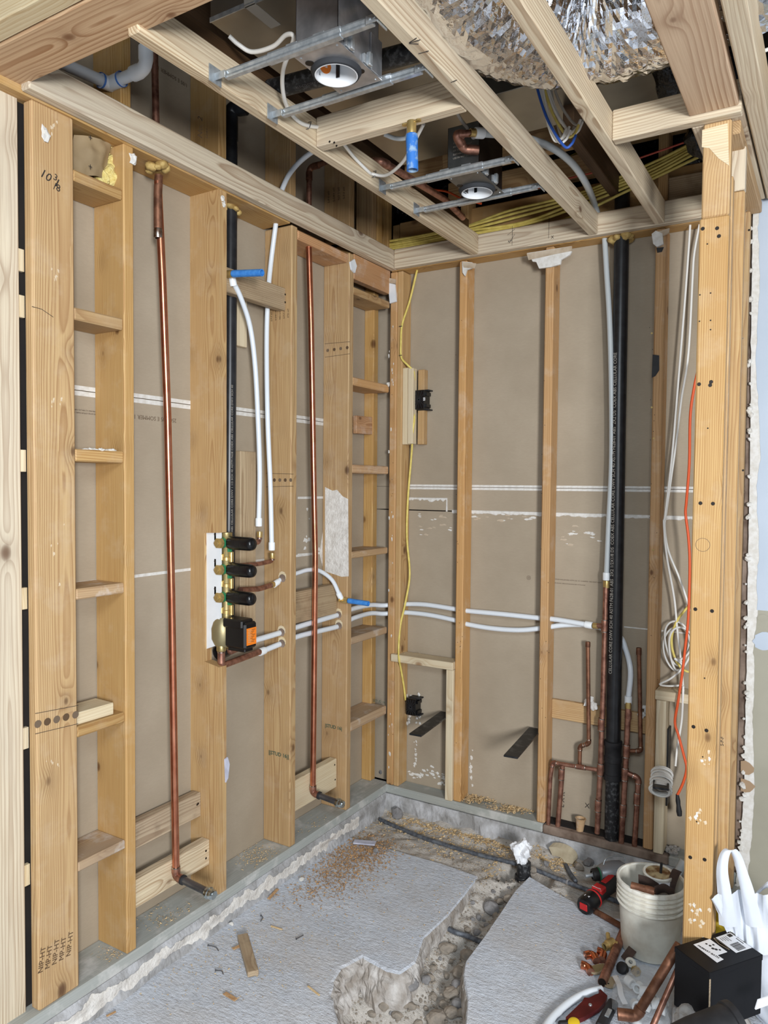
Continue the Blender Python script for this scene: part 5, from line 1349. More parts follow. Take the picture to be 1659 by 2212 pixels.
def trench_stones():
    big = [(1062, 1964, .036, 'flat tan stone in the narrow end of the trench'), (1082, 1950, .02, None), (1100, 1975, .022, None), (1098, 1960, .017, None), (965, 2052, .026, 'long tan stone standing by the slab edge in the trench'), (1008, 2062, .032, 'broad grey-brown stone against the far slab in the trench'), (880, 2134, .036, 'heart-shaped tan stone in the middle of the pit'), (946, 2200, .036, 'large rounded tan stone at the near end of the pit'),
           (832, 2134, .018, None), (920, 2135, .017, None), (935, 2160, .016, None), (960, 2165, .018, None), (990, 2128, .028, None), (992, 2108, .026, None), (978, 2148, .026, None), (988, 2170, .022, None), (975, 2192, .024, None), (1000, 2190, .02, None), (870, 2185, .018, None), (830, 2200, .018, None), (802, 2200, .014, None), (1030, 2015, .016, None), (1010, 2018, .014, None), (935, 2095, .014, None), (905, 2090, .016, None), (890, 2110, .016, None), (858, 2122, .016, None), (1095, 1938, .016, None), (1075, 1930, .014, None)]
    for k, (px, py, r, lab) in enumerate(big):
        g = U(px, py, 'z', -.18); h = floor_h(g.x, g.y)[0]
        g = U(px, py, 'z', h+r*.3)
        zz = -.18
        while floor_h(g.x, g.y)[1] != 2 and zz > -.30: zz -= .02; g = U(px, py, 'z', zz)
        if floor_h(g.x, g.y)[1] != 2: continue
        stone('trench_stone', lab or 'rounded stone lying in the dug trench', (g.x, g.y, floor_h(g.x, g.y)[0]+r*.38), r, (1.05, rr.uniform(.75, 1), rr.uniform(.55, .75)), m_stone if k % 3 else m_stoneg, 70+k, .32, None if lab else 'stones in the trench', rot=rr.uniform(0, 6), sub=3)
    xs = [q[0] for q in TRP]; ys = [q[1] for q in TRP]; n = 0; B1 = B(); tries = 0
    while n < 70 and tries < 5000:
        tries += 1
        x = rr.uniform(min(xs), max(xs)); y = rr.uniform(min(ys)-.1, max(ys)); h, zn = floor_h(x, y)
        if zn != 2: continue
        px, py = PR((x, y, h))
        if not (690 < px < 1150 and 1890 < py < 2230): continue
        r = rr.choice((.007, .008, .010, .012, .015)); n += 1
        stone('trench_stone', 'rounded stone lying in the dug trench', (x, y, h+r*.35), r, (1, rr.uniform(.7, 1), rr.uniform(.6, .85)), m_stone if n % 3 else m_stoneg, 200+n, .35, 'stones in the trench', rot=rr.uniform(0, 6))
    n = 0
    while n < 1500:
        x = rr.uniform(min(xs), max(xs)); y = rr.uniform(min(ys)-.1, -.02 if n % 4 == 0 else max(ys)); h, zn = floor_h(x, y)
        if zn != 2: continue
        n += 1; r = rr.uniform(.0018, .006); B1.blob((x, y, h+r*.4), r, .5, 1, n, (1, .8, .7))
    tag(B1.mk('trench_gravel', m_stone), 'fine gravel and crumbs covering the dug earth', 'gravel', kind='stuff')
trench_stones()
# --- wood shavings: curled flakes
def shavings(name, label, zones, n, smin, smax, mat, seed):
    q = random.Random(seed); v = []; f = []
    tot = sum(z[4] for z in zones); k = 0
    while k < n:
        pick = q.uniform(0, tot); 
        for z in zones:
            pick -= z[4]
            if pick <= 0: break
        px = q.gauss(z[0], z[2]); py = q.gauss(z[1], z[3]); k += 1
        lev = z[5] if len(z) > 5 else None
        if lev is None:
            g = U(px, py, 'z', FZ)
            if not (0.03 < g.x < 1.9 and g.y < -.02): continue
            h = floor_h(g.x, g.y)[0]; g = U(px, py, 'z', h)
            base = Vector((g.x, g.y, floor_h(g.x, g.y)[0]))
        else:
            base = U(px, py, 'z', lev)
            if len(z) > 6 and not (z[6][0] < base.x < z[6][1] and z[6][2] < base.y < z[6][3]): continue
        a = q.uniform(0, 6.28); L = q.uniform(smin, smax); w = L*q.uniform(.25, .6); cu = q.uniform(-.5, .9)
        d = Vector((math.cos(a), math.sin(a), q.uniform(-.25, .25))); s = Vector((-math.sin(a), math.cos(a), q.uniform(-.5, .5)))
        base.z += q.uniform(.0008, .006); i0 = len(v)
        for t in (-1, 0, 1):
            c = base+d*(L/2*t)+Vector((0, 0, cu*L*.28*(t*t)))
            v += [c-s*w/2, c+s*w/2]
        f += [(i0, i0+1, i0+3, i0+2), (i0+2, i0+3, i0+5, i0+4)]
    tag(mk(name, v, f, mat), label, 'shavings', kind='stuff')
m_shavb = M('wood_shaving_brown', lin(204, 166, 122), .9, col2=lin(174, 134, 94), scale=90)
shavings('wood_shavings', 'pale curled wood shavings scattered over the broken floor strip', [(830, 1742, 26, 12, 3), (880, 1780, 50, 10, 2), (950, 1790, 60, 10, 4), (1040, 1805, 55, 12, 5), (1070, 1825, 35, 10, 3), (990, 1840, 60, 10, 1.2), (1180, 1865, 35, 12, 2), (1075, 1892, 16, 10, 1), (1215, 1860, 20, 10, 1)], 3300, .005, .015, m_shav, 3)
shavings('wood_shavings', 'heap of fine brown shavings round the pale card packet', [(760, 1850, 40, 22, 5), (800, 1830, 30, 14, 3), (720, 1890, 35, 20, 2), (680, 1925, 60, 22, 1.2)], 3000, .004, .011, m_shavb, 4)
shavings('wood_shavings', 'pale shavings piled on the far sill between two studs', [(1040, 1728, 40, 5, 3, .004, (.405, .768, .0, .086)), (1110, 1748, 32, 5, 3, .004, (.405, .768, .0, .086)), (1040, 1722, 30, 5, 2, .012, (.405, .768, .03, .086))], 1600, .005, .013, m_shav, 5)
shavings('sawdust', 'fine sawdust flecks spread over the near slab', [(560, 2010, 120, 50, 2), (900, 1900, 140, 40, 3), (450, 2090, 110, 40, 2), (760, 1960, 160, 60, 2), (1150, 1990, 90, 60, .6), (330, 2060, 60, 30, 1)], 2200, .0015, .006, m_shav, 6)
shavings('sawdust', 'sawdust lying on the side sill between the studs', [(360, 1985, 40, 16, 2, .002, (-.135, -.005, -1.53, -1.17)), (560, 1850, 30, 14, 3, .002, (-.135, -.005, -1.125, -.77)), (250, 2060, 30, 14, 1, .002, (-.135, -.005, -1.74, -1.58)), (690, 1790, 30, 12, 1, .002, (-.135, -.005, -.72, -.36))], 900, .002, .008, m_shav, 7)
shavings('splinters', 'dry splinters on the dusty shelf above the low outlet box', [(812, 1346, 20, 5, 2, U(800, 1364, 'x', -.05).z+.004, (-.13, .0, -.30, -.02))], 70, .012, .035, m_shav, 8)
shavings('wood_crumbs', 'wood crumbs on the short fresh block over the low outlet box', [(920, 1408, 40, 4, 2, U(853, 1413, 'y', -.012).z+.001, (.04, .36, -.015, .065))], 160, .003, .009, m_shav, 9)
shavings('dust_crumbs', 'brown crumbs on the short sill by the end post', [(1450, 1483, 20, 4, 2, zb+.001, (1.27, 1.5, -.015, .065))], 260, .002, .006, m_shavb, 10)
# --- small things on the slab
p = onfl(788, 1820, .004)
tag(board('card_packet', onfl(764, 1818, .006), onfl(811, 1822, .006), (0, 1, 0), .034, .006, m_card, None, .001), 'pale lilac folded card packet lying in the brown shavings', 'packet')
tag(board('wood_scrap', onfl(524, 2022, .012), onfl(547, 2104, .012), (1, .2, 0), .036, .018, m_weath, None, .002), 'short weathered wood offcut lying alone on the near slab', 'wood scrap')
tag(board('wood_scrap', onfl(40, 2240, .012), onfl(150, 2196, .012), (.5, -1, 0), .05, .02, m_oldr, None, .002), 'reddish board offcut lying by the foot of the broad post', 'wood scrap')
tag(board('wood_chip', onfl(503, 2050, .003), onfl(520, 2042, .003), (0, 1, 0), .012, .003, m_shavb, None, .0004), 'flat orange wood chip beside the lone offcut', 'wood chip')
for k, (a, b_, w, lab) in enumerate((((580, 1942), (600, 1920), .012, 'brown splinter lying along the kerb under the first bay of valves'), ((610, 2008), (585, 2000), .006, 'thin pale splinter near the kerb, past the lone offcut'), ((485, 2145), (510, 2160), .014, 'split wood chip at the near edge of the slab'), ((665, 2130), (690, 2150), .006, 'pale sliver on the slab short of the pit'), ((230, 2195), (250, 2185), .008, 'small orange splinter near the broad post'))):
    tag(board('wood_chip', onfl(a[0], a[1], .002), onfl(b_[0], b_[1], .003), (0, 1, 0), w, .0025, m_shav if k % 2 else m_shavb, None, .0003), lab, 'wood chip')
for k, (a, b_, lab) in enumerate((((450, 2042), (472, 2054), 'bent nail on the slab beyond the first capped stub'), ((466, 2096), (482, 2104), 'bent nail on the slab short of the lone offcut'), ((564, 1978), (563, 1990), 'dark nail on the slab near the kerb'), ((640, 2028), (655, 2020), 'small wire scrap in the middle of the slab'))):
    P, Q = onfl(a[0], a[1], .002), onfl(b_[0], b_[1], .002); m_ = (P+Q)/2+Vector((.004, .006, .002))
    tag(B().tube(smooth_path([P, m_, Q], 4), .0016, 6).lathe([(0, 0), (.0035, 0), (.0035, .001), (0, .001)], P, P-m_, 8).mk('nail', m_steel), lab, 'nail')
q = onfl(500, 1998); stone('plaster_crumb', 'bluish plaster crumb on the slab by the kerb', (q.x, q.y, q.z+.004), .010, (1, .7, .5), m_gyp, 91, .5, None, 'plaster')
q = onfl(652, 1902); stone('plaster_crumb', 'white plaster lump at the edge of the brown shavings', (q.x, q.y, q.z+.005), .012, (1, .8, .6), m_gyp, 92, .5, None, 'plaster')
# --- offcut on a niche shelf and dust piles
zs = U(269, 1538, 'y', LY[0]).z
tag(board('wood_offcut', Vector((-.062, -1.742, zs+.019)), Vector((-.058, -1.607, zs+.019)), (1, 0, 0), .088, .036, m_pine, None, .002), 'pale sawn offcut resting on the fifth niche shelf', 'wood offcut')
b = B(); zs3 = U(269, 975, 'y', LY[0]).z
for k in range(14): b.blob((R.uniform(-.05, -.01), R.uniform(-1.69, -1.60), zs3+.002), R.uniform(.005, .011), .6, 2, k, (1, 1.3, .6))
tag(b.mk('plaster_crumbs', m_gyp), 'white plaster crumbs on the third niche shelf', 'plaster', kind='stuff')
# --- pail of odds and ends
def pail():
    c = Vector((1.352, -.483, SL)); ax = (0, 0, 1)
    t = thing('plastic_pail', 'dirty white plastic pail behind the end post, full of scraps', 'pail', c)
    h = .248
    lathe('pail_body', [(0, .002), (.086, .002), (.093, .008), (.100, .11), (.104, .165), (.108, h-.002), (.103, h-.003), (.099, .165), (.088, .012), (0, .012)], c, ax, m_pail, t, 40)
    lathe('rim', [(.107, h-.012), (.1135, h-.012), (.1145, h-.006), (.113, h+.001), (.106, h+.002), (.103, h-.004)], c, ax, m_pailr, t, 40)
    for z in (.168, .186, .204, .219): lathe('hoop', [(.1045, z), (.1125, z+.001), (.113, z+.004), (.1055, z+.006)], c, ax, m_pailr, t, 40)
    top = c+Vector((0, 0, h))
    cc = top+Vector((.018, .022, -.10))
    k = thing('cement_can', 'white solvent can with a stained lid and a brush stem in the pail', 'can', cc)
    lathe('can_body', [(0, 0), (.046, 0), (.047, .003), (.047, .112), (.044, .116)], cc, (.02, -.06, 1), m_lblw, k, 30)
    lathe('lid', [(.046, .112), (.050, .114), (.051, .122), (.048, .126), (.043, .122), (0, .121)], cc, (.02, -.06, 1), m_pailr, k, 30)
    lathe('stained_top', [(.042, .1225), (.0, .1235)], cc, (.02, -.06, 1), m_rust, k, 24)
    tube('brush_stem', [cc+Vector((.01, -.008, .12)), cc+Vector((.012, -.008, .158))], .0045, m_blkm, k, 8)
    B().box((cc.x-.030, cc.y-.049, cc.z+.075), (cc.x-.005, cc.y-.045, cc.z+.10)).mk('printed_band', m_red, k)
    def strip(nm, lab, pts, wd, w, mt=m_cloth):
        P = smooth_path(pts, 6); v = []; f = []; wd = Vector(wd).normalized()
        for q in P:
            v += [q-wd*w/2, q+wd*w/2, q+wd*w/2+Vector((.0012, -.0012, .0012)), q-wd*w/2+Vector((.0012, -.0012, .0012))]
        for i in range(len(P)-1):
            for a in range(4): f.append((i*4+a, i*4+(a+1) % 4, (i+1)*4+(a+1) % 4, (i+1)*4+a))
        f += [(3, 2, 1, 0), tuple(range(len(P)*4-4, len(P)*4))]
        tag(mk(nm, v, f, mt, None, True, 40), lab, 'abrasive cloth', 'abrasive strips in the pail')
    strip('abrasive_strip', 'brown abrasive strip draped across the middle of the pail', [top+Vector((-.035, -.035, .006)), top+Vector((0, -.045, .010)), top+Vector((.035, -.05, .0))], (.05, -.4, 1), .042)
    strip('abrasive_strip', 'folded brown abrasive strip at the pail edge nearest the box', [top+Vector((.02, -.082, -.002)), top+Vector((.055, -.07, .016)), top+Vector((.08, -.04, -.01))], (.0, -.5, 1), .045)
    strip('abrasive_strip', 'dark rounded abrasive strip standing up in the pail', [top+Vector((.062, -.01, -.05)), top+Vector((.066, -.005, .0)), top+Vector((.078, .0, .042)), top+Vector((.084, .004, .052))], (1, -.35, 0), .03)
    a = U(1363, 1952, 'y', -.575); e = U(1415, 1960, 'y', -.575)
    a.z = e.z = top.z+.006
    kk = thing('copper_offcut', 'short copper pipe offcut lying across the pail rim', 'pipe', a)
    tube('pipe', [a, e-(e-a)*.3], .0125, m_cope, kk, 16); ring('coupling', e-(e-a)*.22, e-a, .0145, .03, m_cope, kk)
    lathe('bore', [(0, .0008), (.010, .0008)], a, a-e, m_hole, kk, 14)
    return t
pail()
a = U(1390, 1925, 'y', -.32); e = U(1300, 1938, 'y', -.36); 
tq = thing('copper_offcut', 'copper pipe lying on the slab between the pail and the red power tool', 'pipe', e)
tube('pipe', [Vector((1.13, -.37, SL+.011)), Vector((1.25, -.42, SL+.011))], .011, m_cope, tq, 14)
# --- red and black power tool
def ptool():
    N = U(1264, 1892, 'z', -.050); Bk = U(1356, 1880, 'z', -.040); E = U(1260, 1960, 'z', -.085); J = U(1338, 1893, 'z', -.058)
    t = thing('power_tool', 'red and black cordless pressing tool lying by the broken floor edge', 'power tool', (J.x, J.y, SL))
    d = (Bk-N).normalized(); L = (Bk-N).length
    lathe('nozzle', [(0, 0), (.008, 0), (.008, .03), (.012, .032)], N, d, m_galv, t, 16)
    lathe('collar', [(.014, .028), (.021, .03), (.024, .036), (.024, .052), (.026, .053), (.022, .058)], N, d, m_rub, t, 22)
    lathe('green_ring', [(.0242, .053), (.0262, .053), (.0262, .057), (.0242, .057)], N, d, m_green, t, 22)
    lathe('head', [(.020, .056), (.032, .062), (.040, .085), (.043, .12), (.040, L-.026), (.024, L-.004), (0, L)], N, d, m_grey, t, 26)
    hk = [N+d*.075+Vector((0, .0, .034)), N+d*.080+Vector((0, .01, .056)), N+d*.12+Vector((0, .018, .060)), N+d*.16+Vector((0, .014, .052)), N+d*.165+Vector((0, .006, .034))]
    tube('hanging_hook', fillet(hk, .012), .0028, m_galv, t, 8)
    h = (E-J).normalized(); hl = (E-J).length
    lathe('red_band', [(.026, -.012), (.037, -.004), (.038, .020), (.034, .040), (.028, .044)], J, h, m_red, t, 24)
    lathe('handle', [(.030, .036), (.032, .06), (.029, .11), (.027, .16), (.030, hl-.075), (.030, hl-.07)], J, h, m_rub, t, 20)
    side = h.cross(Vector((0, 0, 1))).normalized(); upv = side.cross(h).normalized()
    RM = Matrix(((h.x, side.x, upv.x), (h.y, side.y, upv.y), (h.z, side.z, upv.z))).to_4x4()
    def at(s, a, b): return J+h*s+side*a+upv*b
    B().box((.05, -.010, .0265), (.115, .012, .0325), .003, Matrix.Translation(J) @ RM).mk('red_stripe', m_red, t)
    B().box((hl-.125, -.024, -.012), (hl-.085, .020, .0335), .005, Matrix.Translation(J) @ RM).mk('red_panel', m_red, t)
    bt = lathe('battery', [(.026, hl-.07), (.033, hl-.066), (.0345, hl-.05), (.034, hl-.012), (.028, hl-.002), (0, hl)], J, h, m_blk, t, 22)
    lathe('red_ring', [(.0305, hl-.074), (.0345, hl-.072), (.0345, hl-.068), (.0305, hl-.066)], J, h, m_red, t, 22)
    B().box((hl-.004, -.016, -.012), (hl+.0015, .016, .014), .002, Matrix.Translation(J) @ RM).mk('red_end_label', m_red, bt)
    text('printed_lettering', 'Milwaukee', .0085, at(hl-.090, -.019, .0338), -h*.0+side, -h, m_lblw, t, .0002, shear=.3)
    text('printed_lettering', 'M12', .012, at(hl-.022, -.012, .0335), side, -h, m_lblw, t, .0002, bold=.0004)
ptool()
# --- copper and brass fittings by the pail
def celbow(label, A, C, D, r=.0115):
    A, C, D = Vector(A), Vector(C), Vector(D); t = thing('copper_elbow', label, 'pipe fitting', C, 'loose copper elbows on the slab')
    pts = fillet([A, C, D], .03, 8); n = len(pts)
    rs = [r*1.12]*3+[r]*(n-6)+[r*1.12]*3
    v, f = tube_geo(pts, rs, 16, False); mk('elbow_body', v, f, m_copn, t, True, 60)
    for e_, o_ in ((pts[0], pts[1]), (pts[-1], pts[-2])): lathe('bore', [(0, -.002), (r*1.08, -.002), (r*1.14, .0005)], e_, e_-o_, m_copd, t, 16)
    return t
z = .0125
celbow('loose copper elbow nearest the brass valve body', onfl(1291, 2054, z), onfl(1304, 2058, z), onfl(1300, 2074, z))
celbow('loose copper elbow lying between its two fellows', onfl(1264, 2064, z), onfl(1280, 2060, z+.004), onfl(1289, 2076, z))
celbow('loose copper elbow farthest from the pail', onfl(1256, 2084, z), onfl(1270, 2088, z), onfl(1276, 2100, z))
def bvalve():
    c = onfl(1316, 2040, .02); t = thing('brass_valve', 'small brass valve body lying between the copper elbows and the pail', 'pipe fitting', c)
    lathe('body', [(.010, -.022), (.0155, -.02), (.0155, -.006), (.017, -.004), (.017, .008), (.013, .012), (.013, .022), (.009, .022)], c, (-.45, -.75, -.1), m_brass, t, 18)
    lathe('inlet', [(.0075, 0), (.0075, .045), (.006, .045), (.005, .02)], c, (-.35, .9, .25), m_brass, t, 14)
    lathe('side_port', [(.008, 0), (.008, .022), (.0105, .024), (.0105, .03), (0, .031)], c, (.95, .2, .2), m_brass, t, 14)
bvalve()
a = U(1301, 2122, 'z', SL+.016); e = U(1350, 2005, 'z', SL+.02)
tq = thing('copper_offcut', 'reddish copper pipe leaning at the pail foot with its open end forward', 'pipe', a)
tube('pipe', [a, e], .0145, m_copd, tq, 18); lathe('bore', [(0, .001), (.0125, .001)], a, a-e, m_hole, tq, 16)
def tag_plate(label, px, py, rot, hole):
    c = onfl(px, py, .006); n = 22; poly = []
    for k in range(n):
        a = 2*math.pi*k/n; r = 1-.28*(1+math.cos(a))/2*0
        x = math.cos(a)*.036; y = math.sin(a)*.017*(1-.45*math.cos(a))
        poly.append(Vector((c.x+x*math.cos(rot)-y*math.sin(rot), c.y+x*math.sin(rot)+y*math.cos(rot), c.z)))
    t = thing('beige_handle', label, 'handle', c, 'beige tear-shaped handles by the pail')
    prism('plate', poly, (0, 0, .006), m_putty, t)
    inn = [c+(p-c)*.82+Vector((0, 0, .0055)) for p in poly]
    if hole: lathe('hole', [(.003, 0), (0, .0005)], c+Vector((-.022*math.cos(rot), -.022*math.sin(rot), .0064)), (0, 0, 1), m_hole, t, 10)
    else: prism('inset', inn, (0, 0, .0012), m_bronze2, t)
tag_plate('beige tear-shaped handle lying beside the elbows', 1292, 2094, 1.15, False)
tag_plate('beige tear-shaped handle with a hole beside the clear bag', 1322, 2122, 1.3, True)
p = onfl(1362, 2080, .018)
tag(lathe('rubber_washer', [(.006, -.006), (.014, -.006), (.017, -.001), (.017, .004), (.013, .007), (.0075, .007), (.006, .002)], p, (.2, -.45, 1), m_pailr, None, 22), 'pale ring washer standing on the clutter in front of the pail', 'washer')
p = onfl(1374, 2098, .014)
tag(lathe('brass_nut', [(.006, -.010), (.0145, -.010), (.0145, .008), (.011, .010), (.006, .010)], p, (.7, -.6, .2), m_brass, None, 6), 'hexagonal brass nut beside the clear bag', 'pipe fitting')
p = onfl(1345, 2092, .012)
tag(lathe('rubber_bung', [(0, -.008), (.018, -.008), (.020, .0), (.018, .010), (.010, .014), (0, .014)], p, (-.3, -.6, .6), m_blkm, None, 20), 'round black bung between the leaning copper pipe and the washer', 'pipe fitting')
tag(board('slate_scrap', onfl(1350, 2055, .03), onfl(1366, 2068, .028), (1, .6, .8), .045, .003, m_cloth, None, .0005), 'dark square of abrasive cloth leaning on the pail foot', 'abrasive cloth')
# --- clear bag of white fittings
def clearbag():
    c = U(1396, 2158, 'z', -.070); t = thing('clear_bag', 'clear plastic bag of white fittings in front of the pail', 'bag', (c.x, c.y, SL))
    v, f = ico(4); out = []
    for p in v:
        k = 1+.22*noise.noise(p*2.1+Vector((1, 5, 2)))+.10*noise.noise(p*6)
        q = Vector((p.x*.095, p.y*.115, p.z*.062))*k
        q.z = max(q.z, -.045); out.append(c+q)
    mk('film', out, f, m_clear, t, True)
    rr = random.Random(4)
    for k in range(16):
        a = rr.uniform(0, 6.28); r = rr.uniform(0, .075); cc = c+Vector((r*math.cos(a), r*1.2*math.sin(a), rr.uniform(-.022, .022)))
        ax = Vector((rr.uniform(-1, 1), rr.uniform(-1, 1), rr.uniform(-.3, 1)))
        o = lathe('white_fitting', [(.009, -.012), (.0145, -.012), (.0150, 0), (.0145, .012), (.009, .012), (.0088, 0), (.009, -.012)], cc, ax, m_pexr, None, 16)
        tag(o, 'white plastic ring fitting inside the clear bag', 'pipe fitting', 'white ring fittings in the clear bag')
    st = [U(1322, 2108, 'z', -.08), U(1332, 2128, 'z', -.065), U(1336, 2150, 'z', -.07), U(1345, 2170, 'z', -.08)]
    v = []; f = []
    for q in smooth_path(st, 5): v += [q, q+Vector((.014, .006, .004))]
    for i in range(len(v)//2-1): f.append((2*i, 2*i+1, 2*i+3, 2*i+2))
    mk('white_print_strip', v, f, m_lblw, t, True)
clearbag()
def leaning(label, a, e, r, mat, tip=False):
    t = thing('copper_offcut', label, 'pipe', a)
    tube('pipe', [a, e], r, mat, t, 16)
    if tip: elbow('elbow', a+(e-a).normalized()*.02, a-(e-a).normalized()*.004, a+Vector((-.05, -.02, -.005)), r, mat, t)
    return t
leaning('long dark copper pipe with a knee leaning across the clear bag towards the end post', U(1376, 2192, 'y', -.93), U(1468, 2040, 'y', -.845), .0135, m_cope, True)
leaning('thinner copper pipe leaning beside the dark one on the clear bag', U(1404, 2230, 'y', -.97), U(1468, 2085, 'y', -.86), .0085, m_copd)
# --- white hose arc and hand tools at the near edge
hp = [U(px, py, 'z', SL+.012) for px, py in ((1168, 2240), (1182, 2212), (1205, 2186), (1235, 2162), (1268, 2145), (1300, 2137))]
tag(tube('white_hose', smooth_path(hp, 6), .0115, m_pex, None, 14), 'curved white tube offcut lying on the slab at the near edge', 'tube')
def shears():
    z = SL+.012
    t = thing('tube_cutter', 'dark red and black tube cutter lying open beside the white hose', 'hand tool', onfl(1280, 2185))
    poly = [U(px, py, 'z', z) for px, py in ((1222, 2207), (1258, 2172), (1262, 2164), (1272, 2165), (1285, 2158), (1297, 2154), (1293, 2148), (1297, 2146), (1312, 2160), (1308, 2172), (1295, 2186), (1262, 2206), (1235, 2216))]
    prism('red_jaw', poly, (0, 0, .014), m_maroon, t)
    lathe('pivot', [(0, 0), (.0055, 0), (.0045, .003), (0, .004)], U(1275, 2171, 'z', z+.014), (0, 0, 1), m_galv, t, 12)
    b = board('black_grip', U(1296, 2222, 'z', z+.012), U(1326, 2164, 'z', z+.016), (1, .4, 0), .030, .024, m_blkm, t, .006)
    board('blade', U(1310, 2196, 'z', z+.026), U(1318, 2180, 'z', z+.027), (1, .4, 0), .012, .003, m_galv, t, .0005)
    board('black_grip', U(1206, 2214, 'z', z), U(1236, 2212, 'z', z), (0, 1, 0), .02, .02, m_blkm, t, .005)
    lathe('yellow_dial', [(0, 0), (.017, 0), (.017, .008), (.012, .011), (0, .011)], U(1240, 2213, 'z', z+.006), (0, -.3, 1), m_yelp, t, 20)
shears()
# --- black carton with labels, propped on rubble
def carton():
    zt = .175
    P = [U(1467, 2042, 'z', zt), U(1576, 2007, 'z', zt), U(1647, 2062, 'z', zt), U(1533, 2101, 'z', zt)]
    A = P[3]; ex = (P[2]-P[3]); ey = (P[0]-P[3]); X = ex.normalized(); Y = (ey-X*ey.dot(X)).normalized()
    w, d, h = ex.length, ey.length, .170
    t = thing('black_carton', 'black cardboard carton with two white labels on top', 'box', A+X*w/2+Y*d/2+Vector((0, 0, -h)))
    RM = Matrix(((X.x, Y.x, 0, A.x), (X.y, Y.y, 0, A.y), (0, 0, 1, zt), (0, 0, 0, 1)))
    B().box((0, 0, -h), (w, d, -.002), .0015, RM).mk('carton_body', m_box, t)
    B().box((-.0012, -.0012, -.016), (w+.0012, d+.0012, 0), .0012, RM).mk('lid', m_box, t)
    B().box((-.0016, -.0018, -h+.004), (.0030, -.0004, -.018), 0, RM).mk('worn_corner', m_weath, t)
    def W(a, b, c=0.0): return RM @ Vector((a, b, c))
    def inv(px, py):
        q = U(px, py, 'z', zt)-A; return (q.dot(X), q.dot(Y))
    c1 = [inv(*p) for p in ((1498, 2041), (1533, 2029), (1571, 2057), (1550, 2064), (1563, 2073), (1549, 2080))]
    lab = prism('picture_label', [W(a, b, .0006) for a, b in c1], (0, 0, .0006), m_lblw, t)
    a0 = inv(1506, 2044); a1 = inv(1556, 2074)
    D = (W(*a1)-W(*a0)); perp = Vector((-D.y, D.x, 0))
    cen = W(*a0)
    s = D.length/7.3
    text('printed_lettering', 'PRIMARY BATH', s*.98, W(a0[0], a0[1], .0014), D, perp, m_ink, lab, .0002, bold=.0002)
    for (px, py, r) in ((1526, 2040, .006), (1534, 2044, .007), (1541, 2042, .006), (1547, 2052, .008), (1555, 2053, .006), (1540, 2050, .008)):
        a, b = inv(px, py); r *= .55; lathe('printed_picture', [(0, .0013), (r, .0013), (r, .0016), (0, .0017)], W(a, b, 0), (0, 0, 1), m_blkm, lab, 10)
    c2 = [inv(*p) for p in ((1546, 2026), (1577, 2015), (1624, 2048), (1590, 2059))]
    l2 = prism('shipping_label', [W(a, b, .0006) for a, b in c2], (0, 0, .0006), m_lblw, t)
    u0 = Vector(c2[0]+(0,)); uu = Vector(c2[3]+(0,))-u0; vv = Vector(c2[1]+(0,))-u0
    def LP(a, b): q = u0+uu*a+vv*b; return W(q.x, q.y, .0012)
    def bar(a0, a1, b0, b1, nm='barcode_bar'):
        prism(nm, [LP(a0, b0), LP(a1, b0), LP(a1, b1), LP(a0, b1)], (0, 0, .0003), m_ink, l2)
    x = .55
    for wv in (.012, .03, .01, .02, .034, .012, .024, .012, .03, .014, .02, .012): bar(x, x+wv, .2, .75); x += wv+.016
    bar(.06, .22, .66, .92, 'printed_logo')
    for k in range(4): bar(.10, .42-.05*k, .50-.12*k, .53-.12*k, 'printed_line')
    bar(.36, .72, .88, .93, 'printed_line')
    for k in range(6): prism('printed_line', [W(*inv(1541+6*k*.35, 2027+2.2*k)), W(*inv(1543+6*k*.35, 2026+2.2*k)), W(*inv(1571+3*k*.35, 2046+2.2*k*.5)), W(*inv(1570+3*k*.35, 2046.4+2.2*k*.5))], (0, 0, .0004), m_putty, t)
    # what it stands on
    cc = A+X*w*.45+Y*d*.55
    v, f = box_geo((-.085, -.075, SL), (.085, .085, zt-h), .02)
    bmv = [Vector((cc.x+p[0]*X.x+p[1]*Y.x+.006*noise.noise(Vector(p)*20), cc.y+p[0]*X.y+p[1]*Y.y, p[2])) for p in v]
    tag(mk('concrete_chunk', bmv, f, m_conc), 'rough concrete chunk propping up the black carton', 'concrete')
    return A, X, Y
CA, CX, CY = carton()
q = U(1483, 2196, 'y', -1.0)
stone('foil_scrap', 'crumpled pale scrap at the foot of the black carton', q, .035, (.9, .9, 1.0), m_conc, 33, .5, None, 'scrap', sub=3)
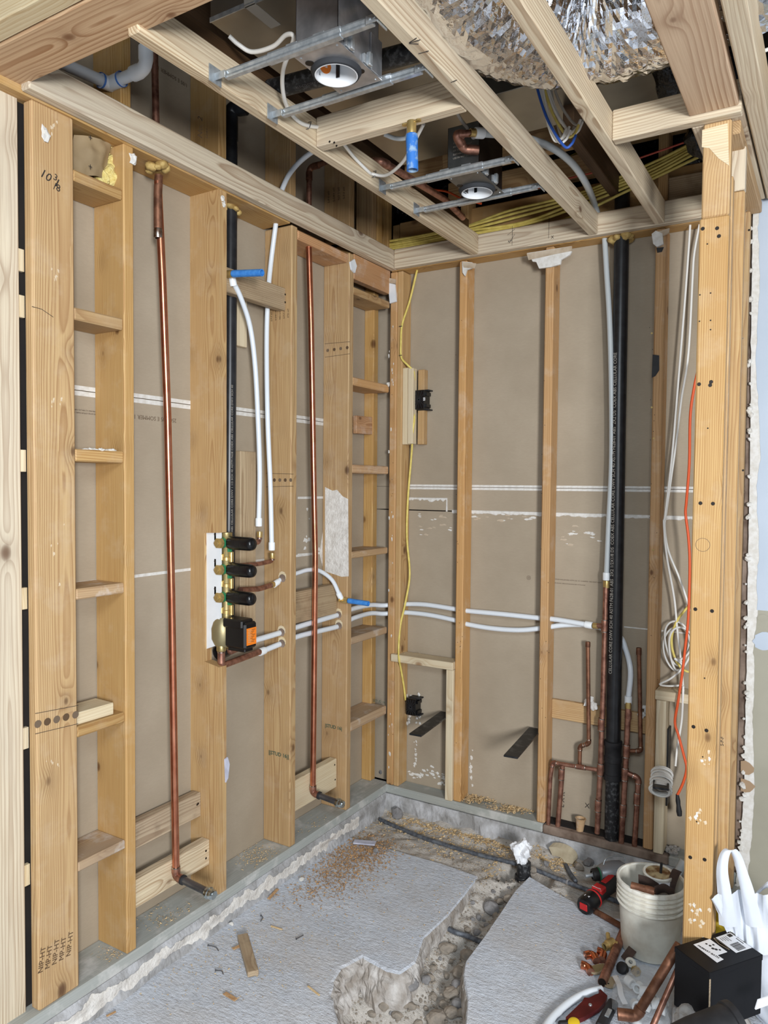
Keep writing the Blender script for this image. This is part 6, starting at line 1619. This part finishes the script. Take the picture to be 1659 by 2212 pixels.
# --- white carrier bag
def carrier():
    y = -.77
    t = thing('plastic_carrier_bag', 'white plastic carrier bag with upright handles behind the black carton', 'bag', (1.80, -.66, SL))
    C = Vector((1.795, -.655, .055)); v, f = ico(5); out = []
    for p in v:
        ang = math.atan2(p.y, p.x); fold = .12*noise.noise(Vector((math.cos(ang)*3.2, math.sin(ang)*3.2, p.z*.5)))+.08*noise.noise(Vector((math.cos(ang)*8, math.sin(ang)*8, p.z*.8+4)))
        k = 1+fold+.06*noise.noise(p*3+Vector((3, 3, 1)))
        w = .175*(1-.22*max(0, p.z))
        out.append(C+Vector((p.x*w*k, p.y*w*.55*k, max(p.z*.185*(1+.05*noise.noise(p*4)), -.168))))
    mk('bag_body', out, f, m_bag, t, True)
    def band(pts, w, wd):
        P = smooth_path(pts, 8); vv = []; ff = []; wd = Vector(wd).normalized()
        for i, q in enumerate(P):
            s = math.sin(math.pi*i/(len(P)-1)); ww = w*(1.35-.65*s)
            for j in range(7):
                a = (j/6-.5); vv.append(q+wd*(ww*a)+Vector((0, -.008*math.sin(math.pi*j/6)-.005*noise.noise(q*14+Vector((j*.5, 0, 0))), .0)))
        for i in range(len(P)-1):
            for j in range(6): ff.append((i*7+j, i*7+j+1, (i+1)*7+j+1, (i+1)*7+j))
        return mk('handle', vv, ff, m_bag, t, True)
    band([U(1572, 2000, 'y', y-.03), U(1565, 1930, 'y', y-.05), U(1560, 1880, 'y', y-.06), U(1566, 1845, 'y', y-.06), U(1579, 1834, 'y', y-.05), U(1592, 1850, 'y', y-.04), U(1605, 1890, 'y', y-.03), U(1617, 1935, 'y', y-.02), U(1630, 2000, 'y', y)], .034, (1, .1, .1))
    band([U(1615, 1995, 'y', y+.06), U(1622, 1950, 'y', y+.08), U(1640, 1926, 'y', y+.10), U(1662, 1910, 'y', y+.11), U(1690, 1920, 'y', y+.12), U(1710, 1990, 'y', y+.12)], .035, (.3, .1, 1))
    v = []; f = []                                       # gathered mouth of the bag
    topl = [U(px, py, 'y', yy) for px, py, yy in ((1536, 1942, y-.06), (1552, 1930, y-.06), (1570, 1936, y-.04), (1590, 1924, y-.01), (1606, 1922, y), (1622, 1930, y), (1640, 1934, y), (1662, 1928, y), (1700, 1935, y))]
    botl = [U(px, py, 'y', yy) for px, py, yy in ((1570, 2012, y-.01), (1576, 2016, y-.01), (1584, 2020, y-.005), (1596, 2030, y), (1610, 2040, y), (1624, 2050, y), (1642, 2060, y), (1666, 2065, y), (1704, 2065, y))]
    n = 12
    T = smooth_path(topl, 6); Bt = smooth_path(botl, 6)
    for j in range(n+1):
        s = j/n
        for i in range(len(T)):
            q = T[i].lerp(Bt[i], s); q.y += .022*noise.noise(Vector((i*.16, s*1.6, 1)))+.006*noise.noise(Vector((i*.5, s*2, 4)))
            v.append(q)
    m = len(T)
    for j in range(n):
        for i in range(m-1): f.append((j*m+i, (j+1)*m+i, (j+1)*m+i+1, j*m+i+1))
    mk('bag_mouth', v, f, m_bag, t, True)
carrier()
# --- black plastic fitting in the near corner
a = U(1500, 2225, 'y', -1.22); e = U(1620, 2185, 'y', -1.12)
t = thing('black_pipe_fitting', 'large black plastic pipe fitting lying in front of the carton', 'pipe fitting', (a.x, a.y, SL))
lathe('body', [(.045, -.06), (.052, 0), (.054, .05), (.056, .10), (.060, .102), (.060, .118), (.050, .120), (.046, .06)], a+Vector((0, 0, -.03)), (e-a), m_blkm, t, 30)
q = U(1640, 2190, 'y', -1.05)
tag(board('paint_stick', U(1634, 2170, 'y', -1.0), U(1668, 2158, 'y', -.95), (0, -.4, 1), .03, .004, m_lblw, None, .0005), 'white strip between the black fitting and the carrier bag', 'strip')
q = U(1553, 1905, 'y', -.70)
tq = thing('yellow_bottle', 'yellow bottle glimpsed behind the end post beside the carrier bag', 'bottle', (1.584, -.68, SL))
lathe('bottle_body', [(0, 0), (.028, .002), (.030, .01), (.030, .22), (.026, .25), (.016, .27), (.014, .29)], (1.584, -.68, SL), (0, 0, 1), m_yelp, tq, 22)
lathe('bottle_cap', [(.017, .285), (.017, .315), (0, .316)], (1.584, -.68, SL), (0, 0, 1), m_yelp, tq, 16)
# milky tube behind the pail
tag(tube('milky_tube', [U(1448, 1915, 'y', -.18), U(1478, 1860, 'y', -.14)], .016, m_pexg, None, 14), 'milky plastic tube leaning between the pail and the end post', 'tube')

# ================================================================== MARKS, TORN BOARD AND FASTENERS ON THE FRAME
def patch(name, pts, ax, v, e, mat, par): return prism(name, [U(a, b, ax, v) for a, b in pts], e, mat, par)
# white board in the valve notch
patch('white_backing', [(436, 1148), (474, 1150), (474, 1392), (445, 1402), (437, 1398), (434, 1250)], 'y', LY[1]+.012, (0, .012, 0), m_white, wl)
patch('torn_paper', [(433, 1190), (437, 1188), (437, 1296), (431, 1280), (434, 1260), (430, 1245)], 'y', LY[1]+.010, (0, .003, 0), m_paper, wl)
# white skim coat left on the last side-wall stud
patch('skim_coat', [(702, 1052), (718, 1060), (728, 1058), (740, 1072), (752, 1078), (753, 1245), (738, 1246), (702, 1234)], 'y', LY[3]-.0012, (0, .001, 0), m_plaster, wl)
patch('skim_coat', [(699, 1078), (702, 1060), (702, 1240), (694, 1215), (690, 1195), (697, 1150)], 'x', DX+.001, (.002, 0, 0), m_plaster, wl)
patch('skim_line', [(643, 1073), (700, 1072), (700, 1077), (643, 1078)], 'x', DX+.001, (.0015, 0, 0), m_gyp, wl)
patch('skim_line', [(643, 1196), (690, 1193), (690, 1197), (643, 1200)], 'x', DX+.001, (.0015, 0, 0), m_gyp, wl)
for k in range(9):
    p = U(R.uniform(646, 690), R.uniform(1085, 1190), 'x', DX+.001); B().blob(p, R.uniform(.004, .012), .8, 1, k, (.15, 1, 1)).mk('plaster_fleck', m_gyp, wl)
# torn scraps along the far top plate
patch('torn_board_scrap', [(1140, 548), (1236, 533), (1236, 545), (1232, 552), (1214, 562), (1212, 572), (1190, 578), (1166, 581), (1160, 567), (1152, 566), (1148, 556)], 'y', -.003, (0, -.010, 0), m_gyp, wb)
patch('torn_board_face', [(1138, 548), (1236, 532), (1236, 542), (1200, 549), (1142, 562)], 'y', -.0135, (0, -.002, 0), m_sheen, wb)
patch('torn_board_scrap', [(1000, 566), (1022, 568), (1028, 574), (1022, 580), (1010, 584), (1006, 597), (1001, 590)], 'y', -.003, (0, -.010, 0), m_gyp, wb)
patch('torn_board_face', [(999, 566), (1029, 569), (1026, 580), (1002, 578)], 'y', -.0135, (0, -.002, 0), m_sheen, wb)
patch('torn_board_scrap', [(1409, 507), (1418, 500), (1432, 506), (1434, 528), (1420, 535), (1412, 528)], 'y', -.003, (0, -.012, 0), m_gyp, wb)
patch('torn_board_face', [(1422, 502), (1447, 494), (1446, 503), (1432, 512), (1424, 510)], 'y', -.004, (0, -.010, 0), m_sheen, wb)
patch('torn_board_face', [(1418, 536), (1434, 534), (1430, 544), (1420, 546)], 'y', -.002, (0, -.003, 0), m_blkm, wb)
patch('torn_board_face', [(1410, 766), (1424, 768), (1424, 800), (1416, 812), (1408, 816)], 'y', -.002, (0, -.003, 0), m_blkm, wb)
patch('torn_board_scrap', [(840, 612), (855, 615), (858, 652), (844, 656)], 'y', -.004, (0, -.009, 0), m_white, wb)
patch('torn_board_face', [(840, 601), (856, 604), (855, 614), (840, 612)], 'y', -.004, (0, -.010, 0), m_sheen, wb)
patch('torn_board_scrap', [(754, 566), (763, 560), (768, 575), (764, 590), (757, 583)], 'x', .002, (.008, 0, 0), m_white, wl)
patch('torn_paper', [(484, 1640), (490, 1635), (494, 1650), (491, 1680), (486, 1690)], 'x', .002, (.005, 0, 0), m_card, wl)
for (px, py) in ((289, 345), (98, 290)): B().blob(U(px, py, 'x', .002), .014, .8, 2, px, (.35, 1, 1.3)).mk('plaster_fleck', m_gyp, wl)
for (px, py, par, ax, v) in ((481, 430, wl, 'x', 0), (483, 442, wl, 'x', 0), (839, 830, wl, 'x', 0)): B().blob(U(px, py, ax, v), .010, .8, 2, px, (.5, 1, 1)).mk('plaster_fleck', m_gyp, par)
# glossy tear marks and plaster smears on the far drywall
rr = random.Random(12)
for k in range(46):
    z_ = k % 3
    px, py = ((rr.uniform(905, 975), rr.uniform(1100, 1160)), (rr.uniform(1020, 1160), rr.uniform(1108, 1125)), (rr.uniform(1205, 1300), rr.uniform(1135, 1180)))[z_]
    p = U(px, py, 'y', DY-.0006); v, f = blob_geo(p, rr.uniform(.003, .010), 1.4, 2, k, (1.6, .06, .45)); mk('tear_fleck', v, f, m_gyp if rr.random() < .5 else m_sheen, wb)
for k in range(30):
    px, py = rr.uniform(880, 962), rr.uniform(1660, 1690)
    p = U(px, py+8*math.sin(px*.1), 'y', DY-.0006); v, f = blob_geo(p, rr.uniform(.003, .008), 1.4, 2, k, (1.4, .06, .8)); mk('plaster_fleck', v, f, m_gyp, wb)
for k in range(14):
    p = U(897+rr.uniform(-3, 3), rr.uniform(1595, 1660), 'y', DY-.0006); v, f = blob_geo(p, rr.uniform(.002, .005), 1.4, 2, k, (1, .06, 1.4)); mk('plaster_fleck', v, f, m_gyp, wb)
for k in range(26):
    px, py = ((869, rr.uniform(1600, 1690)), (1017, rr.uniform(1610, 1700)))[k % 2]
    p = U(px+rr.uniform(-2, 4), py, 'y', DY-.0006); v, f = blob_geo(p, rr.uniform(.002, .006), 1.4, 2, k, (1, .06, 1.5)); mk('plaster_fleck', v, f, m_gyp, wb)
# white drips on the edges of the corner stud
for k in range(26):
    p = U(rr.uniform(838, 850), rr.uniform(680, 1680), 'y', -.001); v, f = blob_geo(p, rr.uniform(.003, .007), .6, 1, k, (.6, .15, 1.6)); mk('plaster_fleck', v, f, m_gyp, wb)
# plaster smudges on the end post and the broad post
for k in range(34):
    px, py = ((rr.gauss(1512, 14), rr.gauss(1965, 14)), (rr.gauss(1506, 10), rr.gauss(1765, 10)), (rr.gauss(1510, 14), rr.gauss(2000, 10)), (rr.gauss(1528, 8), rr.gauss(1640, 8)))[k % 4]
    if not 1484 < px < 1534: continue
    v, f = blob_geo(U(px, py, 'y', PY-.0004), rr.uniform(.0015, .0042), 1.4, 2, k, (1.0, .05, 1.2)); mk('plaster_fleck', v, f, m_smudge if k % 3 else m_gyp, wr)
for k in range(26):
    px, py = ((rr.gauss(120, 12), rr.gauss(280, 12)), (rr.gauss(118, 14), rr.gauss(1180, 40)), (rr.gauss(118, 12), rr.gauss(870, 8)), (rr.gauss(130, 14), rr.gauss(1640, 14)), (rr.gauss(115, 10), rr.gauss(590, 8)))[k % 5]
    if not 82 < px < 158: continue
    v, f = blob_geo(U(px, py, 'x', .0004), rr.uniform(.0012, .0035), 1.4, 2, k, (.05, .8, 1.6)); mk('plaster_fleck', v, f, m_smudge, wl)
for k in range(14):
    g = U(rr.uniform(1436, 1474), rr.uniform(1828, 1846), 'z', .004); stone('rubble_stone', 'rough broken stone in the rubble strip under the walls', (g.x, min(g.y, .07), .006), rr.uniform(.006, .014), (1, .9, .7), m_conc, 300+k, .5, 'rubble stones under the walls', rot=k)
# row-of-dots grade marks
def dots(px0, px1, py0, py1, n, ax, v, e, par, r=.0088):
    for k in range(n):
        t = k/(n-1); p = U(px0+(px1-px0)*t, py0+(py1-py0)*t, ax, v); lathe('grade_dot', [(0, 0), (r, 0), (r, .0005)], p, e, m_inkb if k % 2 else m_pencil, par, 16)
    for dy in (-22 if ax == 'x' else -14, 22 if ax == 'x' else 15):
        a = U(px0-6, py0+dy, ax, v); b = U(px1+6, py1+dy*.9, ax, v); d = Vector(e)*.0004
        prism('grade_line', [a, b, b+Vector((0, 0, .0014)), a+Vector((0, 0, .0014))], d, m_ink, par)
dots(82, 163, 1564, 1544, 5, 'x', .0002, (1, 0, 0), wl, .0106)
dots(708, 750, 757, 751, 4, 'y', LY[3]-.0002, (0, -1, 0), wl, .0072)
dots(581, 628, 1037, 1037, 5, 'y', LY[2]-.0002, (0, -1, 0), wl, .0072)
# writing
def wtext(s, px, py, ax, v, size, xd, yd, mat, par, **k): return text('lettering', s, size, U(px, py, ax, v), xd, yd, mat, par, .0003, **k)
FL = .0006
wtext('10 1', 84, 378, 'x', FL, .034, (0, 1, -.25), (0, .2, 1), m_ink, wl, shear=.2)
wtext('3', 114, 386, 'x', FL, .026, (0, 1, -.3), (0, .3, 1), m_ink, wl)
wtext('/8', 115, 408, 'x', FL, .028, (0, 1, -.1), (0, .2, 1), m_ink, wl)
wtext('| |COM STUD', 143, 205, 'x', FL, .020, (0, -1, -.0), (0, 0, -1), m_inkg, wl, bold=.0003)
wtext('S-DRY 16', 140, 224, 'x', FL, .018, (0, -1, 0), (0, 0, -1), m_inkg, wl)
for k, s in enumerate(('NIP-HT', 'MP-HT', 'NIP-HT', 'MP-HT', 'NIP-HT')): wtext(s, 92+15*k, 2100-9*k, 'x', FL, .022, (0, .15, 1), (0, -1, .1), m_inkb, wl)
for k, s in enumerate(('S-P-F HT', 'S-DRY HT', 'NO 2 HT', 'S-P-F HT', 'STD HT')): wtext(s, 588+9*k, 694-2*k, 'y', LY[2]-FL, .0105, (0, 0, 1), (-1, 0, 0), m_inkb, wl)
for k, s in enumerate(('S-P-F HT', 'S-DRY HT', 'NO 2 HT', 'S-P-F HT')): wtext(s, 712+11*k, 438-3*k, 'y', LY[3]-FL, .0145, (0, 0, 1), (-1, 0, 0), m_inkb, wl)
for (px, py, s) in ((580, 1628, '||STUD 16||'), (702, 1570, '|STUD 16|')): wtext(s, px, py, 'y', (LY[2] if px < 650 else LY[3])-FL, .022, (1, 0, 0), (0, 0, 1), m_inkg, wl, bold=.0004)
wtext('||STUD 16', 806, 1515, 'y', -.0126, .016, (1, 0, 0), (0, 0, 1), m_inkg, wl)
wtext('250 1/05 E SOMMER 12', 381, 905, 'x', DX+FL, .020, (0, -1, 0), (0, 0, -1), m_pencil, wl)
wtext('1/05 E SOMMER 12', 405, 182, 'x', DX+FL, .018, (0, -1, 0), (0, 0, -1), m_pencil, wl)
wtext('FIRE RATED GYPSUM PANEL TYPE X', 209, 894, 'x', DX+FL, .006, (0, -1, 0), (0, 0, -1), m_pencil, wl)
wtext('APPROVED 12.7 MM (1/2) GYPSUM PANEL', 209, 888, 'x', DX+FL, .006, (0, -1, 0), (0, 0, -1), m_pencil, wl)
wtext('L X R', 1218, 1745, 'y', DY-FL, .030, (0.05, 0, 1), (-1, 0, 0), m_ink, wb)
wtext('X', 1263, 1744, 'y', DY-FL, .030, (1, 0, 0), (0, 0, 1), m_ink, wb)
wtext('GYPSUM WALLBOARD ASTM C36  UL CLASSIFIED  FIRE RESISTANCE', 1196, 1252, 'y', DY-FL, .007, (1, 0, 0), (0, 0, 1), m_pencil, wb)
wtext('FOR SPECIFIC APPLICATION DATA SEE CATALOGUE', 1196, 1260, 'y', DY-FL, .006, (1, 0, 0), (0, 0, 1), m_pencil, wb)
lathe('printed_ring', [(.008, 0), (.0095, 0), (.0095, .0004), (.008, .0004)], U(1142, 1248, 'y', DY-FL), (0, -1, 0), m_pencil, wb, 20)
lathe('printed_ring', [(.003, 0), (.0045, 0), (.0045, .0004), (.003, .0004)], U(1142, 1248, 'y', DY-FL), (0, -1, 0), m_pencil, wb, 14)
wtext('STUD', 1556, 1612, 'y', -.6206, .020, (0, 0, 1), (-1, 0, 0), m_ink, wr)
wtext('S-P-F', 1563, 1612, 'y', -.6206, .014, (0, 0, 1), (-1, 0, 0), m_ink, wr)
wtext('No. 2', 437, 300, 'x', .038+FL, .030, (0, 0, 1), (0, -1, 0), m_inkb, ce)
wtext('S-DRY', 449, 300, 'x', .038+FL, .012, (0, 0, 1), (0, -1, 0), m_inkb, ce)
def stroke(pts, ax, v, par, w=.0016, mat=None):
    P = [U(a, b, ax, v) for a, b in pts]; b = B()
    b.tube(P, w/2, 5); b.mk('pencil_mark', mat or m_ink, par)
for pts in (((884, 92), (900, 82)), ((884, 93), (908, 86)), ((884, 94), (904, 95)), ((904, 116), (926, 110)), ((974, 178), (987, 173))): stroke(pts, 'z', HB-.0002, ce, .0022)
stroke(((1107, 488), (1106, 530)), 'y', -.0382, ce); stroke(((1186, 470), (1185, 515)), 'y', -.0382, ce)
stroke(((1112, 495), (1096, 508), (1112, 506), (1100, 525)), 'y', -.0382, ce)
wtext('X', 1190, 516, 'y', -.0385, .018, (1, 0, 0), (0, 0, 1), m_ink, ce); wtext('x+', 1097, 524, 'y', -.0385, .018, (1, 0, 0), (0, 0, 1), m_ink, ce)
stroke(((69, 662), (90, 668), (115, 685)), 'x', .0002, wl)
# fasteners: dark screw and nail heads
def heads(lst, ax, v, e, par, r=.0042, mat=None):
    for (px, py) in lst: lathe('nail_head', [(0, .0008), (r*.9, .0008), (r, 0)], U(px, py, ax, v), e, mat or m_hole, par, 10)
heads([(616, 636), (616, 653)], 'x', -.0298, (1, 0, 0), wl)
heads([(445, 1838), (445, 1854)], 'x', -.0448, (1, 0, 0), wl)
heads([(426, 1738), (428, 1736)], 'x', -.0878, (1, 0, 0), wl)
heads([(723, 1652), (724, 1684)], 'x', -.0448, (1, 0, 0), wl)
heads([(711, 307), (727, 316)], 'x', .9999 if False else .5, (1, 0, 0), ce) if False else None
heads([(712, 306), (727, 315), (722, 308)], 'y', -1.2502, (0, -1, 0), ce, .0035)
heads([(1518, 494), (1549, 493), (1553, 510), (1510, 830), (1536, 825), (1534, 832), (1513, 1087), (1540, 1088), (1502, 1316), (1538, 1320), (1498, 1570), (1526, 1578), (1566, 1973) if False else (1491, 1852), (1522, 1857)], 'y', PY-.0002, (0, -1, 0), wr, .0055)
heads([(1528, 527), (1512, 637), (1535, 633), (1511, 694), (1535, 692), (1535, 712), (1529, 925), (1522, 1465), (1518, 1635), (1505, 1775)], 'y', PY-.0002, (0, -1, 0), wr, .0022)
lathe('pencil_circle', [(.0185, 0), (.0195, 0), (.0195, .0004), (.0185, .0004)], U(1518, 1177, 'y', PY-.0003), (0, -1, 0), m_pencil, wr, 30)
for (px, py) in ((1606, 462), (1601, 587), (1599, 735)): 
    q = U(px, py, 'y', -.06); B().tube([q, q+Vector((.012, -.022, .003))], .0015, 6).mk('bent_nail', m_galv, wr)
heads([(1602, 470), (1618, 497), (1602, 607), (1598, 815), (1605, 1016)], 'y', -.0602, (0, -1, 0), wr, .004)
for (px, py) in ((1408, 720), (1412, 947), (1411, 1188), (1408, 880)): lathe('nail_head', [(0, .001), (.004, .001), (.004, 0)], U(px, py, 'y', -.0002), (0, -1, 0), m_brass, wb, 8)
for k in range(60):
    i = rr.randrange(4); px = (rr.uniform(846, 850), rr.uniform(984, 1000), rr.uniform(1165, 1186), rr.uniform(1402, 1424))[i]; py = rr.uniform(640, 1640)
    lathe('nail_hole', [(0, .0003), (.0016, .0003), (.0016, 0)], U(px, py, 'y', -.0002), (0, -1, 0), m_hole, wb, 7)
heads([(1272, 484), (1273, 477), (1411, 447), (1409, 460), (1011, 520), (1427, 466)], 'y', -.0385, (0, -1, 0), ce, .003)
# holes bored where the tubes pass the studs
def bore(px, py, i, r=.0165):
    lathe('torn_rim', [(0, .0004), (r*1.25, .0004), (r*1.25, 0)], U(px, py-4, 'y', LY[i]-.0002), (0, -1, 0), m_pine, wl, 9)
    lathe('bored_hole', [(0, .0008), (r, .0008), (r, 0)], U(px, py, 'y', LY[i]-.0004), (0, -1, 0), m_rusty, wl, 18)
for (px, py, i) in ((610, 1249, 2), (608, 1366, 2), (609, 1390, 2), (731, 1328, 3), (732, 1352, 3)): bore(px, py, i)
